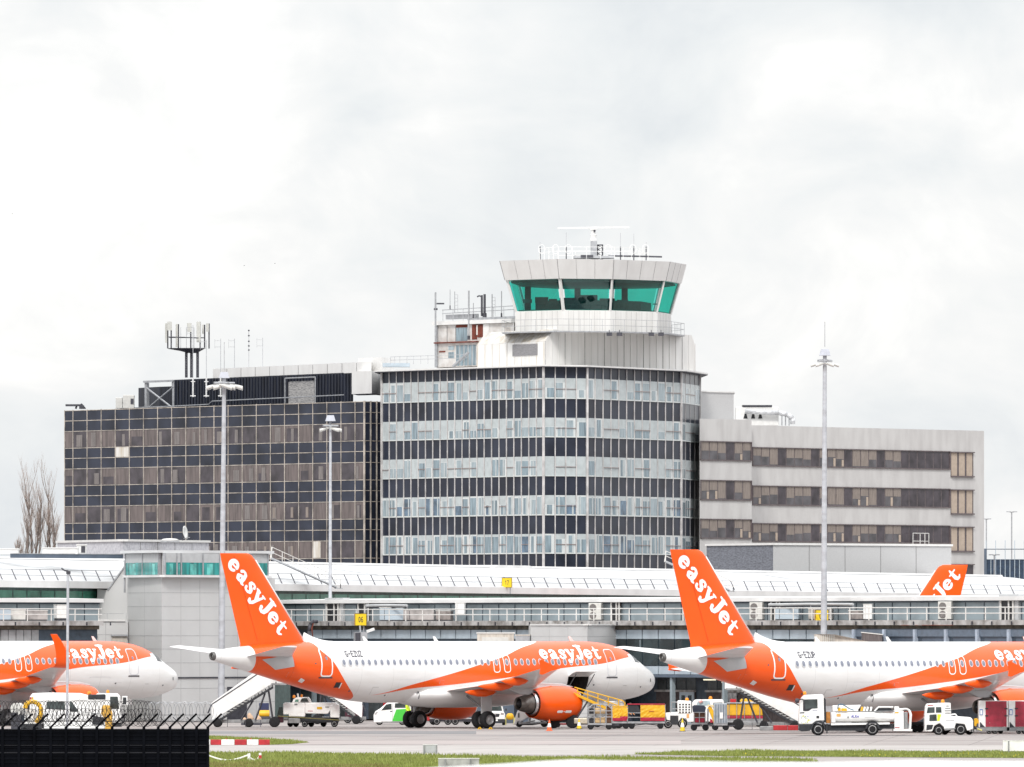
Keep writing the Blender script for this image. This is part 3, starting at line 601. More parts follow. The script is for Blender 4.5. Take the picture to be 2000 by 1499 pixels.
def green_glass(m, col, refl=.12):
    nt = m.node_tree; N = nt.nodes; L = nt.links; N.clear(); out = N.new('ShaderNodeOutputMaterial')
    tr = N.new('ShaderNodeBsdfTransparent'); gl = N.new('ShaderNodeBsdfGlossy'); gl.inputs['Roughness'].default_value = .04; gl.inputs['Color'].default_value = (.75,1,.95,1)
    nz = N.new('ShaderNodeTexNoise'); nz.inputs['Scale'].default_value = .8; tc = N.new('ShaderNodeTexCoord'); L.new(tc.outputs['Object'], nz.inputs[0])
    cr = N.new('ShaderNodeValToRGB'); cr.color_ramp.elements[0].color = (*[c*.85 for c in col], 1); cr.color_ramp.elements[1].color = (*col, 1); L.new(nz.outputs[0], cr.inputs[0]); L.new(cr.outputs[0], tr.inputs[0])
    mx = N.new('ShaderNodeMixShader'); mx.inputs[0].default_value = refl; L.new(tr.outputs[0], mx.inputs[1]); L.new(gl.outputs[0], mx.inputs[2]); L.new(mx.outputs[0], out.inputs[0])
green_glass(M_GRN, (.10,.74,.64), .08)
M_STL = mat('galvanised_steel', (.42,.43,.45), .5, .5, var=.15)
M_DST = mat('dark_steel', (.07,.07,.085), .6, .3, var=.2)
M_RST = mat('rust', (.16,.035,.02), .9, var=.35, scale=2)
M_ROOF = mat('roof_membrane', (.45,.44,.43), .9, var=.12)
M_WHT = mat('white_metal', (.74,.74,.73), .45, var=.06)

rnd = random.Random(11)
def pane(fc, new, u0, u1, z0, z1, style, transom):
    """one window: recessed glass with the blind, inner frame and transom seen in it"""
    mb = new(); g = .02; w = u1-u0; h = z1-z0
    mb.mi = 1; zb = z1-h*style['blind']
    gl = style['glass']
    if style['blind'] > .02:
        mb.mi = 0; fc.rect(mb, u0, u1, zb, z1, .02)
    if style['blind'] < .98:
        mb.mi = 3; fc.rect(mb, u0, u1, z0, zb, .02)
        a, b = style['rev']; ins = .07*h
        mb.mi = gl; fc.rect(mb, u0+w*a, u1-w*b, z0+ins, zb-(.08*h if style['blind'] < .1 else .02*h), .035)
        if style['strip']:
            c = u0+w*style['strip']; mb.mi = 0; fc.rect(mb, c, c+w*.18, z0+ins, zb-.03*h, .045)
    if transom: mb.mi = 4; fc.box(mb, u0, u1, z0+h*.465, z0+h*.492, .03, .10)
    mb.mi = 3; fc.box(mb, u0, u1, z0, z0+.05, .03, .09)
    return mb
def style_for(row, k):
    r = rnd.random()
    if row == 4: return dict(blind=rnd.choice([0,0,.1,.25]), glass=rnd.choice([5,2,2,2]), rev=(rnd.choice([.02,.25]), rnd.choice([.02,.02,.35])), strip=rnd.choice([0,0,.3,.6]))
    if row == 3: return dict(blind=rnd.choice([0,.05,.2,.45]), glass=rnd.choice([2,2,1,5]), rev=(rnd.choice([.02,.2]), rnd.choice([.02,.25])), strip=rnd.choice([0,.25,.6]))
    if r < (.40 if row == 2 else .2): return dict(blind=1, glass=1, rev=(0,0), strip=0)
    return dict(blind=rnd.choice([0,.05,.1,.2,.45,.55]), glass=rnd.choice([1,1,2,2]), rev=(rnd.choice([.03,.03,.05,.22]), rnd.choice([.03,.03,.05,.25])), strip=rnd.choice([0,0,0,.5]))
PM = [M_BLW, M_GLP, M_GLM, M_REV, M_PNK, M_GLD]

# ---------------------------------------------------------------- control tower block
def tower():
    t, new = base('control_tower', 'airport control tower block with a green glazed cab on top of five banded storeys', 'control tower', XY(1063, 978))
    fL = Face(747, 999, 1063, 978); fC = Face(1063, 978, 1146, 980); fR = Face(1146, 980, 1329, 997); fE = Face(1329, 997, 1366, 1009)
    zr = ZY(716, 978); foot = [fL.A, fL.B, fC.B, fR.B, fE.B, XY(1330, 1045), XY(800, 1040)]
    mb = new(); mb.prism([(p.x, p.y) for p in foot], 0, zr); obj('wall', mb, M_SPN, t)
    rows = [(738.7,779),(816,854.5),(891.5,930.5),(967.5,1007),(1043,1082)]
    rz = [(ZY(b, 978), ZY(a, 978)) for a, b in rows]
    rest = new(); 
    for fc, nm, own in ((fC, 4, True), (fR, 12, True), (fE, 4, True), (fL, 22, False)):
        m = fc.L/nm
        for k in range(nm+1):
            mb = new(); w = .042 if 0 < k < nm else .09; fc.box(mb, k*m-w, k*m+w, 4, zr-.02, .003, (.04 if fc is fE else .08) if 0 < k < nm else .16)
            if not (k == 0 and fc is not fL): obj('mullion', mb, M_MUL, t)
        for r, (z0, z1) in enumerate(rz):
            for k in range(nm):
                st = style_for(r, k); tr = k in (2,3,6,7,10,11) if fc is fR else k in (1,2) if fc in (fC, fE) else k % 4 in (1, 3) if r < 9 else 0
                if fc is fL and rnd.random() < .35: tr = not tr
                mb = pane(fc, new, k*m+.06, (k+1)*m-.06, z0, z1, st, tr)
                if own or (k < 2): obj('window', mb, PM, t)
                else:
                    o = len(rest.v); rest.v += mb.v; rest.f += [[i+o for i in f] for f in mb.f]; rest.m += mb.m
    tag(obj('window', rest, PM, t), kind='stuff')
    # roof slab with an overhang that follows the plan
    def grow(d): 
        c = Vector((sum(p.x for p in foot)/len(foot), sum(p.y for p in foot)/len(foot), 0)); return [((p-c).normalized()*d+p) for p in foot]
    mb = new(); mb.prism([(p.x, p.y) for p in grow(.8)], zr, zr+.13); obj('roof', mb, M_FSC, t)
    mb = new(); mb.prism([(p.x, p.y) for p in grow(.78)], zr-.07, zr-.003); obj('roof_edge', mb, M_DST, t)
    # penthouse: clad box with a sloping shoulder towards the left
    fm = Face(1064, 984, 1358, 1001); zb = zr+.13; z = lambda y: ZY(y, 985)
    sh = XY(932, 995)-fm.A; sec = [fm.p(0, zb), fm.p(fm.L, zb), fm.p(fm.L, ZY(676, 1001)), fm.p(fm.L-.55, ZY(655, 1001)), fm.p(1.3, z(643.5)), fm.p(0, z(668))]
    mb = new(); mb.extr(sec, (sh.x, sh.y, 0)); pent = obj('penthouse', mb, M_CLD, t)
    for k in range(24):                     # standing seams on the main face
        u = lerp(.05, fm.L-.05, k/23); mb = new(); hi = z(646) if 1.2 < u < fm.L-.8 else (lerp(z(668), z(643.5), u/1.3) if u <= 1.2 else ZY(672, 1001)); fm.box(mb, u-.03, u+.03, zb, hi, .003, .05); obj('seam', mb, M_FSC if k % 3 else M_GRJ, pent)
    fS = Face(932, 995, 1064, 984)
    top = Vector((fm.p(1.3, 0)-fm.A))
    for k in range(10):
        u = lerp(.1, fS.L-.1, k/9); mb = new(); fS.box(mb, u-.03, u+.03, zb, z(669.5), .003, .06)
        a = fS.p(u, z(668), .02); b = a+Vector((top.x, top.y, z(643.5)-z(668))); mb.tube([a, b], .035, 4); obj('seam', mb, M_CLS, pent)
    mb = new(); fS.box(mb, fS.u(1002), fS.u(1050), z(694), z(671.5), .004, .07); vent = obj('louvre', mb, mat('louvre_grey', (.24,.235,.245), .6, var=.25, scale=14, stretch=(.2,.2,3)), pent)
    mb = new(); mb.poly([fS.p(0, z(668), .012)+Vector((0,0,.01)), fS.p(fS.L, z(668), .012)+Vector((0,0,.01)), fS.p(fS.L, z(643.5), .012)+top+Vector((0,0,.012)), fS.p(0, z(643.5), .012)+top+Vector((0,0,.012))]); obj('sloping_roof', mb, M_CLS, pent)
    # cab
    cx, cy = 1158.5, 996
    V0 = [(976,988),(1088,983),(1199,984.5),(1309,990),(1341,998),(1300,1006),(1200,1009),(1090,1008.5),(1000,1001)]
    ctr = XY(cx, cy); ring = [XY(*v) for v in V0]
    def lvl(k, y): return [Vector(((ctr+(p-ctr)*k).x, (ctr+(p-ctr)*k).y, ZY(y, 986))) for p in ring]
    A, B, Cw, Cb, D, E = lvl(1, 508.5), lvl(.945, 546), lvl(.92, 547), lvl(.826, 607.5), lvl(.835, 607.5), lvl(.835, 648)
    n = len(ring)
    mb = new(); mb.loft([[p+Vector((0,0,-.02)) for p in lvl(.9, 546)], B, A, [p for p in lvl(.98, 508.3)]]); cab = obj('cab_roof', mb, M_FSC, t)
    mb = new(); mb.loft([E, D]); cw = obj('cab_wall', mb, M_CLD, t)
    for k in range(n):                      # one pane to a side, and the posts between
        a, b = Cb[k], Cb[(k+1)%n]; c, d = Cw[(k+1)%n], Cw[k]
        s = new(); s.poly([a.lerp(b, .06), a.lerp(b, .94), d.lerp(c, .94), d.lerp(c, .06)]); obj('window', s, M_GRN, cw)
        s = new(); dr = (b-a).normalized()*.16; o = (a-Vector((ctr.x, ctr.y, a.z))).normalized()*.14
        s.loft([[a-dr, a+o, a+dr, a-o*1.5], [d-dr, d+o, d+dr, d-o*1.5]]); obj('post', s, M_CLD, cw)
        s = new(); s.tube([a-o*.2, b-o*.2], .07, 6); obj('sill', s, M_FSC, cw)
        if k < 4:                           # fascia and wall joints
            for j, nj in ((1, 4 if k in (0, 2) else 3),): pass
            for j in range(1, nj):
                f = j/nj; s = new(); s.tube([A[k].lerp(A[(k+1)%n], f)+o*.12, B[k].lerp(B[(k+1)%n], f)+o*.12], .012, 4); obj('joint', s, M_JNT, cab)
            s = new(); s.tube([A[k]+o*.1, B[k]+o*.1], .03, 4); obj('joint', s, M_JNT, cab)
            for j in range(1, 9):
                f = j/9; s = new(); s.tube([D[k].lerp(D[(k+1)%n], f)+o*.06, E[k].lerp(E[(k+1)%n], f)+o*.06], .016, 4); obj('joint', s, M_GRJ, cw)
    mb = new(); mb.prism([(p.x, p.y) for p in lvl(.80, 606)], ZY(607, 986), ZY(604, 986)); obj('cab_floor', mb, M_DST, cw)
    # desks, monitors and ceiling seen through the glass
    mb = new(); mb.prism([((ctr+(p-ctr)*.62).x, (ctr+(p-ctr)*.62).y) for p in ring], ZY(603.9, 986), ZY(585, 986)); desk = obj('control_desk', mb, M_DST, cw)
    for k, (px, w, y) in enumerate(((1030,18,583),(1058,26,578),(1080,16,581),(1108,30,580),(1150,34,574),(1186,30,580),(1216,22,584),(1250,26,588),(1282,14,592))):
        mb = new(); p = XY(px, 989+(k % 3)); wz = w/F*989; mb.box(p.x-wz/2, p.x+wz/2, p.y, p.y+.3, ZY(590, 986), ZY(y, 986)); obj('monitor', mb, M_DST, desk)
    for px, Y in ((1031,1000),(1128,1004),(1220,1004)):
        mb = new(); p = XY(px, Y); mb.box(p.x-.28, p.x+.28, p.y-.2, p.y+.2, ZY(600, 986), ZY(546.5, 986)); obj('column', mb, M_DST, cw)
    mb = new(); mb.prism([((ctr+(p-ctr)*.88).x, (ctr+(p-ctr)*.88).y) for p in ring], ZY(551, 986), ZY(548, 986)); obj('ceiling', mb, M_DST, cw)
    # walkway grating, its rails and floodlights
    def wl(k, y): return [Vector(((ctr+(p-ctr)*k).x, (ctr+(p-ctr)*k).y, ZY(y, 986))) for p in ring]
    a, b = wl(.98, 648), wl(.80, 648); mb = new(); mb.loft([[p-Vector((0,0,.02)) for p in b], [p-Vector((0,0,.12)) for p in a], a, b], True, False, False); walk = obj('walkway', mb, M_STL, t)
    for yy in (625, 637):
        r = wl(.975, yy); mb = new(); mb.tube([*r, r[0]], .022, 4); obj('rail', mb, M_STL, walk)
    for k in range(n):
        for j in range(5):
            p = wl(.975, 648)[k].lerp(wl(.975, 648)[(k+1)%n], j/5); mb = new(); mb.tube([p, p+Vector((0,0,1.08))], .022, 4); obj('post', mb, M_STL, walk)
    for px in (1190, 1210, 1272, 1291):
        p = P(px, 654, 982.6); mb = new(); mb.box(p.x-.25, p.x+.25, p.y-.5, p.y, p.z-.12, p.z+.18); mb.tube([p+Vector((0,-.2,.1)), p+Vector((0,.3,.4))], .05, 4); obj('floodlight', mb, M_DST, walk)
    return t
tower()

# ---------------------------------------------------------------- dark glass office block on the left
def dark_office():
    f = Face(126, 1041, 711, 999); t, new = base('office_block', 'long dark glass office block with a pale grid of mullions, left of the tower', 'office building', f.A)
    f2 = Face(711, 999, 747, 1001)
    zt = ZY(803, 1041); bk = Vector((20, 34, 0)); mb = new(); mb.prism([(p.x, p.y) for p in (f.A, f.B, f2.B, f2.B+bk*.4, f.B+bk, f.A+Vector((4, 24, 0)))], 0, zt); obj('wall', mb, M_SPL, t)
    px = [126.6]+[143+27.55*k for k in range(21)]+[711]
    us = [f.u(x) for x in px]; s = 21525/1041
    hs = [0, 20, 40.5, 73.3]; lines = []; y = 0
    for k in range(6):
        for h in (0, 20, 40.5): lines.append(k*73.3+h)
    zs = [zt-h/s for h in lines if zt-h/s > 5]
    for u in us: mb = new(); f.box(mb, u-.04, u+.04, 5, zt+.08, .003, .05); obj('mullion', mb, M_BGE, t)
    for k in range(4): u = lerp(0, f2.L, (k+.02)/3.02); mb = new(); f2.box(mb, u-.05, u+.05, 5, zt+.08, .003, .1); obj('mullion', mb, M_BGE, t)
    for z in zs: mb = new(); f.box(mb, 0, f.L, z-.03, z+.03, .004, .04); f2.box(mb, 0, f2.L, z-.03, z+.03, .004, .04); obj('transom', mb, M_BGE, t)
    mats = [M_BRN, M_BRD, M_BGB, mat('curtain', (.21,.19,.185), .7, var=.4, scale=3, stretch=(8,8,.2)), M_REV]
    q = random.Random(5)
    for r in range(4):
        z1 = zt-(r*73.3+40.5)/s-.06; z0 = zt-(r+1)*73.3/s+.06
        for k in range(len(us)-1):
            u0, u1 = us[k]+.08, us[k+1]-.08; w = u1-u0; mb = new(); a = q.random(); mb.mi = 0 if a < .72 else 1; f.rect(mb, u0, u1, z0, z1, .012)
            if q.random() < .38: mb.mi = 1; h = q.choice([.5,.55,.6,.85]); f.rect(mb, u0+w*.12, u1-w*q.choice([.05,.1,.3]), z0+.05, lerp(z0, z1, h), .02)
            if q.random() < .45:
                mb.mi = 3; c = q.random()*.5; f.rect(mb, u0+w*c, u0+w*(c+.2+.25*q.random()), z0+.05, z1-.1-.3*q.random(), .028)
            if r != 1 and q.random() < .12: mb.mi = 2; c = q.random()*.6; f.rect(mb, u0+w*c, u0+w*(c+.2), z0+.15, lerp(z0, z1, .75), .034)
            obj('window', mb, mats, t)
    # pale replaced panels
    for x0, yy0, yy1 in ((225, 874, 893), (621.5, 1057, 1090)):
        k = min(range(len(px)), key=lambda i: abs(px[i]-x0)); mb = new(); f.rect(mb, us[k]+.08, lerp(us[k], us[k+1], .95 if yy0 < 900 else .55), f.z(x0, yy1), f.z(x0, yy0), .03); obj('panel', mb, M_CLS, t)
    return f, zt
F_DARK, ZT_DARK = dark_office()

# ---------------------------------------------------------------- concrete office block on the right
def concrete_office():
    a = Face(1366.5, 1003, 1468, 1009); b = Face(1468, 1039, 1922, 1068)
    t, new = base('office_block', 'pale concrete office block with three bands of brown windows, right of the tower', 'office building', b.A)
    za = ZY(818, 1003); zb = ZY(831, 1039)
    mb = new(); mb.prism([(p.x, p.y) for p in (a.A, a.B, b.A, b.A+Vector((14, 28, 0)), a.A+Vector((4.5, 70, 0)))], 0, za); obj('wall', mb, M_CON, t)
    mb = new(); e = .9; mb.prism([(p.x, p.y) for p in (b.A, b.B, b.B+Vector((1.5, 45, 0)), b.A+Vector((14.2, 60, 0)))], 0, zb); obj('wall', mb, M_CON, t)
    mats = [M_BGB, M_BRD, M_PNK, mat('tinted_grey_glass', (.105,.10,.11), .12, spec=.5, var=.3, scale=.9), M_REV, mat('cream_blind', (.44,.36,.29), .6, var=.08)]
    q = random.Random(3)
    def band(f, u0, u1, nm, z0, z1, blindy):
        mb = new(); f.box(mb, u0-.08, u1+.08, z0-.1, z0, .003, .12); f.box(mb, u0-.08, u1+.08, z1, z1+.08, .003, .12); f.box(mb, u0-.08, u0, z0-.1, z1+.08, .004, .1); f.box(mb, u1, u1+.08, z0-.1, z1+.08, .004, .1); f.rect(mb, u0, u1, z0, z1, .006); obj('window_frame', mb, mat('bronze_frame', (.13,.105,.11), .5, var=.2), t)
        m = (u1-u0)/nm
        for k in range(nm):
            w0, w1 = u0+k*m+.06, u0+(k+1)*m-.06; mb = new(); j = (k % 4)
            bl = 0 if (j == 3 or k >= blindy) else q.choice([.45,.5,.5,.55,.62,.95])
            zz = z1-(z1-z0)*bl; mb.mi = 1 if bl == 0 else 3; f.rect(mb, w0, w1, z0, z1, .014)
            if bl: mb.mi = 0; f.rect(mb, w0, w1, zz, z1, .024)
            if bl and q.random() < .35: mb.mi = 5; f.rect(mb, lerp(w0, w1, .72), w1, z0+.02, lerp(z0, zz, .9), .03)
            obj('window', mb, mats, t)
    for y0, y1 in ((863,897.5),(939,975),(1015,1050)): band(a, .15, a.L-.12, 6, a.z(1366.5, y1), a.z(1366.5, y0), 99)
    for y0, y1 in ((875,908.6),(950,985),(1023.5,1056.5)): band(b, b.u(1470), b.u(1854), 24, b.z(1470, y1), b.z(1470, y0), 18)
    for y0, y1 in ((885,930),(958.5,1003),(1031,1076),(1104,1145)):     # taller end windows
        u0, u1 = b.u(1856.5), b.u(1901); z0, z1 = b.z(1880, y1), b.z(1880, y0); mb = new()
        b.box(mb, u0, u1, z0-.12, z0, .003, .2); b.box(mb, u0, u1, z1, z1+.1, .003, .2); b.rect(mb, u0, u1, z0, z1, .006); obj('window_frame', mb, MATS['bronze_frame'], t)
        for k in range(3):
            w0, w1 = lerp(u0, u1, k/3)+.1, lerp(u0, u1, (k+1)/3)-.1; mb = new(); mb.mi = 5 if y0 < 1100 else 1; b.rect(mb, w0, lerp(w0, w1, .92), z0, z1, .02); mb.mi = 1; b.rect(mb, lerp(w0, w1, .92), w1, z0, z1, .02); obj('window', mb, mats, t)
    mb = new(); mb.box(b.A.x-4, b.A.x+3, b.A.y+2, b.A.y+3, 0, 1)   # cage of pale bars on the sill
    c = new(); u0, u1 = b.u(1775), b.u(1806); z0, z1 = b.z(1790, 1064), b.z(1790, 1042)
    for u in (u0, lerp(u0,u1,.45), lerp(u0,u1,.75), u1): c.tube([b.p(u, z0, .5), b.p(u, z1, .5)], .04, 4)
    for zz in (z1, lerp(z0, z1, .3)): c.tube([b.p(u0, zz, .5), b.p(u1, zz, .5)], .04, 4)
    obj('window_guard', c, M_WHT, t)
    # roof: brick core
    mb = new(); f = Face(1367, 1016, 1433, 1020); mb.prism([(p.x, p.y) for p in (f.A, f.B, f.B+Vector((.15, 12, 0)), f.A+Vector((.4, 12, 0)))], za, ZY(765.5, 1017)); obj('lift_housing', mb, M_BRK, t)
    mb = new(); mb.prism([(p.x, p.y) for p in [q_+Vector((0,0,0)) for q_ in (f.p(-.1,0,.1), f.p(f.L+.1,0,.1), f.B+Vector((.2, 12.1, 0)), f.A+Vector((.4, 12.1, 0)))]], ZY(766.5, 1017)+.003, ZY(764, 1017)); obj('parapet', mb, M_FSC, t)
    return a, b, za, zb
FA, FB, ZA, ZB = concrete_office()

def low_block(name, label, cols, y0, depth, m_list, extra=(.4, 12)):
    fs = [Face(*cols[k], *cols[k+1]) for k in range(len(cols)-1)]; t, new = base(name, label, 'building', fs[0].A); zt = ZY(y0, cols[1][1])
    for k, f in enumerate(fs):
        mb = new(); e = Vector((*extra, 0)); mb.prism([(p.x, p.y) for p in (f.p(0,0), f.p(f.L,0), f.B+e, f.A+e)], 0, zt-(.003*k)); obj('wall', mb, m_list[k], t)
        mb = new(); f.box(mb, -.1, f.L+.1, zt, zt+.18, -.4, .12); obj('coping', mb, M_FSC, t)
        if k:
            for j in range(1, 5): mb = new(); u = f.L*j/5; f.box(mb, u-.025, u+.025, 0, zt-.02, .003, .02); obj('movement_joint', mb, M_JNT, t)
    return fs, zt
M_BR2 = mat('dark_grey_brick', (.19,.20,.23), .9, spec=.2, var=.25, scale=3, stretch=(1,1,4), bump=.2)
LB, ZLB = low_block('brick_block', 'low windowless grey brick block with one darker wall in front of the concrete offices', [(1380, 968), (1510, 958), (1858, 972)], 1065, 10, [M_BR2, M_BRK])
PB, ZPB = low_block('rendered_block', 'low pebble-dashed grey block in front of the dark glass offices, carrying a dish', [(112, 905), (240, 890), (408, 902)], 1058, 10, [M_PEB, M_PEB], (-.4, 14))
# ================================================================ terminal hall with the white roof
M_WRF = mat('white_roof_sheet', (.63,.64,.65), .45, var=.08, scale=.35, stretch=(1,1,.6), coat=.2)
M_WFA = mat('white_roof_edge', (.72,.715,.71), .5, var=.07, scale=.5)
M_GWN = mat('green_window', (.095,.33,.235), .12, spec=.5, var=.25, scale=.6)
M_TEA = mat('teal_window', (.02,.27,.255), .08, spec=.5, var=.45, scale=.9, stretch=(3,3,.5))
M_GWD = mat('green_shaded_wall', (.07,.12,.115), .5, var=.2)
M_BLU = mat('pale_blue_panel', (.42,.49,.55), .45, var=.12, scale=.7)
M_BGP = mat('blue_grey_panel', (.27,.325,.355), .5, var=.12, scale=.8)
M_SLT = mat('slate_blue_panel', (.095,.125,.17), .5, var=.15, scale=.7)
M_NVY = mat('navy_frame', (.045,.065,.09), .5, var=.2)
M_DRK = mat('dark_opening', (.012,.013,.017), .5, var=.3)
M_DGL = mat('dark_glazing', (.03,.045,.05), .08, spec=.6, var=.5, scale=.5)
M_LDG = mat('dirty_ledge', (.40,.39,.385), .85, var=.3, scale=1.3, dirt=(.17,.155,.145))
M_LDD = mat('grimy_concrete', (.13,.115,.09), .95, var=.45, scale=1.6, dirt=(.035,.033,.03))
M_RAIL = mat('white_rail', (.68,.665,.64), .5, var=.06)
M_BRK2 = mat('dark_brick', (.075,.06,.06), .9, var=.25, scale=4)
M_YEL = mat('yellow_sign', (.80,.56,.012), .45, var=.05)
M_OGS = mat('orange_sign_side', (.72,.36,.13), .5, var=.08)
M_CLG = mat('light_grey_cladding', (.58,.58,.58), .5, var=.05, scale=.3, coat=.1)
M_BEI = mat('beige_sheet', (.58,.53,.47), .6, var=.15, scale=2, stretch=(3,3,.5))

M_GPO = mat('dull_steel_post', (.17,.17,.19), .6, .2, var=.2)
def hall():
    f = Face(525, 830, 2000, 965); t, new = base('terminal_hall', 'long terminal hall with a shiny white sloping roof and a strip of green windows', 'terminal', f.A)
    u0, u1 = f.u(-140), f.u(2140); z = lambda x, y: f.z(x, y)
    dz = lambda u: -.0024*u                              # slight fall of the roof towards the far end
    def swp(sec, ua, ub):
        mb = new(); rg = []
        for u in (ua, ub): rg.append([f.p(u, zz+dz(u), o) for o, zz in sec])
        mb.loft(rg); return mb
    obj('wall', swp([(-1.3,0),(-1.3,9.75),(-10,9.75),(-10,0)], u0, u1), M_GWD, t)
    obj('roof', swp([(0,10.12),(-.6,10.42),(-4,11.15),(-8,11.75),(-9.5,11.85),(-9.5,10.2),(0,9.95)], u0, u1+.5), M_WRF, t, False)
    obj('fascia', swp([(.05,9.62),(.05,10.13),(-.5,10.13),(-1.31,9.9),(-1.31,9.70)], u0, u1+.6), M_WFA, t)
    obj('ridge', swp([(-8.9,11.84),(-9.0,12.0),(-9.4,12.0),(-9.5,11.84)], u0, u1), M_WFA, t)
    obj('sill', swp([(-1.0,8.28),(-1.0,8.56),(-1.32,8.56),(-1.32,8.28)], u0, u1), M_WRF, t)
    k = 0; x = -53.0
    while x < 1262:
        ua, ub = f.u(x+.8), f.u(x+26.2); mb = new(); mb.poly([f.p(ua, 8.58+dz(ua), -1.27), f.p(ub, 8.58+dz(ub), -1.27), f.p(ub, 9.42+dz(ub), -1.27), f.p(ua, 9.42+dz(ua), -1.27)]); obj('window', mb, M_GWN, t); x += 27.2
    x = -20.0
    while x < 2130:
        if not 250 < x < 530:
            u = f.u(x); mb = new(); mb.tube([f.p(u, 10.17+dz(u), -.1), f.p(u, 10.95+dz(u), -.5)], .045, 5); obj('guard_post', mb, M_GPO, t)
        x += 26.0 if x > 530 else 27.3
    for h, o in ((10.93, -.49), (10.52, -.28)):
        for a, b in ((u0, f.u(246)), (f.u(530), u1)): mb = new(); mb.tube([f.p(a, h+dz(a), o), f.p(b, h+dz(b), o)], .024, 4); obj('guard_rail', mb, M_GPO, t)
    mb = new(); a, b = f.u(748), f.u(850); mb.tube([f.p(a, 11.55, -6), f.p(b, 10.45, -.6)], .02, 4); obj('cable', mb, M_STL, t)
    mb = new(); a, b = f.u(1620), f.u(1722); mb.tube([f.p(a, 11.3, -6), f.p(b, 10.0, -.6)], .02, 4); obj('cable', mb, M_STL, t)
    # low rooflight on the ridge
    mb = new(); pr = [(1150, 0), (1162, .32), (1224, .32), (1236, 0)]; a = [f.p(f.u(x), 11.72+dz(f.u(x))+h, -8.6) for x, h in pr]; n_ = f.n*-2.0
    mb.extr(a, n_); obj('rooflight', mb, M_WFA, t)
    return f
FH = hall()

def sign(label, x, y, w, h, Y, txt, rz, group='yellow stand number signs'):
    p = P(x, y, Y); s = F/Y; W_, H_ = w/s, h/s; t = thing('stand_sign', label, 'sign', p, rz, group)
    mb = MB(); mb.box(-W_/2, W_/2, 0, W_*.35, -H_/2, H_/2); obj('sign_box', mb, M_OGS, t)
    mb = MB(); mb.box(-W_/2, W_/2, -.025, -.002, -H_/2, H_/2); obj('sign_face', mb, M_YEL, t)
    sh, ln = thin_word(txt, .085, .8); k = H_*.42; mb = lay(sh, lambda u, v: Vector(((u-ln/2+.1)*k*.62, -.03, (v-.5)*k))); obj('number', mb, M_BLK, t)
    for z in (-H_/2, H_/2): mb = MB(); mb.tube([(-W_/2, -.028, z), (W_/2, -.028, z)], .02, 4); obj('sign_edge', mb, M_BLK, t)
    for q in (-W_/2, W_/2): mb = MB(); mb.tube([(q, -.028, -H_/2), (q, -.028, H_/2)], .02, 4); obj('sign_edge', mb, M_BLK, t)
    mb = MB(); mb.tube([(W_*.3, .2, -H_/2), (W_*.3, .2, -H_/2-.5)], .05, 5); obj('bracket', mb, M_STL, t)
    return t

def roof_stair(label, x0, y0, Y):
    p = P(x0, y0, Y); t = thing('roof_stair', label, 'stair', p, 0, 'steel roof access stairs')
    s = F/Y; L = 125/s; D = -56/s; v = Vector((L, 2.2, D))
    for k, y in enumerate((-.0, .8)):
        mb = MB(); a = Vector((0, y, 0)); mb.tube([a, a+v], .09, 5); obj('stringer', mb, M_STL, t)
        for h in (.45, .85):
            mb = MB(); mb.tube([a+Vector((-.1,0,-.05)), a+Vector((.05,0,h)), a+v+Vector((0,0,h)), a+v+Vector((.35,0,h-.2)), a+v+Vector((.35,0,-.1))], .03, 4); obj('handrail', mb, M_RAIL, t)
        for i in range(7):
            q = a+v*(i/6); mb = MB(); mb.tube([q, q+Vector((0,0,.88))], .025, 4); obj('baluster', mb, M_RAIL, t)
    for i in range(18):
        q = v*(i/17); mb = MB(); mb.box(q.x-.12, q.x+.12, q.y, q.y+.8, q.z-.02, q.z+.03); obj('tread', mb, M_STL, t)
    mb = MB(); mb.box(v.x-.1, v.x+.5, v.y, v.y+.8, v.z-.12, v.z-.06); obj('landing', mb, M_STL, t)
    return t
roof_stair('sloping steel roof stair beside the left lamp masts on the white roof', 530, 1091, 833)
roof_stair('sloping steel roof stair half hidden behind the tail fin of the nearest airliner', 1300, 1097, 901)
sign('yellow 17 sign standing on the white hall roof', 990, 1138.5, 19.5, 19, 868, '17', R(-8))

# rooftop things on the left part of the hall
def roof_box(name, label, x0, x1, y0, y1, Y, m, d=1.5):
    a, b = P(x0, y1, Y), P(x1, y0, Y); t = thing(name, label, 'roof unit', (a.x, a.y, a.z)); mb = MB(); mb.box(0, b.x-a.x, 0, d, 0, b.z-a.z); obj('casing', mb, m, t, bevel=.03); mb = MB(); mb.box(-.05, b.x-a.x+.05, -.05, d+.05, b.z-a.z+.004, b.z-a.z+.09); obj('lid', mb, M_FSC, t); return t
roof_box('roof_unit', 'flat white roof unit at the left edge of the picture above the hall', -10, 36, 1074, 1083, 803, M_WHT)
roof_box('roof_unit', 'long pale roof unit under the bare trees above the hall', 83, 152, 1072, 1083, 806, M_WHT)
q = roof_box('roof_unit', 'pale condenser box with a dark grille against the pebble-dashed block', 150, 168, 1066, 1082, 808, M_WHT)
mb = MB(); mb.box(.32, .62, -.03, -.003, .08, .56); obj('grille', mb, M_DST, q)
a, b = P(20, 1090, 802), P(240, 1083, 809)
mb = MB(Matrix.Translation(-a)); w = MB(); t = thing('roof_kerb', 'long dark upstand along the back of the hall roof, left of the green-windowed room', 'upstand', a); d = (b-a); mb = MB(); mb.extr([(0,0,0),(d.x,d.y,0),(d.x,d.y+.5,0),(0,.5,0)], (0,0,.28)); obj('upstand', mb, M_SLT, t)
mb = MB(); mb.extr([(0,-.04,.283),(d.x,d.y-.04,.283),(d.x,d.y+.55,.283),(0,.55,.283)], (0,0,.05)); obj('flashing', mb, M_STL, t)

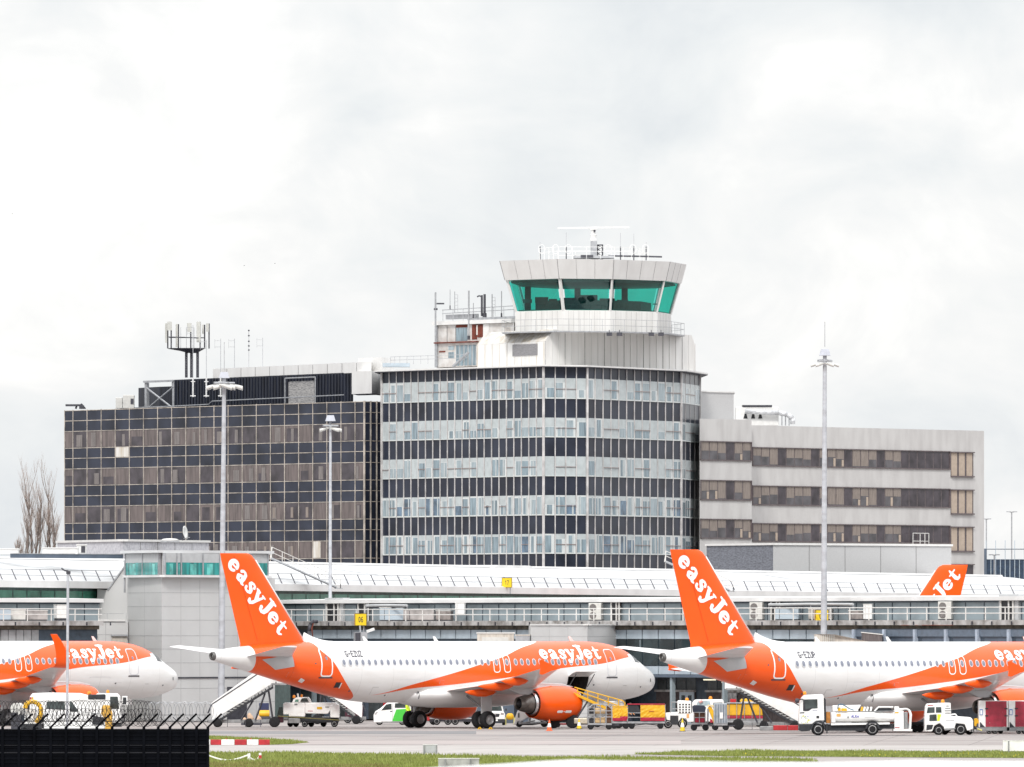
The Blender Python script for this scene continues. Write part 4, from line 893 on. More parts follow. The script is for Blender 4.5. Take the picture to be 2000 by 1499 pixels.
# ---------------------------------------------------------------- light grey clad block with the green-windowed room
def clad_block():
    fl = Face(249, 804, 316, 797); fr = Face(316, 797, 537, 807); wl = Face(75, 802, 250, 803.6); t, new = base('service_block', 'light grey panelled block carrying a green-windowed room, beside the nose of the left airliner', 'building', fr.A)
    zt = ZY(1128, 798); zw = ZY(1214, 803); bk = Vector((.3, 26, 0))
    mb = new(); mb.prism([(p.x, p.y) for p in (fl.A, fl.B, fr.B, fr.B+Vector((-.4, 14, 0)), fl.A+Vector((-.3, 14, 0)))], 0, zt); obj('wall', mb, M_CLG, t)
    mb = new(); mb.prism([(p.x, p.y) for p in (wl.A, wl.B, wl.B+Vector((0, 10, 0)), wl.A+Vector((-.3, 10, 0)))], 0, zw); obj('wall', mb, M_CLG, t)
    mb = new(); wl.box(mb, -.15, wl.L-.25, zw+.003, zw+.14, -.35, .12); obj('coping', mb, M_FSC, t)
    m = Face(190, 806, 251, 805.2); mb = new(); zz = lambda y: ZY(y, 806)
    mb.extr([m.p(0, zw-.2), m.p(m.L, zw-.2), m.p(m.L, zz(1104)), m.p(m.u(246), zz(1104)), m.p(m.u(211), zz(1153)), m.p(0, zz(1151))], (-.2, 6, 0)); obj('wall', mb, M_CLG, t)
    mb = new(); mb.tube([m.p(m.u(246), zz(1103.5), .05), m.p(m.u(211), zz(1153), .05)], .07, 5); obj('verge', mb, M_STL, t)
    def grid(f, nv, zlist, z1, ua=0, ub=None):
        ub = ub or f.L
        for k in range(1, nv): mb = new(); u = lerp(ua, ub, k/nv); f.box(mb, u-.022, u+.022, 0, z1, .002, .008); obj('panel_joint', mb, M_JNT2, t)
        for z in zlist: mb = new(); f.box(mb, ua, ub, z-.022, z+.022, .003, .009); obj('panel_joint', mb, M_JNT2, t)
    zs = [ZY(y, 798) for y in (1158,1185,1211.5,1242,1268,1295,1345,1372)]
    grid(fl, 2, zs, zt-.2); grid(fr, 6, zs, zt-.2); grid(wl, 4, [ZY(1240, 803), ZY(1295, 803), ZY(1345, 803)], zw-.1)
    mb = new(); fr.box(mb, 0, fr.L, ZY(1324, 800)-.05, ZY(1324, 800)+.05, .01, .06); obj('cable_run', mb, M_DST, t)
    # rails on the low wing
    for y in (1199,): mb = new(); mb.tube([wl.p(wl.L*.4, ZY(y, 803), -.1), wl.p(wl.L-.3, ZY(y, 803), -.1)], .02, 4); obj('rail', mb, M_STL, t)
    for x in (148, 190, 210, 247): mb = new(); u = wl.u(x); mb.tube([wl.p(u, zw+.1, -.1), wl.p(u, ZY(1198, 803), -.1)], .025, 4); obj('post', mb, M_STL, t)
    # green-windowed room: set on the block, same plan
    cl = Face(246, 803.6, 318, 796.6); cr = Face(318, 796.6, 525, 806); zr = ZY(1080.5, 798); zf = ZY(1099, 798); zb = ZY(1123.5, 798)
    mb = new(); mb.prism([(p.x, p.y) for p in (cl.p(.12,0,-.12), cl.p(cl.L,0,-.12), cr.p(cr.L-.1,0,-.12), cr.B+Vector((-.6, 10, 0)), cl.A+Vector((0, 10, 0)))], zt+.003, zr); obj('wall', mb, M_CLG, t)
    mb = new(); mb.prism([(p.x, p.y) for p in (cl.p(-.25,0,.35), cl.p(cl.L,0,.38), cr.p(cr.L+.2,0,.35), cr.B+Vector((-.2, 10.5, 0)), cl.A+Vector((-.4, 10.5, 0)))], zr+.003, zr+.2); obj('roof', mb, M_WRF, t)
    for f in (cl, cr): mb = new(); f.box(mb, -.05, f.L+.05, zt+.003, zb, -.1, .24); obj('sill', mb, M_WFA, t)
    def wins(f, xs):
        for a, b in zip(xs, xs[1:]):
            u0, u1 = f.u(a)+.06, f.u(b)-.06; mb = new(); f.rect(mb, u0, u1, zb+.02, zf, .10); mb.mi = 1
            r = rnd.random(); u2 = lerp(u0, u1, .2+.4*r); f.rect(mb, u2, lerp(u2, u1, .5), zb+.02, lerp(zb, zf, .9), .11); obj('window', mb, [M_TEA, M_TEA2], t)
            mb = new(); f.rect(mb, u0, u1, zf, zr-.02, .102); obj('spandrel', mb, M_GRY, t)
        for a in xs: mb = new(); u = f.u(a); f.box(mb, u-.06, u+.06, zb+.003, zr-.003, -.05, .15); obj('mullion', mb, M_STL, t)
    wins(cl, [247.5, 281, 312.5]); wins(cr, [320, 343, 351.5, 394, 427, 478, 521])
    mb = new(); mb.tube([cl.p(.05, ZY(1095, 803), .12), cl.p(.05, ZY(1158, 803), .12)], .07, 6); obj('downpipe', mb, M_STL, t)
    # dark door low on the right, old hatches with rust
    u0, u1 = fr.u(443), fr.u(482); mb = new(); fr.rect(mb, u0, u1, 0, ZY(1342, 803), .02); obj('door', mb, M_DST, t)
    for a, b, c, d in ((137, 187, 1240, 1275), (218, 247, 1243, 1275)):
        u0, u1 = wl.u(a), wl.u(b); mb = new(); wl.box(mb, u0, u1, ZY(d, 803), ZY(c, 803), .003, .12); obj('hatch', mb, M_BEI, t)
        mb = new(); wl.box(mb, u0-.05, u1+.05, ZY(c, 803), ZY(c, 803)+.12, .004, .3); obj('hood', mb, M_STL, t)
M_JNT2 = mat('fine_joint', (.45,.45,.455), .7); M_TEA2 = mat('teal_reflection', (.12,.5,.46), .1, var=.4, scale=1.5); M_GRY = mat('pale_grey_panel', (.47,.48,.49), .5, var=.06)
clad_block()
mb = MB(); t = thing('security_camera', 'small white camera on the corner of the low panelled wing', 'camera', P(74, 1221, 800)); mb.box(-.35, .35, -.2, .2, -.08, .1); obj('housing', mb, M_WHT, t, bevel=.03); mb = MB(); mb.tube([(.1,0,-.05),(.4,.5,-.1)], .04, 5); obj('arm', mb, M_STL, t)

# ---------------------------------------------------------------- pier with the terrace
FP = Face(650, 815, 2000, 735)
def pier(f, t, new, ua, ub, xpan, xa=0, xb=0):
    zs = dict(led0=6.98, led1=7.32, grim=6.68, eave0=8.64, eave1=8.92)
    def swp(sec, a=ua, b=ub):
        mb = new(); mb.loft([[f.p(u, z, o) for o, z in sec] for u in (a, b)]); return mb
    obj('wall', swp([(-.05,3.5),(-.05,6.7),(-9,6.7),(-9,0),(-2.2,0),(-2.2,3.5)]), M_NVY, t)
    obj('soffit', swp([(.12,3.32),(.12,3.52),(-.04,3.52),(-2.19,3.5),(-2.19,3.4)]), M_SLT, t)
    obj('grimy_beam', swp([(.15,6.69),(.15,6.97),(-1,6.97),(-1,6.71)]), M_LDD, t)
    obj('ledge', swp([(.55,6.975),(.55,7.30),(-2.6,7.32),(-2.6,6.985)]), M_LDG, t)
    obj('upper_wall', swp([(-2.5,7.33),(-2.5,8.66),(-9,8.66),(-9,7.33)], ua-xa, ub+xb), M_BGP, t)
    obj('eave', swp([(-2.05,8.64),(-2.05,8.90),(-8.9,9.02),(-8.9,8.68),(-2.4,8.62)], ua-xa, ub+xb), M_WFA, t)
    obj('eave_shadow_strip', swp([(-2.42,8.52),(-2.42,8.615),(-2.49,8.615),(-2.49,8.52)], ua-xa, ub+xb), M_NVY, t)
    m = 2.17; u = ua+.4-xa; k = 0
    while u < ub-1+xb:
        mb = new(); f.box(mb, u-.03, u+.03, 7.34, 8.5, -2.49, -2.46); obj('panel_seam', mb, M_NVY, t)
        u += 2.3
    for h in (8.16, 7.76): mb = new(); mb.tube([f.p(ua, h, .42), f.p(ub, h, .42)], .035, 5); obj('rail', mb, M_RAIL, t)
    u = ua+.6
    while u < ub:
        mb = new(); mb.tube([f.p(u, 7.3, .42), f.p(u, 8.16, .42)], .04, 5); obj('post', mb, M_RAIL, t)
        mb = new(); f.box(mb, u+1.0, u+1.07, 6.98, 7.22, .56, .63); obj('ledge_clip', mb, M_DST, t); u += 2.42
    return m
def build_pier():
    t, new = base('terminal_pier', 'low terminal pier with a railed terrace and pale blue panels behind the middle airliner', 'terminal', FP.A)
    f = FP; ua, ub = f.u(540), f.u(2075); m = pier(f, t, new, ua, ub, None, 4.2, 0)
    us = f.u(1677)
    n = 0; u = f.u(602)
    while u < us-.5:
        e = min(u+m, us); mb = new(); f.box(mb, u+.07, e-.07, 6.02, 6.66, -.04, .03); obj('panel', mb, M_BLU, t)
        if u > f.u(1190) and u < f.u(1350):
            mb = new(); f.box(mb, u+.07, e-.07, 4.16, 5.98, -.04, .01); obj('window', mb, M_DGL, t)
            mb = new(); f.box(mb, u+.07, e-.07, 3.54, 4.1, -.04, .03); obj('panel', mb, M_BLU, t)
        elif u > f.u(1420):
            mb = new(); f.box(mb, u+.07, e-.07, 5.3, 5.98, -.04, .01); obj('window', mb, M_DGL, t)
        u += m; n += 1
    # opening lights in the second window
    ux = f.u(1237); mb = new(); f.box(mb, ux, ux+2.0, 5.2, 5.28, .011, .06); f.box(mb, ux+.95, ux+1.03, 5.28, 5.95, .012, .06); obj('window_bar', mb, M_BGP, t)
    # slate section on the right with pale posts and doors
    mb = new(); f.box(mb, us, ub, 3.6, 6.72, -.03, .22); obj('slate_wall', mb, M_SLT, t)
    mb = new(); f.box(mb, us, ub, 6.2, 6.66, .223, .34); obj('header', mb, M_SLT2, t)
    w = 3.86; u = us; k = 0
    while u < ub-1:
        mb = new(); f.box(mb, u-.13, u+.13, 3.6, 6.68, .224, .48); obj('pier_post', mb, M_BLU2, t)
        mb = new(); f.box(mb, u+.2, u+.62, 3.6, 6.1, .223, .23); obj('recess', mb, M_NVY, t)
        if k >= 2:
            for j in (0, 1):
                a = u+.95+j*1.45; mb = new(); f.box(mb, a, a+1.25, 3.7, 5.9, .223, .27); d = obj('door', mb, M_SLT2, t)
                mb = new(); f.rect(mb, a+.22, a+1.03, 4.5, 5.7, .28); obj('door_glass', mb, M_DGL if k > 2 else mat('lit_door_glass', (.14,.12,.07), .2, var=.6), d)
        u += w; k += 1
    # ground floor: glazing over a sill, brick, doors, pale columns
    for xa, xb in ((1232, 1308), (1330, 1410), (1428, 1560)):
        u0, u1 = f.u(xa), f.u(xb); nn = max(2, int((u1-u0)/1.25))
        for k in range(nn):
            a, b = lerp(u0, u1, k/nn)+.05, lerp(u0, u1, (k+1)/nn)-.05; mb = new(); f.rect(mb, a, b, 2.45, 3.32, -2.17); obj('window', mb, M_DGL2, t)
        mb = new(); f.box(mb, u0, u1, 2.28, 2.43, -2.19, -1.95); obj('sill', mb, M_LDG, t)
        mb = new(); f.box(mb, u0, u1, 0, 2.27, -2.19, -2.1); obj('brick_panel', mb, M_BRK2, t)
    for x in (1310, 1412, 1545, 1640, 760, 700, 610):
        mb = new(); u = f.u(x); f.box(mb, u-.14, u+.14, 0, 3.31, -.3, -.02); obj('column', mb, M_BGP, t)
    u0 = f.u(1279); 
    mb = new(); f.box(mb, u0, f.u(1307), 0, 2.3, -2.09, -2.02); d = obj('door', mb, M_BLU, t)
    for a, b in ((1283, 1290), (1296, 1303)): mb = new(); f.rect(mb, f.u(a), f.u(b), .9, 2.05, -2.01); obj('door_glass', mb, M_DGL, d)
    mb = new(); f.rect(mb, f.u(1299), f.u(1305), .25, .8, -2.009); obj('door_notice', mb, M_OGS, d)
    mb = new(); f.box(mb, f.u(1361), f.u(1391), 1.35, 2.26, -2.09, -2.0); obj('noticeboard', mb, mat('mottled_notice', (.42,.42,.43), .6, var=.9, scale=2.2), t)
    for x, z in ((1361, 3.12), (1397, 2.95), (1530, 3.0)):
        mb = new(); u = f.u(x); f.box(mb, u-.6, u+.6, z, z+.09, -1.2, -.9); obj('strip_light', mb, mat('lit_tube', (.9,.82,.6), .4, emit=.8), t)
    # curtain walling left of the annex, under the belly of the airliner
    for k in range(9):
        u = lerp(f.u(548), f.u(745), k/9); mb = new(); f.box(mb, u+.06, u+1.6, .1, 3.3, -.9, -.8); obj('curtain_wall', mb, M_DGL2 if k % 3 else M_SLT, t)
    mb = new(); u = f.u(732); f.box(mb, u, u+.35, .2, 3.2, -.79, -.7); obj('red_post', mb, mat('red_paint', (.55,.02,.03), .5), t)
    return t
M_SLT2 = mat('slate_blue_trim', (.125,.16,.21), .5, var=.12); M_BLU2 = mat('pale_blue_post', (.40,.46,.55), .5, var=.1); M_DGL2 = mat('grey_glazing', (.07,.08,.085), .15, spec=.5, var=.4, scale=.6)
build_pier()
return_face = []
def build_left_pier():
    f = Face(-60, 783, 200, 793); t, new = base('terminal_pier', 'left piece of the railed terminal terrace beside the light grey block', 'terminal', f.A)
    pier(f, t, new, 0, f.u(191), None, 0, 2.7); return_face.append(f)
    for k in range(12):
        u = k*.78; mb = new(); 
        if f.p(u+.7, 0).x < f.p(f.u(76), 0).x: f.box(mb, u+.04, u+.74, 5.3, 6.66, -.04, .03); obj('panel', mb, M_BGP2, t)
M_BGP2 = mat('mottled_grey_panel', (.33,.34,.35), .4, var=.3, scale=.8)
build_left_pier()

# annex box in front of the pier
def annex():
    a = Face(1037, 786, 1147, 776); b = Face(1147, 776, 1222, 781.5); t, new = base('annex', 'plain light grey box annex rising behind the cockpit of the middle airliner', 'building', a.A); zt = ZY(1222, 778)
    mb = new(); mb.prism([(p.x, p.y) for p in (a.A, a.B, b.B, b.B+Vector((.2, 8, 0)), a.A+Vector((-.3, 8, 0)))], 0, zt); obj('wall', mb, M_CLG, t)
    for f in (a, b): mb = new(); f.box(mb, -.03, f.L+.03, zt+.003, zt+.1, -.3, .08); obj('coping', mb, M_FSC, t)
    for f, us in ((a, (.33, .66)), (b, (.02,))):
        for u in us: mb = new(); f.box(mb, f.L*u-.02, f.L*u+.02, 0, zt-.01, .002, .01); obj('panel_joint', mb, M_JNT2, t)
        for k in range(1, 9): mb = new(); f.box(mb, 0, f.L, zt*k/9-.012, zt*k/9+.012, .003, .008); obj('panel_joint', mb, M_JNT2, t)
annex()

# ---------------------------------------------------------------- things standing on the terrace
def on_terrace(x, o=-1.2): u = FP.u(x); p = FP.p(u, 7.325, o); return p
RZP = math.atan2(FP.d.y, FP.d.x)
def frame_at(x, o=-1.2, left=False): return on_terrace(x, o)
def ac_unit(label, x, w=.95, h=1.25):
    t = thing('condenser', label, 'condenser', on_terrace(x, -1.6), R(-20), 'twin-fan condensers on the terrace')
    mb = MB(); mb.box(-w/2, w/2, 0, .5, .05, h); obj('casing', mb, M_CLG2, t, bevel=.03)
    for z in (.36, .93):
        mb = MB(); mb.lathe([(0,.0),(0,.22),(.04,.24),(.04,.26)], (-.14,-.045,z), (0,1,0), 18); obj('fan', mb, M_FAN, t)
    mb = MB(); mb.box(-w/2, w/2, .05, .45, 0, .048); obj('foot', mb, M_DST, t)
M_CLG2 = mat('cream_casing', (.60,.59,.56), .5, var=.08); M_FAN = mat('fan_grille', (.17,.155,.15), .6, var=.3, scale=9)
ac_unit('cream twin-fan condenser on the terrace above the annex', 1124)
ac_unit('cream twin-fan condenser on the terrace right of the nearest tail fin', 1438)
ac_unit('cream twin-fan condenser on the terrace left of the far orange tail fin', 1806)
def doorway(label, x, w, housing):
    t = thing('roof_doorway', label, 'doorway', on_terrace(x, -2.3), RZP, 'dark doorways on the terrace')
    mb = MB(); mb.box(-w/2, w/2, -.02, .02, 0, 1.28); obj('opening', mb, M_DRK, t)
    for q in (-w/2, w*.15, w/2): mb = MB(); mb.box(q-.05, q+.05, -.10, -.021, 0, 1.3); obj('jamb', mb, M_RAIL, t)
    if housing:
        mb = MB(); mb.box(-w*.75, w*.85, .021, .6, 0, 1.72); obj('housing', mb, M_GRY, t)
    mb = MB(); mb.box(-w/2, w/2, -.1, -.021, 1.285, 1.36); obj('lintel', mb, M_RAIL, t)
doorway('dark doorway in a grey housing left of the 06 sign', 598, 1.7, True); doorway('dark doorway between the grey housing and the 06 sign', 658, 1.5, False)
doorway('dark doorway just right of the condenser above the annex', 1149, 1.1, False); doorway('dark doorway in a grey housing left of the nearest tail fin', 1314, 1.5, True)
doorway('dark doorway right of the condenser behind the nearest fin', 1461, 1.1, False); doorway('dark doorway in a grey housing at the right end of the terrace', 1912, 1.5, True)
def cabinet(name, label, x, w, h, d, m, z=0, o=-1.4, rz=None, feet=True):
    p = on_terrace(x, o); t = thing(name, label, 'cabinet', (p.x, p.y, p.z+z), R(-12) if rz is None else rz)
    mb = MB(); mb.box(-w/2, w/2, -d/2, d/2, .06, h); obj('casing', mb, m, t, bevel=.03)
    mb = MB(); mb.box(-w/2-.02, w/2+.02, -d/2-.02, d/2+.02, h+.003, h+.05); obj('lid', mb, M_RAIL, t)
    if feet: mb = MB(); mb.box(-w/2+.05, w/2-.05, -d/2+.05, d/2-.05, 0, .057); obj('plinth', mb, M_DST, t)
    mb = MB(); mb.box(-w*.3, -w*.28, -d/2-.012, -d/2-.002, .1, h-.05); obj('door_line', mb, M_DST, t)
    return t
cabinet('air_handler', 'long grey air handler right of the 06 sign', 788, 2.3, .78, 1.0, mat('worn_grey', (.40,.37,.36), .6, var=.3, scale=1.5))
cabinet('air_handler', 'short dark grey air handler beside the long one', 836, 1.1, .70, 1.0, mat('worn_dark_grey', (.25,.22,.21), .7, var=.3))
cabinet('air_handler', 'pale blue air handler under a flat canopy behind the 06 sign', 735, 1.8, .95, 1.0, M_BLU)
cabinet('control_cabinet', 'white cabinet on legs behind the terrace rail above the wing root', 867, .7, .85, .5, M_WHT, .42)
cabinet('control_cabinet', 'white cabinet on the terrace right of the big lamp mast', 1662, .6, 1.05, .5, M_WHT)
cabinet('air_handler', 'pale air handler left of the yellow 0 sign', 1570, 1.6, .75, 1.0, mat('worn_cream', (.46,.43,.40), .6, var=.3, scale=2))
cabinet('air_handler', 'pale blue air handler between the condenser and the yellow 0 sign', 1505, 1.7, .8, 1.0, M_BLU)
cabinet('air_handler', 'dirty grey air handler right of the yellow 0 sign', 1640, 1.0, .62, 1.0, MATS['worn_dark_grey'])
_f = return_face[0]
for x, w, h, m, z, l in ((137, .75, 1.0, M_WHT, .1, 'white cabinet on the left terrace beside the slim pole'),(90, 1.5, .7, MATS['worn_grey'], 0, 'grey air handler on the left terrace'),(52, 1.1, .75, M_CLG2, 0, 'cream air handler on the left terrace'),(22, 1.2, .8, M_BLU, 0, 'pale blue air handler at the left edge of the terrace')):
    q_p = _f.p(_f.u(x), 7.325, -1.0); t = thing('air_handler' if w > .8 else 'control_cabinet', l, 'cabinet', (q_p.x, q_p.y, q_p.z+z), R(20)); mb = MB(); mb.box(-w/2, w/2, -.4, .4, .06, h); obj('casing', mb, m, t, bevel=.03); mb = MB(); mb.box(-w/2-.02, w/2+.02, -.42, .42, h+.003, h+.05); obj('lid', mb, M_RAIL, t); mb = MB(); mb.box(-w/2+.05, w/2-.05, -.35, .35, -z, .057); obj('plinth', mb, M_DST, t)
def canopy(label, x0, x1, z):
    a, b = on_terrace(x0, -1.0), on_terrace(x1, -1.0); t = thing('pipe_canopy', label, 'pipe run', a); d = b-a; mb = MB(); mb.tube([(0,0,z),(d.x*.5,d.y*.5,z+.03),(d.x,d.y,z)], .09, 6); obj('pipe', mb, M_GRY, t)
    mb = MB(); mb.tube([(0,.2,z-.12),(d.x,d.y+.2,z-.1)], .05, 6); obj('cable', mb, M_DST, t)
    for k in (0, .5, 1): mb = MB(); mb.tube([(d.x*k,d.y*k,0),(d.x*k,d.y*k,z)], .03, 4); obj('support', mb, M_STL, t)
canopy('pale pipe run on supports above the 06 sign', 692, 772, 1.12); canopy('pale pipe run on supports above the yellow 0 sign', 1478, 1642, 1.08)
def parapet_box(label, x):
    p = on_terrace(x, -2.3); t = thing('vent_box', label, 'vent', (p.x, p.y, 8.93), R(-15), 'small vents on the terrace roof'); mb = MB(); mb.box(-.18,.18,-.2,.2,-.02,.16); obj('casing', mb, M_CLG2, t); mb = MB(); mb.box(-.21,.21,-.23,.23,.163,.2); obj('cap', mb, M_WHT, t)
sign('yellow 06 sign on the terrace edge', 704.5, 1210.5, 23, 23.5, 806, '06', R(10)); sign('yellow sign with a 0, partly behind the big lamp mast', 1605, 1204, 26, 24.5, 757, '0 ', R(10))
# small square signal unit and camera under the 06 sign
t = thing('docking_guidance_box', 'dark grey square box hanging under the 06 sign', 'guidance unit', P(704, 1243, 801), R(12)); mb = MB(); mb.box(-.45,.45,-.3,.3,-.5,.3); obj('housing', mb, M_STL, t); mb = MB(); mb.box(-.44,-.06,-.33,-.303,-.44,.26); obj('display', mb, M_DST, t); mb = MB(); mb.tube([(0,0,.3),(0,.2,.75)], .06, 5); obj('arm', mb, M_STL, t)
t = thing('security_camera', 'white camera tilted down beside the 06 sign', 'camera', P(724, 1232, 801), R(20)); mb = MB(); mb.extr([(-.3,-.1,-.18),(.28,-.1,.02),(.24,-.1,.2),(-.34,-.1,0)], (0,.2,0)); obj('housing', mb, M_WHT, t); mb = MB(); mb.tube([(-.1,.1,0),(-.3,.4,.1)], .04, 5); obj('arm', mb, M_DST, t)
t = thing('hose_loop', 'thick black hose looping down from the ledge beside the tail fin', 'hose', P(609, 1228, 806)); mb = MB(); mb.tube([(.4,.2,.5),(.1,0,.52),(-.12,-.05,.3),(-.2,-.05,-.2),(-.22,-.05,-1.0)], .13, 8); obj('hose', mb, M_DST, t, True); mb = MB(); mb.tube([(.12,-.1,.4),(0,-.12,0),(.1,-.12,-.9)], .05, 6); obj('hose_band', mb, M_RST, t)
# stair-top boxes peeping over the fuselages
t = thing('jetty_box', 'cream stair-top box showing above the fuselage left of the annex', 'cabin', XY(968, 787)); mb = MB(); w = 72/F*787/2; mb.box(-w, w, 0, 2.2, 3.2, ZY(1238, 787)); obj('wall', mb, M_BEI, t); mb = MB(); mb.box(-w-.06, w+.06, -.06, 2.3, ZY(1238, 787)+.003, ZY(1238, 787)+.09); obj('roof', mb, M_RAIL, t); mb = MB(); mb.box(-w*.75, w*.7, -.04, -.003, 3.5, ZY(1245, 787)); obj('panel', mb, M_CLG2, t); mb = MB(); mb.box(-w, w, 0.2, 2, 0, 3.197); obj('base', mb, M_SLT, t)
t = thing('jetty_box', 'small grey box between the cream box and the annex', 'cabin', XY(1021, 786)); mb = MB(); mb.box(-.52, .5, 0, 1.5, 3.2, ZY(1242, 786)); obj('wall', mb, M_STL, t); mb = MB(); mb.box(-.56, .54, -.04, 1.5, ZY(1242, 786)+.003, ZY(1242, 786)+.08); obj('roof', mb, M_BEI, t); mb = MB(); mb.box(-.4, .4, .2, 1.2, 0, 3.197); obj('base', mb, M_SLT, t)
t = thing('canopy_shelter', 'cream corrugated shelter roof showing above the nearest fuselage under the lamp mast', 'shelter', XY(1592, 742)); L = 110/F*742
mb = MB(); zt = ZY(1239, 742); mb.extr([(0,0,2.5),(0,0,zt),(1.3,-.6,zt-.02),(L*.95,-.6,zt-.5),(L*.95,-.6,2.5)], (0,2.5,0)); obj('roof', mb, M_BEI, t)
for k in range(9): mb = MB(); mb.box(.12+k*.14, .16+k*.14, -.025-.06*k, .0, 2.6, zt-.05); obj('rib', mb, M_CLG2, t)
mb = MB(); mb.box(.1, L*.9, .1, 2, 0, 2.497); obj('wall', mb, M_STL, t)
t = thing('canopy_shelter', 'small brown corrugated lean-to roof against the slate wall', 'shelter', XY(1684, 748)); mb = MB(); zt = ZY(1236.5, 748); mb.extr([(0,0,2.6),(0,0,zt),(1.35,0,zt-.15),(1.35,0,2.6)], (0,1.5,0)); obj('wall', mb, mat('brown_sheet', (.15,.125,.125), .7, var=.3, scale=6, stretch=(4,1,.2)), t); mb = MB(); mb.extr([(-.05,-.05,zt+.003),(1.4,-.05,zt-.15),(1.4,-.05,zt-.08),(-.05,-.05,zt+.07)], (0,1.6,0)); obj('roof', mb, M_RAIL, t)
# ================================================================ things on the office roofs
def at(name, label, cat, x, y, Y, rz=0, group=None):
    p = P(x, y, Y); t = thing(name, label, cat, p, rz, group); s = F/Y
    return t, (lambda px: (px-x)/s), (lambda py: (y-py)/s)
def tub(t, name, pts, r, m, n=5): mb = MB(); mb.tube(pts, r, n); return obj(name, mb, m, t)
def bx(t, name, a, m, bevel=0): mb = MB(); mb.box(*a); return obj(name, mb, m, t, bevel=bevel)

# plant room with dark ribbed walls on the dark office block
M_RIB = mat('dark_ribbed_sheet', (.016,.020,.034), .5, spec=.3, var=.7, scale=1.5, stretch=(6,6,.15)); M_AGE = mat('weathered_louvre', (.36,.35,.34), .8, var=.5, scale=6, stretch=(.4,.4,3), dirt=(.12,.12,.13))
def plant():
    f = Face(340, 1046, 690, 1016); t, new = base('plant_room', 'black ribbed plant room with a white fascia on the roof of the dark office block', 'plant room', P(340, 795, 1046))
    z = lambda y: ZY(y, 1035); zb = z(797)
    mb = new(); mb.prism([(p.x, p.y) for p in (f.A, f.B, f.B+Vector((-1,9,0)), f.A+Vector((-.5,9,0)))], zb, z(737)); obj('wall', mb, M_RIB, t)
    for k in range(60): mb = new(); u = f.L*(k+.5)/60; f.box(mb, u-.09, u+.09, zb, z(739), .003, .08); obj('rib', mb, M_RIB, t)
    g = Face(425, 1041, 735, 1013); mb = new(); mb.prism([(p.x, p.y) for p in (g.p(0,0,.5), g.p(g.L,0,.5), g.B+Vector((-1,10,0)), g.A+Vector((-.5,10,0)))], z(738), z(718)); obj('fascia', mb, M_FSC, t)
    for k in range(1, 11): mb = new(); g.box(mb, g.L*k/11-.03, g.L*k/11+.03, z(737.5), z(719), .503, .52); obj('joint', mb, M_JNT, t)
    u0, u1 = f.u(566), f.u(616); mb = new(); f.box(mb, u0, u1, zb, z(750), .003, .14); obj('louvre_door', mb, M_AGE, t)
    mb = new(); mb.tube([f.p(u0-.2, zb, .4), f.p(u0-.2, z(743.5), .4), f.p(u1+.7, z(743.5), .4), f.p(u1+.7, zb, .4)], .06, 5); obj('frame', mb, M_STL, t)
    # left bay: open steel frame with a cross brace
    h = Face(286, 1050, 341, 1046); mb = new(); mb.prism([(p.x, p.y) for p in (h.p(-.8,0,-2), h.p(h.L-.003,0,-2), h.B+Vector((-.5,7,0)), h.A+Vector((-1,7,0)))], zb, z(748)); obj('wall', mb, M_RIB, t)
    for u in (0, h.L*.98): mb = new(); h.box(mb, u-.17, u+.17, zb, z(737), -.2, .1); obj('steel_post', mb, M_STL, t)
    mb = new(); h.box(mb, -.2, h.L, z(741), z(737), .103, .25); obj('steel_beam', mb, M_STL, t)
    for a, b in ((0, 1), (1, 0)): mb = new(); mb.tube([h.p(h.L*a, z(750), .06), h.p(h.L*b, zb+.1, .06)], .09, 5); obj('brace', mb, M_STL, t)
    mb = new(); mb.tube([h.p(-3, z(791), 1), f.p(0, z(790), 1), f.p(f.L*.25, z(789), 1), f.p(f.L*.27, z(783), 1), f.p(f.L, z(780.5), 1)], .05, 5); obj('guard_rail', mb, M_STL, t)
    # white boxes at the right end
    mb = new(); q = Face(687, 1011, 726, 1008); mb.prism([(p.x, p.y) for p in (q.A, q.B, q.B+Vector((1,6,0)), q.A+Vector((.5,6,0)))], z(781), z(738)); obj('white_housing', mb, M_FSC, t)
    mb = new(); q = Face(700, 1018, 746, 1014); mb.prism([(p.x, p.y) for p in (q.A, q.B, q.B+Vector((1,6,0)), q.A+Vector((.5,6,0)))], z(738), z(709)); obj('white_housing', mb, M_FSC, t)
    mb = new(); q = Face(726.2, 1010, 746, 1012); mb.prism([(p.x, p.y) for p in (q.A, q.B, q.B+Vector((1,6,0)), q.A+Vector((.5,6,0)))], z(781), z(741)); obj('white_housing', mb, M_GRY, t)
plant()
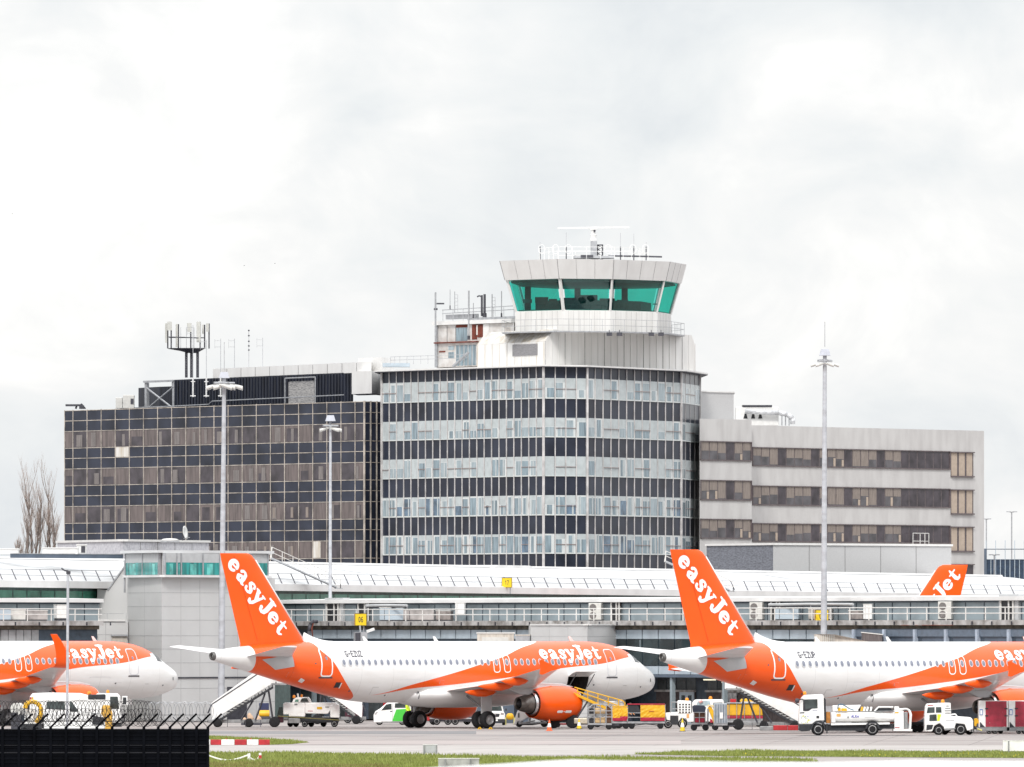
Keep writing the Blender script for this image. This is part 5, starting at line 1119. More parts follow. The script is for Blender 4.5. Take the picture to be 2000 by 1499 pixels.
def mobile_mast():
    t, X, Z = at('antenna_mast', 'dark lattice mast carrying a ring of pale panel antennas on the black plant room', 'antenna mast', 372, 738, 1050)
    for x in (364, 374, 386):
        for dx in (-1.4, 1.4): tub(t, 'leg', [(X(x+dx), 0, 0), (X(x+dx), 0, Z(688)), (X(x+dx*2.4), 0, Z(682))], .07, M_DST)
        tub(t, 'lattice', [(X(x+(1.4 if k % 2 else -1.4)), 0, Z(738-k*5)) for k in range(11)], .04, M_DST, 4)
    mb = MB(); mb.loft([[(X(c+r*math.cos(a)), .6*r*.05*math.sin(a), Z(y)) for a in [2*math.pi*k/12 for k in range(12)]] for y, c, r in ((690,376,9),(686,372,20),(682,364,35),(680.5,364,36))]); obj('platform', mb, M_DST, t)
    tub(t, 'ring', [(X(330), -.8, Z(659)), (X(360), -1.3, Z(660)), (X(388), -.8, Z(661))], .05, M_DST); tub(t, 'ring', [(X(330), .8, Z(659)), (X(360), 1.3, Z(659)), (X(398), .4, Z(660))], .05, M_DST)
    for x, y0, y1, w, d in ((324.5,632,670,4,.0),(331.5,629,646,9,-.5),(345,633,678,4.5,.6),(370,632,649.5,8.5,-.8),(388,629,669,8,-.3),(405,632,648,5.5,.3),(396,634,652,3,.9)):
        mb = MB(); p = w/F*1050/2; mb.box(X(x)-p, X(x)+p, d-.15, d+.15, Z(y1), Z(y0)); obj('panel_antenna', mb, mat('pale_antenna', (.52,.52,.49), .5, var=.08), t)
        tub(t, 'antenna_pole', [(X(x)+.15, d+.25, Z(681)), (X(x)+.15, d+.25, Z(y0))], .07, M_DST)
    for x in (353, 364, 379): tub(t, 'whip', [(X(x), 0, Z(681)), (X(x), 0, Z(640))], .035, M_STL, 4)
mobile_mast()
for k, (x, y0, y1, l) in enumerate(((377,636,776,'white whip aerial in front of the antenna mast legs'),(403,664,776,'white whip aerial just right of the antenna mast'),(431,662,776,'white whip aerial beside the head of the left lamp mast'),(458,662,776,'white whip aerial right of the left lamp mast head'),(486,644,775,'tallest white whip aerial, dotted with dark fittings'),(513,660,773,'rightmost white whip aerial on the black plant room'))):
    t, X, Z = at('whip_aerial', l, 'aerial', x, y1, 1037, 0, 'whip aerials on the black plant room wall')
    tub(t, 'mast', [(0,0,0), (0,0,Z(738))], .075, M_WHT); tub(t, 'whip', [(0,0,Z(738)), (0,0,Z(y0))], .04, M_STL, 4)
    tub(t, 'bracket', [(-.25,0,.1), (.25,0,.1)], .06, M_WHT); tub(t, 'bracket', [(-.2,0,Z(746)), (.2,0,Z(746))], .05, M_WHT)
    if y0 < 650 and x > 400:
        for yy in (646, 656, 667, 676, 684): mb = MB(); mb.ball((0,0,Z(yy)), .09, 6); obj('fitting', mb, M_DST, t)
    else:
        for yy in (y0+4, y0+16): tub(t, 'dipole', [(-.55,0,Z(yy)), (0,0,Z(yy))], .025, M_STL, 4)
        tub(t, 'dipole', [(-.55,0,Z(y0+1)), (-.55,0,Z(y0+19))], .02, M_STL, 4)
t, X, Z = at('cleaning_cradle', 'black window-cleaning arm at the left corner of the dark office roof', 'cradle', 130, 799, 1043); bx(t, 'arm', (X(128), X(162), -.2, .2, Z(794), Z(790)), M_DST); bx(t, 'trolley', (X(155), X(164), -.6, .6, 0, Z(792)), M_DST); tub(t, 'strut', [(X(148), 0, 0), (X(150), 0, Z(793))], .1, M_DST); tub(t, 'strut', [(X(158), 0, Z(789)), (X(167), 0, 0)], .08, M_DST)
t, X, Z = at('roof_condenser', 'pair of white condenser boxes on the dark office roof left of the plant room', 'condenser', 226, 798, 1048)
for a, b, c in ((226,239,777),(240,262,772)): bx(t, 'casing', (X(a), X(b), 0, 1.2, 0, Z(c)), M_CLG2, .04)
bx(t, 'grille', (X(255), X(261), -.03, -.003, Z(790), Z(779)), M_DST)

# rusty machine room with aerials behind the penthouse of the tower
def hut():
    f = Face(852, 1004, 1004, 995); t, new = base('machine_room', 'old pale machine room with peeling rust on the tower roof, left of the cab', 'machine room', P(852, 714, 1004)); z = lambda y: ZY(y, 1000); zb = z(716)
    mb = new(); mb.prism([(p.x, p.y) for p in (f.A, f.B, f.B+Vector((1,8,0)), f.A+Vector((.3,8,0)))], zb, z(634)); obj('wall', mb, mat('old_cream_paint', (.56,.545,.53), .7, var=.25, scale=1.2, dirt=(.42,.38,.35)), t)
    mb = new(); f.box(mb, -.3, f.L, z(633.5), z(626), -8, .3); obj('roof_slab', mb, M_FSC, t)
    mb = new(); f.box(mb, -.05, .3, zb, z(634), .003, .15); obj('corner_post', mb, M_STL, t)
    mb = new(); f.box(mb, 0, f.L*.55, z(669.5), z(667), .003, .3); obj('ledge', mb, M_RST, t)
    W_ = lambda x0, x1, y0, y1, m, nm, o=.02: (lambda mb: (f.box(mb, f.u(x0), f.u(x1), z(y1), z(y0), .003, o), obj(nm, mb, m, t)))(new())
    W_(891, 913, 640, 666, M_GLM, 'window'); W_(891, 913, 634.2, 639.5, M_RST, 'rust_panel'); W_(922, 932, 634.5, 664, M_RST, 'rust_panel'); W_(933, 944, 634.5, 660, M_RST, 'rust_panel', .05); W_(944.5, 956, 634.5, 660, M_CLD, 'peeling_panel', .06); W_(858, 870, 684, 687, M_RST, 'rust_streak'); W_(931.5, 934, 636, 655, M_CLS, 'peeling_panel', .07); W_(876, 887, 675, 683, M_GLP, 'window'); W_(876, 887, 687, 699, M_GLM, 'window')
    for k in range(5): W_(891+k*8, 897.5+k*8, 674, 714, M_GLM, 'window')
    for x in (873.5, 890): W_(x-.5, x+.5, 636, 666, M_JNT, 'joint')
    mb = new(); mb.tube([f.p(f.u(906), zb, 1.2), f.p(f.u(935), z(690), 1.2)], .14, 5); obj('stair_stringer', mb, M_STL, t)
    mb = new(); f.box(mb, f.u(862), f.u(1000), z(624), z(618), -3.4, -3.0); obj('cable_tray', mb, M_STL, t)
    mb = new(); f.box(mb, f.u(862), f.u(920), z(622), z(613), -.9, -.5); obj('cable_tray', mb, M_STL, t)
    for y in (604, 611): mb = new(); mb.tube([f.p(f.u(864), z(y), 0), f.p(f.L, z(y-3), 0)], .045, 4); obj('rail', mb, M_STL, t)
    for k in range(8): mb = new(); u = lerp(f.u(865), f.L, k/7); mb.tube([f.p(u, z(626), 0), f.p(u, z(603), 0)], .035, 4); obj('post', mb, M_STL, t)
hut()
for x, y0, y1, r, l, ex in ((850.5,571,668,.11,'tall grey pole with a dark side arm at the corner of the machine room',1),(879,566,605,.04,'thin aerial with a bent tip above the machine room',0),(888,570,612,.05,'ladder-like aerial above the machine room',2),(915.5,568,664,.10,'long white pole aerial in front of the machine room',0),(924.5,592,622,.05,'short dark aerial right of the white pole',0),(941,577,618,.13,'dark twin aerial with a curled arm above the rusty panels',3),(946.5,575,620,.15,'thick dark stub aerial above the rusty panels',0),(961,575,620,.07,'slim blue-grey aerial left of the cab windows',2),(979.5,569,620,.06,'last aerial before the cab, dark at its foot',0)):
    t, X, Z = at('roof_aerial', l, 'aerial', x, y1, 993 if x > 860 else 1001, 0, 'aerials over the machine room'); m = M_DST if r > .12 else M_STL
    tub(t, 'pole', [(0,0,0), (0,0,Z(y0))], r*.75, m, 6)
    if ex == 1: bx(t, 'side_arm', (.1, .8, -.1, .1, Z(595), Z(592)), M_DST); tub(t, 'clamp', [(-.15,0,Z(604)), (.2,0,Z(604))], .1, M_DST)
    elif ex == 2:
        tub(t, 'pole', [(.28,0,Z(y1-2)), (.28,0,Z(y0+6))], .03, M_STL, 4)
        for k in range(4): tub(t, 'rung', [(0,0,Z(y0+6+k*7)), (.28,0,Z(y0+6+k*7))], .025, M_STL, 4)
    elif ex == 3: tub(t, 'arm', [(0,0,Z(580)), (-.25,0,Z(578)), (-.42,0,Z(580.5))], .07, M_DST)
    else: tub(t, 'foot', [(0,0,0), (0,0,Z(y1-8))], r*1.3, M_DST, 6)
t, X, Z = at('roof_rail', 'thin guard rail with a low blue-grey box at the left end of the tower roof', 'guard rail', 763, 712, 1003)
for y in (697.5, 704): tub(t, 'rail', [(0,0,Z(y)), (X(930),-3,Z(y-3.5))], .03, M_STL, 4)
for x in (763, 771, 781, 795, 808, 822, 836, 850): tub(t, 'post', [(X(x),-.15*(x-763)/8,0), (X(x),-.15*(x-763)/8,Z(698-(x-763)*.02))], .03, M_STL, 4)
bx(t, 'low_box', (X(747), X(800), 1, 3, -.2, Z(709)), M_BLU)

# radar on the cab roof
t, X, Z = at('radar', 'white radar bar turning on a pedestal on the cab roof', 'radar', 1159, 508, 993)
mb = MB(); mb.box(X(1153.5), X(1166), -.4, .4, 0, Z(471)); obj('pedestal', mb, M_STL, t, bevel=.03)
mb = MB(); mb.lathe([(Z(470.5),.32),(Z(463),.22),(Z(459),.30),(Z(456),.18),(Z(451),.2),(Z(449),.34),(Z(446.5),.3)], (0,0,0), (0,0,1), 14, True, True); hd = obj('turning_head', mb, M_WHT, t, True, auto=40)
bx(t, 'motor', (X(1159.5), X(1163), -.35, -.2, Z(454), Z(450)), M_DST)
mb = MB(); a, b = Vector((X(1089), -.3, Z(446.3))), Vector((X(1228), .6, Z(443.8))); d = (b-a); n_ = Vector((-d.y, d.x, 0)).normalized()*.22; mb.extr([a-n_-Vector((0,0,.07)), a+n_-Vector((0,0,.07)), a+n_+Vector((0,0,.07)), a-n_+Vector((0,0,.07))], d); obj('antenna_bar', mb, M_WHT, t)
t, X, Z = at('lattice_stub', 'short dark lattice frame beside the radar pedestal', 'frame', 1172, 508, 993)
for x in (1167.5, 1177): tub(t, 'leg', [(X(x), 0, 0), (X(x), 0, Z(479))], .06, M_DST)
tub(t, 'lattice', [(X(1167.5 if k % 2 else 1177), 0, Z(508-k*4)) for k in range(8)], .045, M_DST, 4); bx(t, 'head', (X(1166), X(1178), -.3, .3, Z(480), Z(478)), M_DST)
t, X, Z = at('roof_platform', 'low blue-grey platform and cable ladder across the cab roof', 'platform', 1160, 509, 991)
bx(t, 'platform', (X(1120), X(1200), -1.4, 1.4, Z(505.5), Z(500.5)), M_STL); bx(t, 'dark_side', (X(1134), X(1158), -1.5, -1.402, Z(504.5), Z(499.5)), M_DST)
tub(t, 'cable_ladder', [(X(1188), 0, Z(500)), (X(1250), 0, Z(501)), (X(1293), 0, Z(502))], .08, M_DST); tub(t, 'cable_ladder', [(X(1190), .3, Z(498)), (X(1247), .3, Z(500))], .06, M_STL)
t, X, Z = at('cab_guard_rail', 'thin white guard rail with hoop ladders round the cab roof', 'guard rail', 1160, 509, 990)
rg = [(X(1054), 0), (X(1090), -4), (X(1200), -3.5), (X(1266), 0), (X(1230), 7), (X(1090), 7)]
for y in (485.5, 494): tub(t, 'rail', [(x, q, Z(y)) for x, q in rg+rg[:1]], .025, M_WHT, 4)
for (x, q), (x2, q2) in zip(rg, rg[1:]+rg[:1]):
    for k in range(4): tub(t, 'post', [(lerp(x, x2, k/4), lerp(q, q2, k/4), 0), (lerp(x, x2, k/4), lerp(q, q2, k/4), Z(485.5))], .025, M_WHT, 4)
for x in (1058, 1085, 1110, 1188, 1236, 1261): tub(t, 'hoop', [(X(x)+.3*math.cos(a), 0, Z(487)+.42*math.sin(a)) for a in [2*math.pi*k/14 for k in range(15)]], .025, M_WHT, 4)
for x, y0, l in ((1055,473,'leftmost thin aerial on the cab roof'),(1106,454,'thin aerial left of the radar on the cab roof'),(1212,455,'thin aerial just right of the radar'),(1238,457,'tall dark-footed aerial right of the radar'),(1262,473,'rightmost thin aerial on the cab roof')):
    t, X, Z = at('cab_aerial', l, 'aerial', x, 509, 990.5, 0, 'aerials on the cab roof'); tub(t, 'foot', [(0,0,0), (0,0,Z(482))], .05, M_DST); tub(t, 'whip', [(0,0,Z(482)), (0,0,Z(y0))], .028, M_STL, 4)

# white plant on the concrete offices
t, X, Z = at('air_handling_plant', 'white air handling plant with black openings and a bent duct on the concrete office roof', 'air handler', 1437, 832, 1047)
bx(t, 'casing', (X(1437), X(1521), 0, 3, 0, Z(795)), M_WHT, .05); bx(t, 'dark_edge', (X(1450), X(1508), -.1, 2.9, Z(794.6), Z(791.5)), M_DST)
for x in (1456, 1471, 1485): mb = MB(); mb.extr([(X(x-4), -.04, Z(818)), (X(x+4), -.04, Z(818)), (X(x+1.2), -.04, Z(806)), (X(x-1.2), -.04, Z(806))], (0,.036,0)); obj('opening', mb, M_DRK, t)
mb = MB(); mb.tube([(X(1455), -.6, Z(804)), (X(1520), -.6, Z(807)), (X(1538), -.6, Z(810)), (X(1548), -.6, Z(818)), (X(1548), -.6, Z(829))], .24, 10); obj('duct', mb, mat('lagged_duct', (.62,.63,.65), .4, .3, var=.2, scale=4), t, True)
for x in (1527, 1534, 1541): tub(t, 'support', [(X(x), -.6, 0), (X(x), -.6, Z(812))], .06, M_STL)

# satellite dish, dome light, lamp masts, far lights
t, X, Z = at('satellite_dish', 'white satellite dish seen edge-on on the pebble-dashed block', 'dish', 359, 1056, 893); mb = MB(); mb.lathe([(.0,.01),(.03,.2),(.09,.38),(.16,.55),(.13,.55),(.06,.38),(0,.2),(-.03,.01)], (X(359), 0, Z(1041)), (.94,-.3,.15), 20); o = obj('reflector', mb, M_WHT, t, True); tub(t, 'mast', [(X(357),0,0), (X(357),0,Z(1041))], .06, M_DST); tub(t, 'feed_arm', [(X(358),0,Z(1052)), (X(371),-.1,Z(1050))], .03, M_STL, 4)
t, X, Z = at('dome_rooflight', 'flat white dome rooflight beside the satellite dish', 'rooflight', 332, 1057, 894); mb = MB(); mb.lathe([(0,.72),(.1,.70),(.17,.55),(.2,.3),(.21,.01)], (0,0,0), (0,0,1), 20, True); obj('dome', mb, M_FSC, t, True); bx(t, 'kerb', (-.75,.75,-.75,.75,-.12,-.002), M_STL)
def lamp_mast(label, xb, xt, Y, yt, r0, r1, rod=0, ls=.6, lamps=((-1.15,0),(1.15,0),(-.55,-.6),(.5,-.6))):
    b = XY(xb, Y); h = ZY(yt, Y); dx = (xt-xb)/F*Y; t = thing('lamp_mast', label, 'lamp mast', b, 0, 'tall floodlight masts round the pier')
    mb = MB(); mb.loft([[(dx*z/h+r*math.cos(a), r*math.sin(a), z) for a in [2*math.pi*k/12 for k in range(12)]] for z, r in ((0,r0),(h*.5,lerp(r0,r1,.55)),(h,r1))]); obj('pole', mb, M_POLE, t, True, auto=60)
    o = Vector((dx, 0, h))
    mb = MB(); mb.lathe([(-.06,.95*ls),(0,.98*ls),(.04,.9*ls)], o-Vector((0,0,.35)), (0,0,1), 16); obj('head_ring', mb, M_STL, t)
    for k in range(4): tub(t, 'spoke', [o+Vector((0,0,-.3)), o+Vector((ls*math.cos(k*math.pi/2+.4), ls*math.sin(k*math.pi/2+.4), -.32))], .05, M_STL)
    mb = MB(); mb.loft([[o+Vector((w*math.cos(R(45+90*k)), w*math.sin(R(45+90*k)), z)) for k in range(4)] for z, w in ((.0,.54),(.44,.36))]); obj('cap', mb, mat('blue_grey_cap', (.42,.44,.50), .5, var=.08), t)
    tub(t, 'neck', [o-Vector((0,0,.4)), o], .1, M_DST)
    for lx, ly in lamps:
        s = 1 if lx > 0 else -1; mb = MB(); c = o+Vector((lx*ls, ly*ls, -.6))
        mb.loft([[c+Vector((s*u*.72*ls, w*ls*math.sin(a), -.2*u*ls+w*ls*.5*math.cos(a))) for a in [2*math.pi*k/10 for k in range(10)]] for u, w in ((-.75,.12),(-.3,.28),(.3,.40),(.85,.42))]); obj('floodlight', mb, M_LMP, t, True, auto=50)
    if rod: tub(t, 'lightning_rod', [o+Vector((0,0,.6)), o+Vector((0,0,.6+rod))], .035, M_STL, 4)
    return t
M_POLE = mat('galvanised_pole', (.47,.485,.52), .55, .1, var=.15, scale=1.2, stretch=(1,1,2.0), dirt=(.37,.375,.40)); M_LMP = mat('white_floodlight', (.60,.595,.57), .4, var=.06)
lamp_mast('left floodlight mast with a wide head, passing in front of the dark office block', 431.5, 438, 796, 739, .25, .14, 2.0, .80, lamps=((-1.0,0),(1.05,0),(-.35,-.6),(.4,-.6),(.1,-.9)))
lamp_mast('slimmer floodlight mast with drooping lamps beside the tower, rising from behind the terrace', 644.5, 645.5, 829, 823, .16, .09, 0, .62, lamps=((-.7,0),(.75,0),(.4,-.6)))
lamp_mast('tallest floodlight mast with a lightning rod, standing behind the nearest airliner', 1608.5, 1611, 750, 695, .25, .13, 1.7, .54)
def far_lamp(label, x, yt, yb, Y, w):
    t, X, Z = at('far_lamp_post', label, 'lamp post', x, yb, Y, 0, 'thin lamp posts beyond the buildings on the right'); tub(t, 'pole', [(0,0,0), (0,0,Z(yt))], .07, M_STL)
    for s in (-1, 1): tub(t, 'arm', [(0,0,Z(yt+1)), (s*X(x+w),0,Z(yt))], .05, M_STL); bx(t, 'lantern', (s*X(x+w)-.25, s*X(x+w)+.25, -.1, .1, Z(yt+1), Z(yt-1)), M_STL)
far_lamp('far twin-armed lamp post just right of the concrete offices', 1926.5, 1014, 1120, 1200, 5); far_lamp('tallest far twin-armed lamp post near the right edge', 1976, 1000, 1120, 1150, 6); far_lamp('shortest far twin-armed lamp post in front of the dark fence', 1942, 1084, 1135, 1120, 6)
t, X, Z = at('far_screen_fence', 'dark blue screen fence with wire mesh posts at the right edge beyond the hall', 'fence', 1924, 1130, 1130)
bx(t, 'panel', (X(1922), X(2040), 0, .1, -1.2, Z(1094)), mat('dark_blue_panel', (.022,.045,.085), .6, var=.3))
bx(t, 'corner_pier', (X(1922), X(1927), -.2, .3, 0, Z(1072)), M_SLT)
for y in (1073, 1093.5): tub(t, 'top_rail', [(X(1922), -.05, Z(y)), (X(2040), -.05, Z(y))], .05, M_SLT)
for k in range(13): tub(t, 'post', [(X(1926+k*9.3), -.06, -1), (X(1926+k*9.3), -.06, Z(1093 if k % 2 else 1056))], .04, M_BLU)
t = thing('camera_pole', 'slim grey pole with a dark bracket on top, behind the black fence', 'pole', XY(131, 700)); h = ZY(1117, 700); tub(t, 'pole', [(0,0,0), (.06,0,h)], .085, M_POLE, 10); tub(t, 'bracket', [(.1,0,h), (-.2,-.1,h+.1), (-.36,-.1,h+.22)], .05, M_DST); bx(t, 'lamp_head', (-.05, .22, -.12, .12, h-.15, h+.04), M_DST)
# ================================================================ vehicles and ramp equipment (side profiles in metres, near side at y = 0)
M_VWH = mat('vehicle_white', (.87,.87,.86), .4, coat=.2, var=.04, scale=2.2, dirt=(.76,.75,.73)); M_VGL = mat('vehicle_glass', (.05,.065,.065), .08, spec=.6, var=.5, scale=1.5); M_VDK = mat('vehicle_black_plastic', (.022,.024,.03), .6, var=.25)
M_VYL = mat('vehicle_yellow', (.72,.40,.01), .45, var=.1); M_VRD = mat('vehicle_red', (.42,.02,.025), .5, var=.15); M_AMB = mat('amber_beacon', (.85,.27,.01), .3, var=.05); M_GRY2 = mat('vehicle_grey', (.28,.285,.29), .5, .2, var=.2); M_HIV = mat('hi_vis_yellow', (.62,.85,.03), .7, var=.1); M_GRV = mat('vehicle_green', (.06,.52,.05), .35, coat=.4, var=.05); M_HUBW = mat('silver_hub', (.5,.5,.5), .4, .5, var=.2)
def veh(name, label, cat, x0, yb, group=None, rz=0):
    p = G(x0, yb); t = thing(name, label, cat, p, rz, group); s = F/p.y
    return t, (lambda x: (x-x0)/s), (lambda y: (yb-y)/s), s
def wheel(t, x, y, r, w=.26, hub=True):
    mb = MB(); mb.lathe([(0,r*.62),(.01,r*.86),(w*.2,r),(w*.8,r),(w-.01,r*.86),(w,r*.62)], (x,y,r), (0,1,0), 20, True, True)
    o = obj('wheel', mb, M_TYR, t, True, auto=50)
    if hub: mb = MB(); mb.lathe([(.03,.01),(.05,r*.25),(.02,r*.3),(.05,r*.45),(-.005,r*.58),(.01,r*.63)], (x,y,r), (0,1,0), 16); mb.v = [(a, b-.012, c) for a, b, c in mb.v]; obj('hub', mb, M_HUBW, o, True)
    return o
def pair(t, x, r, wd, w=.26, hub=True): wheel(t, x, 0.02, r, w, hub); wheel(t, x, wd-w-.02, r, w, False)
def prof(t, name, pts, y0, y1, m, bevel=.03, label=None):
    mb = MB(); mb.side(pts, y0, y1); return obj(name, mb, m, t, bevel=bevel, label=label)
def flat(t, name, pts, m, y=-.006, th=.005):
    mb = MB(); mb.side(pts, y-th, y); return obj(name, mb, m, t)
def beacon(t, x, y, z, r=.1): mb = MB(); mb.lathe([(0,r),(.12,r),(.2,r*.7),(.22,.01)], (x,y,z), (0,0,1), 10, True); return obj('beacon', mb, M_AMB, t, True)
def bar(t, name, pts, r, m, n=6): mb = MB(); mb.tube(pts, r, n); return obj(name, mb, m, t)

# ---------------------------------------------------------------- people
def person(label, loc, rz, pose, seated=False, top=M_HIV, sc=1.0):
    """one skinned body with clothing as children; pose: joint table"""
    t = thing('person', label, 'person', loc, rz); J = pose
    def skin_mesh(name, chain, edges, rad, m):
        me = bpy.data.meshes.new(name); ks = list(chain); me.from_pydata([Vector(J[k])*sc for k in ks], [(ks.index(a), ks.index(b)) for a, b in edges], []); me.materials.append(m)
        o = bpy.data.objects.new(name, me); C.objects.link(o); o.parent = t; o.modifiers.new('skin', 'SKIN'); o.modifiers.new('smooth', 'SUBSURF').levels = 1; o.modifiers['smooth'].render_levels = 1
        for v, k in zip(me.skin_vertices[0].data, ks): v.radius = (rad[k][0]*sc, rad[k][1]*sc); v.use_root = (k == ks[0])
        return o
    rb = dict(pelvis=(.12,.10), chest=(.15,.11), neck=(.055,.055), chin=(.07,.08), head=(.085,.10), crown=(.06,.07), shL=(.06,.06), shR=(.06,.06), elL=(.042,.042), elR=(.042,.042), wrL=(.03,.03), wrR=(.03,.03), haL=(.04,.022), haR=(.04,.022), hiL=(.09,.09), hiR=(.09,.09), knL=(.06,.06), knR=(.06,.06), anL=(.042,.042), anR=(.042,.042), toL=(.04,.035), toR=(.04,.035))
    E = [('pelvis','chest'),('chest','neck'),('neck','chin'),('chin','head'),('head','crown'),('chest','shL'),('shL','elL'),('elL','wrL'),('wrL','haL'),('chest','shR'),('shR','elR'),('elR','wrR'),('wrR','haR'),('pelvis','hiL'),('hiL','knL'),('knL','anL'),('anL','toL'),('pelvis','hiR'),('hiR','knR'),('knR','anR'),('anR','toR')]
    b = skin_mesh('body', rb, E, rb, mat('skin_tone', (.45,.27,.19), .6, var=.06))
    big = lambda ks, k: {q: (rb[q][0]*k+.012, rb[q][1]*k+.012) for q in ks}
    ks = ['chest','pelvis','shL','elL','wrL','shR','elR','wrR']; skin_mesh('jacket', ks, [e for e in E if e[0] in ks and e[1] in ks], big(ks, 1.12), top)
    ks = ['pelvis','hiL','knL','anL','hiR','knR','anR']; skin_mesh('trousers', ks, [e for e in E if e[0] in ks and e[1] in ks], big(ks, 1.08), mat('navy_trousers', (.02,.025,.045), .8))
    ks = ['anL','toL']; skin_mesh('boot', ks, [('anL','toL')], big(ks, 1.15), M_VDK); ks = ['anR','toR']; skin_mesh('boot', ks, [('anR','toR')], big(ks, 1.15), M_VDK)
    h = Vector(J['head'])*sc; mb = MB(); mb.lathe([(-.02,.105*sc),(.05,.108*sc),(.10,.085*sc),(.13,.04*sc),(.14,.005)], h+Vector((0,.015,0)), (0,0,1), 12); obj('hair', mb, mat('dark_hair', (.03,.02,.015), .7), t, True)
    return t
STAND = dict(pelvis=(0,0,.95), chest=(0,0,1.32), neck=(0,-.01,1.5), chin=(0,-.03,1.58), head=(0,-.02,1.67), crown=(0,0,1.76), shL=(.2,0,1.42), elL=(.27,-.02,1.14), wrL=(.25,-.18,.95), haL=(.24,-.25,.9), shR=(-.2,0,1.42), elR=(-.27,-.02,1.14), wrR=(-.25,-.2,.97), haR=(-.24,-.27,.93), hiL=(.1,0,.88), knL=(.11,-.02,.5), anL=(.11,.02,.09), toL=(.12,-.15,.05), hiR=(-.1,0,.88), knR=(-.11,-.03,.5), anR=(-.11,0,.09), toR=(-.12,-.17,.05))
SIT = dict(pelvis=(0,0,.0), chest=(0,-.02,.38), neck=(0,-.03,.56), chin=(0,-.05,.63), head=(0,-.04,.72), crown=(0,-.02,.8), shL=(.2,-.02,.48), elL=(.25,-.15,.24), wrL=(.16,-.4,.26), haL=(.13,-.47,.28), shR=(-.2,-.02,.48), elR=(-.25,-.15,.24), wrR=(-.16,-.4,.26), haR=(-.13,-.47,.28), hiL=(.1,-.05,0), knL=(.12,-.45,.02), anL=(.12,-.42,-.38), toL=(.12,-.58,-.4), hiR=(-.1,-.05,0), knR=(-.12,-.45,.02), anR=(-.12,-.42,-.38), toR=(-.12,-.58,-.4))

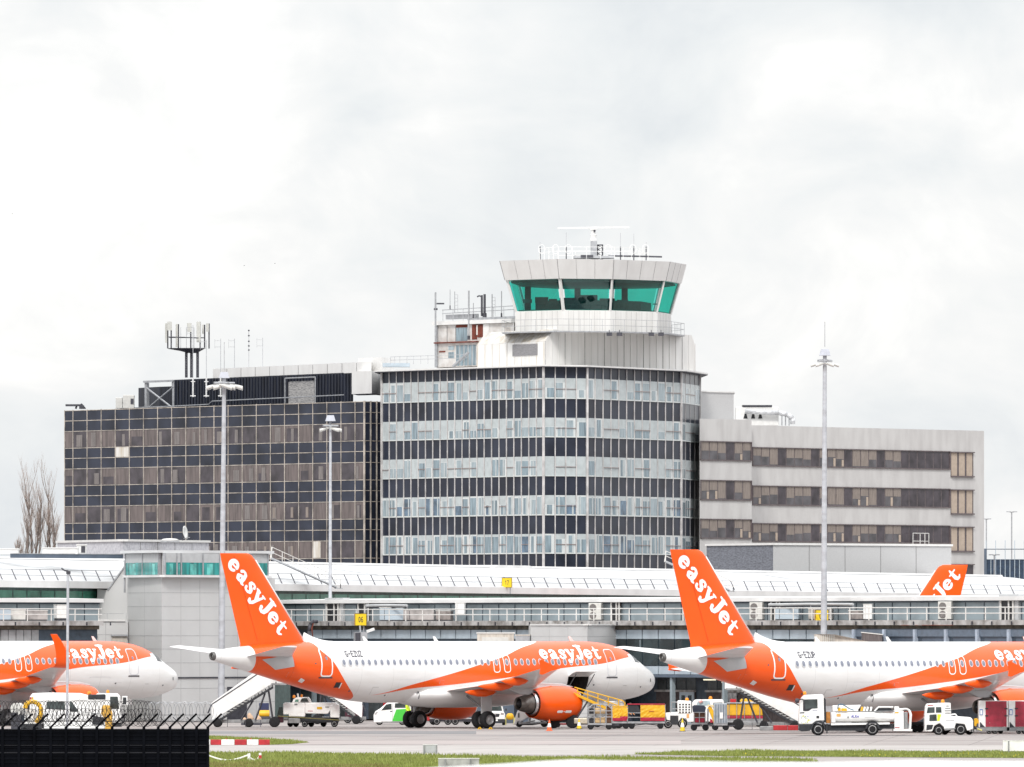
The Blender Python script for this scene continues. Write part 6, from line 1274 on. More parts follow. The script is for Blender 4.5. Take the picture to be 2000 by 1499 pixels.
# ---------------------------------------------------------------- water truck
def truck():
    t, X, Z, s = veh('tank_truck', 'white tank truck with blue lettering and yellow stickers on its cab, nearest vehicle', 'truck', 1560, 1437); W_ = 2.3
    q = lambda *pp: [(X(a), Z(b)) for a, b in pp]
    prof(t, 'cab', q((1561,1415),(1561,1398),(1563,1372),(1566,1364),(1571,1358.5),(1606,1356.5),(1609,1360),(1610,1408),(1603,1408),(1594,1409),(1586,1415)), 0, W_, M_VWH, .06)
    prof(t, 'bumper', q((1560.5,1427),(1560.5,1415.3),(1586,1415.3),(1582,1428),(1566,1429)), .02, W_-.02, M_VDK, .03)
    prof(t, 'wheel_arch', q((1582,1426),(1586,1415),(1592,1409.3),(1603,1408.2),(1610,1410),(1612,1424),(1611,1425),(1607,1414.5),(1599,1411.5),(1590,1414),(1585,1426)), -.02, W_+.02, M_VDK, 0)
    flat(t, 'side_window', q((1569,1386.5),(1571.5,1366.5),(1596.5,1366),(1597,1384),(1586,1384.5),(1580,1388.5),(1572,1389)), M_VGL)
    flat(t, 'window_trim', q((1568.5,1388.5),(1568.5,1367),(1571,1366),(1573.5,1386),(1581,1384),(1587,1381.5),(1580,1389),(1572,1389.5)), M_VDK, -.012)
    flat(t, 'fuel_cap', q((1594.5,1403.5),(1594.5,1398.5),(1600,1398.5),(1600,1403.5)), M_VDK); flat(t, 'door_handle', q((1562.5,1394),(1562.5,1391.8),(1571,1391.3),(1571,1393.5)), M_VDK)
    flat(t, 'cab_wording', q((1587,1389),(1587,1387.8),(1596.5,1387.8),(1596.5,1389)), mat('blue_grey_print', (.3,.31,.42), .6))
    for x, y, m, r in ((1569,1399,M_STK,1.9),(1572,1401,M_STG,1.2),(1566,1401,M_STG,1.0),(1574,1400,M_STG,.9),(1578,1399.5,M_STB,1.1),(1576,1403,M_STG,1.0),(1579,1407,M_STK,2.0),(1577,1410,M_STK,1.4),(1566,1404,M_STG,.8),(1573,1404,M_STG,.8),(1582,1407,M_STK,1.2),(1566,1412,M_STG,.8),(1570,1413,M_STK,1.2),(1574,1412,M_STG,.9),(1577.5,1412,M_STG,.8)):
        mb = MB(); c = Vector((X(x), -.008, Z(y))); ids = [mb.pt(c+Vector((r/s*math.cos(k*.628), 0, r/s*math.sin(k*.628)))) for k in range(10)]; mb.face(ids); obj('sticker', mb, m, t)
    prof(t, 'air_stack', q((1610.3,1411),(1610,1363),(1613,1366),(1613.5,1411)), .1, W_-.1, M_VDK, .03)
    bar(t, 'mirror_arm', [(X(1568), -.05, Z(1366)), (X(1559), -.3, Z(1367))], .035, M_VDK); mb = MB(); mb.ball((X(1556.5), -.35, Z(1369)), (.14,.16,.17), 10); obj('mirror', mb, M_DST, t, True)
    beacon(t, X(1572), .6, Z(1357.5), .11)
    for x in (1563,): mb = MB(); mb.box(X(1560.2), X(1562.5), .15, .5, Z(1423), Z(1417)); obj('headlight', mb, M_LIP, t)
    pair(t, X(1598), 11.8/s, W_, .3); pair(t, X(1704), 12.2/s, W_, .55)
    prof(t, 'chassis', q((1612,1428),(1612,1415.5),(1745,1415.5),(1745,1424),(1725,1424),(1720,1428)), .3, W_-.3, M_VDK, 0)
    prof(t, 'subframe', q((1623,1417),(1623,1413.2),(1738,1411.5),(1738,1415.3)), .05, W_-.05, M_VWH, .01)
    prof(t, 'rear_arch', q((1690,1424),(1692,1414),(1699,1410),(1710,1410),(1716,1414),(1719,1424),(1716,1424),(1711,1413),(1698,1413),(1693,1424)), -.01, W_, M_VDK, 0)
    # tank: long rounded trough
    mb = MB(); rg = []
    for x in (1626,1628,1746,1748):
        k = .92 if x in (1626,1748) else 1; rg.append([(X(x), W_/2+(W_/2-.08)*k*math.copysign(abs(math.cos(a))**.55, math.cos(a)), Z(1401.5)+(9.5/s)*k*math.copysign(abs(math.sin(a))**.7, math.sin(a))) for a in [2*math.pi*i/28 for i in range(28)]])
    mb.loft(rg); tank = obj('tank', mb, M_VWH, t, True, auto=50)
    prof(tank, 'tank_rail', q((1632,1392.2),(1632,1390),(1748,1388.6),(1748,1390.6)), .02, .12, M_GRY2, .01)
    flat(tank, 'amber_panel', q((1634,1400),(1634,1394.5),(1642,1394.5),(1642,1400)), mat('faded_amber', (.75,.42,.12), .5), .07)
    sh, ln = thin_word('ALKA', .11, .85); k = 4.6/s; obj('lettering', lay(sh, lambda u, v: Vector((X(1663)+u*k*.98, .06, Z(1401.5)+v*k))), M_STB, tank)
    flat(tank, 'web_address', q((1689,1401.3),(1689,1400.3),(1713,1399.8),(1713,1400.8)), mat('pale_print', (.5,.5,.52), .6), .066)
    mb = MB(); mb.lathe([(0,.02),(0,.06),(.02,.06)], (X(1656.5), .03, Z(1401)), (0,1,0), 12); obj('gauge', mb, M_GRY2, tank)
    prof(t, 'front_locker', q((1624,1412),(1623.5,1392),(1631,1391),(1632,1412)), -.02, .8, M_VWH, .04); prof(t, 'hose_reel_box', q((1614,1413),(1613.8,1391),(1621.5,1391),(1623,1413)), .1, 1.6, mat('rusty_orange', (.42,.17,.03), .7, var=.3), .02)
    prof(t, 'deck_box', q((1627,1390),(1627,1378.5),(1683,1377.5),(1676,1389)), 1.3, 1.9, M_VWH, .03)
    for a, b, c in ((1637,1643,1382.5),(1644,1655,1384)): prof(t, 'yellow_case', q((a,1389.5),(a,c+1),(a+1,c),(b-1,c),(b,1389.5)), .5, 1.0, M_VYL, .04)
    bar(t, 'blue_hose', [(X(1636.5), .4, Z(1385)), (X(1637.5), .4, Z(1378)), (X(1643), .4, Z(1375.5)), (X(1650), .4, Z(1378.5)), (X(1660), .4, Z(1385)), (X(1668), .4, Z(1387.5))], .035, mat('blue_hose', (.04,.12,.2), .5))
    for x in (1674, 1683, 1688, 1694, 1701): bar(t, 'valve', [(X(x), .7, Z(1390)), (X(x)+.06, .7, Z(1381))], .07, M_VYL if x in (1683,) else M_VWH)
    prof(t, 'tank_hatch', q((1710,1390),(1716,1383.5),(1740,1383.5),(1745,1390)), .5, 1.9, M_VDK, .02); bar(t, 'hatch_rail', [(X(1708), .4, Z(1390)), (X(1716), .4, Z(1381.5)), (X(1745), .4, Z(1381.5))], .05, M_VWH)
    cb = prof(t, 'rear_cabinet', q((1747,1424.5),(1747,1388),(1765,1388.5),(1765.5,1424.5)), 0, 1.9, M_VWH, .04); prof(cb, 'cabinet_head', q((1747,1387.8),(1747,1380.5),(1756,1380.5),(1756.5,1388)), .1, .7, M_VWH, .04)
    flat(cb, 'yellow_label', q((1748,1393.5),(1748,1391),(1755,1391),(1755,1393.5)), M_VYL); flat(cb, 'red_wording', q((1748,1422),(1748,1420.5),(1757,1420.5),(1757,1422)), M_VRD)
    prof(t, 'rear_panel', q((1766,1423),(1766,1392),(1773,1391),(1773.5,1423)), .2, 1.9, M_GRY2, .03); prof(t, 'platform', q((1745,1428.5),(1745,1425),(1782,1425),(1782,1428.5)), -.05, W_, M_VWH, .02)
    for y in (.02, W_-.2): bar(t, 'handrail', [(X(1757), y, Z(1386)), (X(1772), y, Z(1385)), (X(1777), y, Z(1388)), (X(1780), y, Z(1396)), (X(1778), y, Z(1425))], .045, M_VWH)
    bx(t, 'mud_flap', (X(1614), X(1616.5), .02, .35, Z(1433), Z(1414)), M_VDK)
    return t, X, Z
M_STK = mat('sticker_yellow', (.72,.68,.25), .6, var=.3); M_STG = mat('sticker_green', (.12,.22,.06), .6, var=.3); M_STB = mat('print_blue', (.03,.035,.4), .5)
TR, TX, TZ = truck()
p = TR.location; person('driver in a green hi-vis jacket inside the cab of the tank truck', (p.x+TX(1588), p.y+.35, TZ(1400)), R(-90), SIT, top=mat('hi_vis_green', (.14,.42,.03), .7))

# ---------------------------------------------------------------- baggage tug with driver
def tug():
    t, X, Z, s = veh('baggage_tractor', 'white baggage tractor with a tall rear louvre panel pulling the red-curtained dollies', 'tractor', 1806, 1436); W_ = 1.8; q = lambda *pp: [(X(a), Z(b)) for a, b in pp]
    prof(t, 'body', q((1807,1429),(1806,1400),(1841,1400),(1845,1398),(1896,1401.5),(1900,1406),(1901,1424),(1889,1428),(1884,1415),(1867,1413),(1864,1425),(1845,1427),(1843,1420),(1835,1413),(1825,1418),(1821,1429)), 0, W_, M_VWH, .05)
    c = prof(t, 'cab', q((1806.3,1399.8),(1808,1381),(1811,1375),(1842,1373.3),(1857,1373.3),(1858,1399.8)), .05, W_-.05, M_VWH, .05)
    flat(c, 'cab_window', q((1810,1393.5),(1812,1382),(1825.5,1381.5),(1825.5,1392.5)), M_VGL, .045); flat(c, 'cab_window', q((1828,1392.5),(1828,1381.5),(1838.5,1381.5),(1839,1392.5)), M_VGL, .045)
    flat(t, 'lower_window', q((1815,1409),(1815.5,1396.5),(1829,1395.5),(1830,1408.5)), M_VGL); flat(t, 'door_panel', q((1830.3,1408.5),(1831,1395.5),(1838,1395.5),(1835,1408.5)), M_HIV)
    flat(t, 'dark_skirt', q((1809,1427),(1810,1416),(1823,1416),(1820,1425)), M_VDK); flat(c, 'red_wording', q((1812,1379),(1812,1377.3),(1823,1376.8),(1823,1378.5)), M_VRD, .045)
    for k, (a, b) in enumerate(((1848,1853),(1846,1856),(1845,1857),(1846,1857))): flat(c, 'louvre', q((a,1380.5+k*4.6),(a,1378.5+k*4.6),(b,1378.5+k*4.6),(b,1380.5+k*4.6)), M_GRY2, .045)
    flat(t, 'grey_wording', q((1847,1409),(1847,1407),(1864,1406.5),(1864,1408.5)), mat('pale_print', (.5,.5,.52)))
    beacon(t, X(1842), .5, Z(1373.3), .12); bar(t, 'rear_rail', [(X(1858.5), .2, Z(1396)), (X(1866), .2, Z(1395)), (X(1870), .2, Z(1400))], .04, M_VWH)
    pair(t, X(1833.5), 9.3/s, W_, .28); pair(t, X(1876.5), 10.8/s, W_, .32)
    for x in (1847, 1895): wheel(t, X(x), W_-.3, 8.5/s, .28, False)
    prof(t, 'step', q((1845,1427.5),(1845,1423),(1866,1422),(1866,1425)), -.05, .2, M_GRY2, .02)
    prof(t, 'rear_frame', q((1893,1429),(1893,1409),(1896,1407),(1901,1408),(1903,1414),(1902,1430)), .2, W_-.2, M_VWH, .03)
    for x in (1898, 1902): bar(t, 'rear_bar', [(X(x), .1, Z(1430)), (X(x), .1, Z(1407))], .035, M_VDK)
    bx(t, 'tow_hitch', (X(1901), X(1906), .7, 1.1, Z(1424), Z(1419)), M_VDK)
    return t, X, Z
TG, GX, GZ = tug(); p = TG.location
person('driver in a hi-vis jacket sitting in the cab of the baggage tractor', (p.x+GX(1836), p.y+.5, GZ(1408)), R(-90), SIT)

def dolly(label, x0, first):
    t, X, Z, s = veh('container_dolly', label, 'dolly', x0, 1434, 'red-curtained container dollies'); q = lambda *pp: [(X(x0+a), Z(b)) for a, b in pp]; W_ = 1.6
    prof(t, 'container', q((0,1421),(0,1369),(57,1369),(57,1421)), .03, W_, M_VWH, .03)
    mb = MB(); rg = random.Random(x0); n, m = 10, 12
    g = [[mb.pt((lerp(X(x0+13), X(x0+54), i/n), .022-.03*math.sin(i*1.9+j*.35)*rg.random()-.018, lerp(Z(1420), Z(1370), j/m))) for i in range(n+1)] for j in range(m+1)]
    for j in range(m):
        for i in range(n): mb.face([g[j][i], g[j][i+1], g[j+1][i+1], g[j+1][i]])
    cu = obj('curtain', mb, M_CUR, t, True)
    for k in (15.5, 29.5):
        for a in (13, 51): bx(cu, 'strap', (X(x0+a-1), X(x0+a+5), -.045, -.03, Z(1369+k)-.04, Z(1369+k)+.04), M_VDK)
    bx(t, 'label_plate', (X(x0+1.5), X(x0+7.5), -.02, .028, Z(1397), Z(1385.5)), M_STB2); bx(t, 'plate_centre', (X(x0+2.6), X(x0+6.4), -.026, -.0205, Z(1396), Z(1387.5)), M_VWH)
    prof(t, 'deck', q((-4,1428),(-4,1421.3),(60,1421.3),(60,1428)), 0, W_+.1, M_GRY2, .02)
    flat(t, 'dark_corner', q((2,1421),(2,1410),(12,1421)), M_VDK)
    for a in (12, 24): wheel(t, X(x0+a+8), .05, 5.0/s, .16); 
    for a in (32, 44): wheel(t, X(x0+a), W_-.3, 5.0/s, .16, False)
    if first:
        mb = MB(); mb.side(q((-10,1413),(-9,1404),(-3,1403),(3,1412),(3,1417),(-3,1413),(-5,1420),(-9,1418)), .3, .55); obj('yellow_guard', mb, M_VYL, t, bevel=.03); bar(t, 'tow_bar', [(X(x0-14), .8, Z(1423)), (X(x0-2), .8, Z(1424))], .05, M_VDK); bar(t, 'yellow_latch', [(X(x0-3), .0, Z(1424)), (X(x0+6), .0, Z(1427))], .05, M_STK)
M_CUR = mat('red_curtain', (.36,.018,.045), .5, var=.2, scale=2.5, coat=.15); M_STB2 = mat('label_blue', (.08,.2,.5), .5)
dolly('white container dolly with a red curtain, hitched behind the baggage tractor', 1912, True); dolly('last red-curtained container dolly, cut off by the right edge of the picture', 1970, False)

# ---------------------------------------------------------------- boarding stairs
def stairs(label, xb, xt, yb, yt, panel, width=2.2, flip=False, under=True, dxp=0):
    """mobile stairs: from the foot at pixel xb up to the head at pixel xt"""
    t, X, Z, s = veh('boarding_stairs', label, 'boarding stairs', xb, yb, 'mobile boarding stairs'); W_ = width; L = X(xt); zt = Z(yt); d = 1 if L > 0 else -1; z0 = .55
    n = 17
    for i in range(n):
        u = i/(n-1); mb = MB(); x = L*u*.93; z = lerp(z0, zt, u); mb.box(min(x, x+d*.3), max(x, x+d*.3), .12, W_-.12, z-.07, z); obj('step', mb, M_STEP, t)
        if under: mb = MB(); mb.box(min(x+d*.28, x+d*.31), max(x+d*.28, x+d*.31), .12, W_-.12, z-.02, z+(zt-z0)/n-.04); obj('riser', mb, M_VDK, t)
    mb = MB(); a, b = L*.93, L*1.18; mb.box(min(a, b), max(a, b), .05, W_-.05, zt-.12, zt); obj('landing', mb, M_GRY2, t)
    for y in (.02, W_-.08):
        mb = MB(); mb.side([(0, z0-.30), (L*.95, zt-.36), (L*.95, zt-.2), (0, z0-.14)], y, y+.06); obj('stringer', mb, M_VDK, t)
    for y in ((W_-.06, .0) if panel == 2 else (W_-.06,) if panel == 1 else ()):
        h = 1.45; mb = MB(); mb.side([(-d*.3, z0-.1), (L*.93, zt-.05), (L*1.2, zt-.05), (L*1.2, zt+h), (L*.88, zt+h), (-d*.35, z0+h*.75)], y, y+.05); obj('side_panel', mb, M_VWH, t, bevel=.02)
    for y in (.05, W_-.05): bar(t, 'handrail', [(-d*.55, y, z0+.4), (-d*.3, y, z0+1.0), (L*.9, y, zt+1.18), (L*1.2, y, zt+1.18)], .035, M_DST)
    c = z0*.75; mb = MB(); mb.box(min(-d*.6, L*1.02), max(-d*.6, L*1.02), .3, W_-.3, .3, .52); obj('chassis', mb, M_GRY2, t, bevel=.02)
    for u in (.03, .55, .98): wheel(t, L*u, .0, .30 if u < .9 else .36, .24, False); wheel(t, L*u, W_-.24, .30 if u < .9 else .36, .24, False)
    for u, v in ((.42, .62), (.66, .82), (.95, .88)):
        for y in (.2, W_-.25): bar(t, 'prop', [(L*u, y, .5), (L*v, y, lerp(z0, zt, v)-.25)], .05, M_DST)
    for u in (.2, .5, .75): bar(t, 'jack', [(L*u, -.02, .5), (L*u, -.02, .03)], .025, M_DST, 4)
    return t, X, Z, s
M_STEP = mat('stair_tread', (.42,.42,.41), .6, .3, var=.3)
stairs('white-sided boarding stairs climbing right to the rear door of the middle airliner', 421, 538, 1421, 1335, 1)
stairs('boarding stairs with white sides coming down behind the white service truck', 698, 618, 1415, 1342, 2)
ST = stairs('boarding stairs with a dark underside behind the cab of the tank truck', 1556, 1440, 1426, 1345, 1)
t, X, Z, s = veh('ballast_kerb', 'long red and grey ballast block lying below the dark-sided stairs', 'block', 1484, 1427)
bx(t, 'grey_part', (X(1484), X(1510), 0, .5, 0, Z(1419)), M_GRY2, .03); bx(t, 'red_part', (X(1510.5), X(1538), -.02, .5, 0, Z(1417)), M_VRD, .03); bx(t, 'red_part', (X(1538.6), X(1559), -.02, .5, 0, Z(1417)), M_VRD, .03)

# ---------------------------------------------------------------- white service truck under the tail
def service_truck():
    t, X, Z, s = veh('service_truck', 'white lavatory service truck parked under the tail of the middle airliner', 'truck', 548, 1420.5); W_ = 2.2; q = lambda *pp: [(X(a), Z(b)) for a, b in pp]
    prof(t, 'tank_body', q((595,1394),(595,1373),(655,1373),(662,1377),(663,1395),(652,1397),(645,1388),(640,1395)), .1, W_, M_VWH, .05); prof(t, 'front_locker', q((553,1396),(553,1375),(556,1373),(596,1373.5),(596,1400.5),(564,1400),(564,1396)), 0, W_, M_VWH, .05)
    prof(t, 'end_locker', q((645,1402),(645,1378),(660,1376),(663,1380),(663,1402.5)), -.03, .9, M_VWH, .05); prof(t, 'cab', q((570,1373),(573,1366),(578,1363),(602,1362),(606,1367),(608,1373)), .4, W_-.1, M_VWH, .05)
    flat(t, 'cab_window', q((575,1371.5),(577,1367),(583,1366.5),(583,1371.5)), mat('green_cab_glass', (.12,.25,.2), .1), .394); flat(t, 'cab_window', q((586,1371.5),(589,1364.5),(599,1364),(603,1371.5)), M_VGL, .394)
    flat(t, 'yellow_label', q((619,1386),(619,1381),(629,1381),(629,1386)), M_VYL, .094); flat(t, 'red_stripe', q((601,1389.8),(601,1388.6),(611,1388.6),(611,1389.8)), M_VRD, .094); flat(t, 'grey_label', q((635,1382.5),(635,1380.5),(643,1380.5),(643,1382.5)), M_GRY2, .094); flat(t, 'pocket', q((575,1378),(575,1374.5),(581,1374.5),(581,1378)), M_GRY2)
    prof(t, 'chassis', q((562,1412),(562,1400.5),(661,1402),(661,1412)), .2, W_-.2, M_VDK, .02); prof(t, 'side_box', q((563,1413),(563,1403),(586,1403),(587,1413)), -.02, .5, M_GRY2, .03)
    prof(t, 'front_hood', q((540,1412),(543,1395),(552,1385),(553,1412)), .1, W_-.1, mat('dark_maroon', (.06,.012,.025), .4), .04); flat(t, 'windscreen_sheet', q((541,1399),(545,1382),(552,1381),(552,1398)), M_VGL, .05)
    pair(t, X(595), 6.0/s, W_, .25); pair(t, X(653), 6.4/s, W_, .25); 
    for x in (566, 577, 607, 631): wheel(t, X(x), W_-.4, 6/s, .25, False)
    bar(t, 'boom', [(X(584), .5, Z(1372)), (X(581), .5, Z(1355))], .06, M_VWH); beacon(t, X(574), .7, Z(1364)); beacon(t, X(589), .7, Z(1362.5), .08)
    bar(t, 'belt_line', [(X(543), -.05, Z(1399)), (X(600), -.05, Z(1403)), (X(663), -.05, Z(1407))], .03, mat('olive_strap', (.22,.19,.07), .7))
service_truck()
# crates and sacks between the stairs' wheels and the truck
for k, (x, w, h, m, l) in enumerate(((476, 9, 8, 'beige', 'smallest beige sack under the left boarding stairs'), (488, 12, 17, 'beige', 'tall beige sack under the left boarding stairs'), (503, 13, 12, 'beige', 'wide beige sack beside the tall one under the stairs'))):
    t, X, Z, s = veh('sack', l, 'sack', x, 1417, 'beige sacks under the left stairs'); mb = MB(); r = w/s/2; hh = h/s
    mb.lathe([(0,r*.9),(hh*.3,r*1.05),(hh*.65,r*.9),(hh*.9,r*.5),(hh,r*.2)], (0,.8,.25), (0,0,1), 10, True, True); mb.v = [(a+.06*math.sin(c*9+b*5), b, c) for a, b, c in mb.v]; obj('cloth', mb, mat('beige_sack', (.55,.38,.26), .8, var=.2), t, True); bx(t, 'tray', (-r*1.2, r*1.2, .3, 1.3, 0, .249), M_DST)
t, X, Z, s = veh('fuel_drum_rack', 'yellow tank lying on a dark frame behind the left boarding stairs', 'tank', 518, 1417); mb = MB(); mb.lathe([(0,.02),(.02,.26),(X(526)-X(505)-.02,.26),(X(526)-X(505),.02)], (X(505), 1.2, Z(1395)), (1,0,0), 14); obj('tank', mb, M_VYL, t, True, auto=50); bx(t, 'frame', (X(503), X(528), .9, 1.5, .1, Z(1400)), M_DST); bx(t, 'blue_case', (X(505), X(524), 1.6, 2.2, Z(1390), Z(1374)), mat('navy_case', (.02,.03,.09), .5))

# ---------------------------------------------------------------- vans
def green_van():
    t, X, Z, s = veh('van', 'white electric van with a green rear half under the belly of the middle airliner', 'van', 729, 1416.5); W_ = 1.75; q = lambda *pp: [(X(a), Z(b)) for a, b in pp]
    prof(t, 'body', q((730,1412),(729.5,1397),(733,1390),(743,1384),(752,1376),(757,1372.5),(790,1371),(803,1372),(807,1378),(808,1411),(804,1412)), 0, W_, M_VWH, .07)
    flat(t, 'green_panel', q((766,1409),(769,1399),(774,1386),(792,1385),(800,1386),(803,1409)), M_GRV); flat(t, 'front_window', q((744.5,1388),(754,1376.5),(764.5,1374.5),(765,1386)), M_VGL); flat(t, 'rear_window', q((771,1383),(771.5,1374),(795,1373.5),(796,1383)), M_VGL)
    flat(t, 'door_line', q((766.5,1408),(766.5,1374),(767,1374),(767,1408)), M_GRY2); flat(t, 'door_handle', q((762,1391),(762,1389.3),(766,1389.3),(766,1391)), M_VDK); flat(t, 'sill', q((745,1411.5),(745,1409.5),(804,1409),(804,1411.5)), M_GRY2)
    flat(t, 'headlight', q((731,1396),(734,1391),(738,1391),(735,1396)), M_LIP)
    pair(t, X(741), 7.2/s, W_, .22); pair(t, X(786), 7.2/s, W_, .22)
green_van()
t, X, Z, s = veh('person_stub', 'x', 'person', 797, 1421)
bpy.data.objects.remove(t)
p = G(796, 1417.5); person('worker in a yellow hi-vis jacket standing behind the left main wheels', p, R(70), STAND, sc=1.0)
def pickup_front(name, label, x0, yb, w, h):
    t, X, Z, s = veh(name, label, 'van', x0, yb); W_ = w/s; H_ = h/s; q = lambda *pp: [((a-.5)*W_, b*H_) for a, b in pp]
    prof(t, 'bonnet', q((0,.22),(-.02,.5),(.06,.66),(.94,.66),(1.02,.5),(1,.22)), 0, 1.2, M_VWH, .06); prof(t, 'cabin', q((.05,.62),(.14,.96),(.3,1.0),(.7,1.0),(.86,.96),(.95,.62)), .7, 3.6, M_VWH, .07)
    flat(t, 'windscreen', q((.13,.68),(.2,.93),(.8,.93),(.87,.68)), M_VGL, .694); prof(t, 'grille', q((.3,.4),(.26,.55),(.74,.55),(.7,.4)), -.03, .0, M_VDK, .02); flat(t, 'badge', q((.46,.485),(.46,.52),(.54,.52),(.54,.485)), M_LIP, -.032)
    prof(t, 'bumper', q((0,.12),(0,.3),(1,.3),(1,.12)), -.05, .3, M_VDK, .04); flat(t, 'number_plate', q((.36,.2),(.36,.28),(.64,.28),(.64,.2)), M_VWH, -.052)
    for a in (.03, .79): flat(t, 'headlight', q((a,.5),(a+.02,.62),(a+.16,.58),(a+.16,.5)), M_LIP)
    for a in (-.02, .86): bx(t, 'wheel', ((a-.5)*W_, (a-.5+.16)*W_, .3, .95, 0, .3*H_), M_TYR, .05)
    for a in (-.1, 1.02): bx(t, 'mirror', ((a-.5)*W_, (a-.5+.08)*W_, .8, .9, .68*H_, .8*H_), M_VDK, .02)
pickup_front('van', 'white van facing the camera beside the right main wheels', 967, 1417, 38, 41)
# left of the picture, behind the fence
def left_vehicles():
    t, X, Z, s = veh('service_truck', 'long white tanker truck with a dark cab window behind the razor wire', 'truck', 60, 1428); W_ = 2.3; q = lambda *pp: [(X(a), Z(b)) for a, b in pp]
    prof(t, 'tank_body', q((58,1400),(58,1362),(63,1354.5),(95,1353.5),(155,1354.5),(175,1360),(186,1368),(186,1400)), 0, W_, M_VWH, .08); prof(t, 'cab', q((187,1412),(186,1358),(190,1354.5),(228,1355),(233,1361),(236,1385),(236,1412)), 0, W_, M_VWH, .06)
    flat(t, 'cab_window', q((215,1385),(215,1361),(230,1361),(233,1385)), M_VGL); prof(t, 'machinery', q((172,1366),(172,1357),(206,1356),(206,1366)), -.1, .4, M_VDK, .05); flat(t, 'tail_lamp', q((58.5,1367),(58.5,1362),(61.5,1362),(61.5,1367)), M_VRD); flat(t, 'tail_lamp', q((62,1367),(62,1362),(65,1362),(65,1367)), M_VYL)
    prof(t, 'mirror', q((238,1378),(239,1360),(249,1360),(249,1378)), -.2, .1, M_VWH, .03); flat(t, 'mirror_glass', q((240,1376),(240.5,1362.5),(247,1362.5),(247,1376)), M_VDK, -.206)
    beacon(t, X(174), .4, Z(1357), .14); beacon(t, X(210), .6, Z(1354.5), .1); prof(t, 'chassis', q((62,1420),(62,1400.3),(236,1412.3),(236,1420)), .2, W_-.2, M_VDK, 0)
    for x in (85, 110, 205): pair(t, X(x), 10/s, W_, .3)
    t, X, Z, s = veh('van', 'white estate car with dark windows behind the razor wire', 'car', 84, 1432); q = lambda *pp: [(X(a), Z(b)) for a, b in pp]; W_ = 1.8
    prof(t, 'body', q((86,1424),(85,1392),(89,1370),(93,1367),(132,1367),(150,1380),(157,1390),(195,1394),(203,1406),(204,1424)), 0, W_, M_VWH, .07)
    flat(t, 'side_window', q((90,1385),(92,1370.5),(126,1370.5),(128,1387)), M_VGL); flat(t, 'side_window', q((136,1390),(136,1371),(141,1371.5),(154,1390),(148,1391)), M_VGL); flat(t, 'bumper', q((180,1416),(182,1398),(203,1402),(203,1416)), M_VDK); flat(t, 'bonnet_line', q((160,1391),(160,1390),(194,1394),(194,1395)), M_GRY2)
    pair(t, X(106), 9/s, W_, .22); pair(t, X(180), 9/s, W_, .22)
    t, X, Z, s = veh('hose_trolley', 'yellow curved hose boom over a white trolley behind the razor wire', 'trolley', 45, 1431); q = lambda *pp: [(X(a), Z(b)) for a, b in pp]
    bar(t, 'hose_boom', [(X(48), .3, Z(1384)), (X(52), .3, Z(1374)), (X(62), .3, Z(1370.5)), (X(72), .3, Z(1373)), (X(79), .3, Z(1381)), (X(80), .3, Z(1392)), (X(76), .3, Z(1404)), (X(70), .3, Z(1412))], .15, M_VYL, 12)
    prof(t, 'casing', q((46,1420),(48,1386),(66,1384),(72,1420)), .6, 1.5, M_VWH, .05); prof(t, 'base', q((40,1424),(40,1414),(80,1414),(80,1424)), .2, 1.6, M_VDK, .03)
    for x in (48, 72): wheel(t, X(x), .2, 6/s, .2, False)
    t, X, Z, s = veh('cable_reel', 'pale round reel at the left edge behind the razor wire', 'reel', 30, 1430); mb = MB(); mb.lathe([(0,.02),(0,.42),(.5,.42),(.5,.02)], (0,.4,Z(1386)), (.5,.86,0), 18); obj('reel', mb, M_CLG2, t, True, auto=40); bx(t, 'stand', (-.3,.3,.3,.9,0,Z(1392)), M_DST)
    t, X, Z, s = veh('amber_cover', 'amber canvas cover in front of the tanker cab behind the razor wire', 'cover', 207, 1430); mb = MB(); mb.side(q_(X, Z, (197,1426),(198,1382),(202,1377.5),(214,1378),(219,1394),(218,1426)), .0, 1.0); obj('canvas', mb, mat('amber_canvas', (.68,.38,.06), .7, var=.2, scale=3), t, bevel=.08); mb = MB(); mb.side(q_(X, Z, (198,1429),(198,1426.3),(218,1426.3),(218,1429)), .1, .9); obj('frame', mb, M_DST, t)
def q_(X, Z, *pp): return [(X(a), Z(b)) for a, b in pp]
left_vehicles()
# ================================================================ baggage line under the forward hold
M_CGE = mat('cart_steel', (.36,.365,.38), .5, .3, var=.2); M_YCV = mat('yellow_cover', (.74,.40,.012), .55, var=.12, scale=2); M_RCV = mat('red_cover_band', (.40,.012,.04), .55, var=.15); M_BAG = [mat('dark_bag', (.03,.03,.035), .7), mat('brown_bag', (.13,.06,.03), .7, var=.3), mat('cream_box', (.6,.42,.22), .7, var=.15), mat('pale_bag', (.45,.42,.38), .7)]
def cart_base(t, X, Z, s, x0, x1, zdeck, W_=1.5):
    mb = MB(); mb.box(X(x0), X(x1), 0, W_, zdeck-.12, zdeck); obj('deck', mb, M_CGE, t, bevel=.01)
    for u in (.12, .88):
        for y in (.02, W_-.2): wheel(t, lerp(X(x0), X(x1), u), y, .21, .16, False)
    bar(t, 'tow_bar', [(X(x1), W_/2, zdeck-.15), (X(x1)+.5, W_/2, .3)], .04, M_DST); bar(t, 'axle_bar', [(lerp(X(x0), X(x1), .12), .1, .21), (lerp(X(x0), X(x1), .5), .1, zdeck-.14), (lerp(X(x0), X(x1), .88), .1, .21)], .03, M_DST)
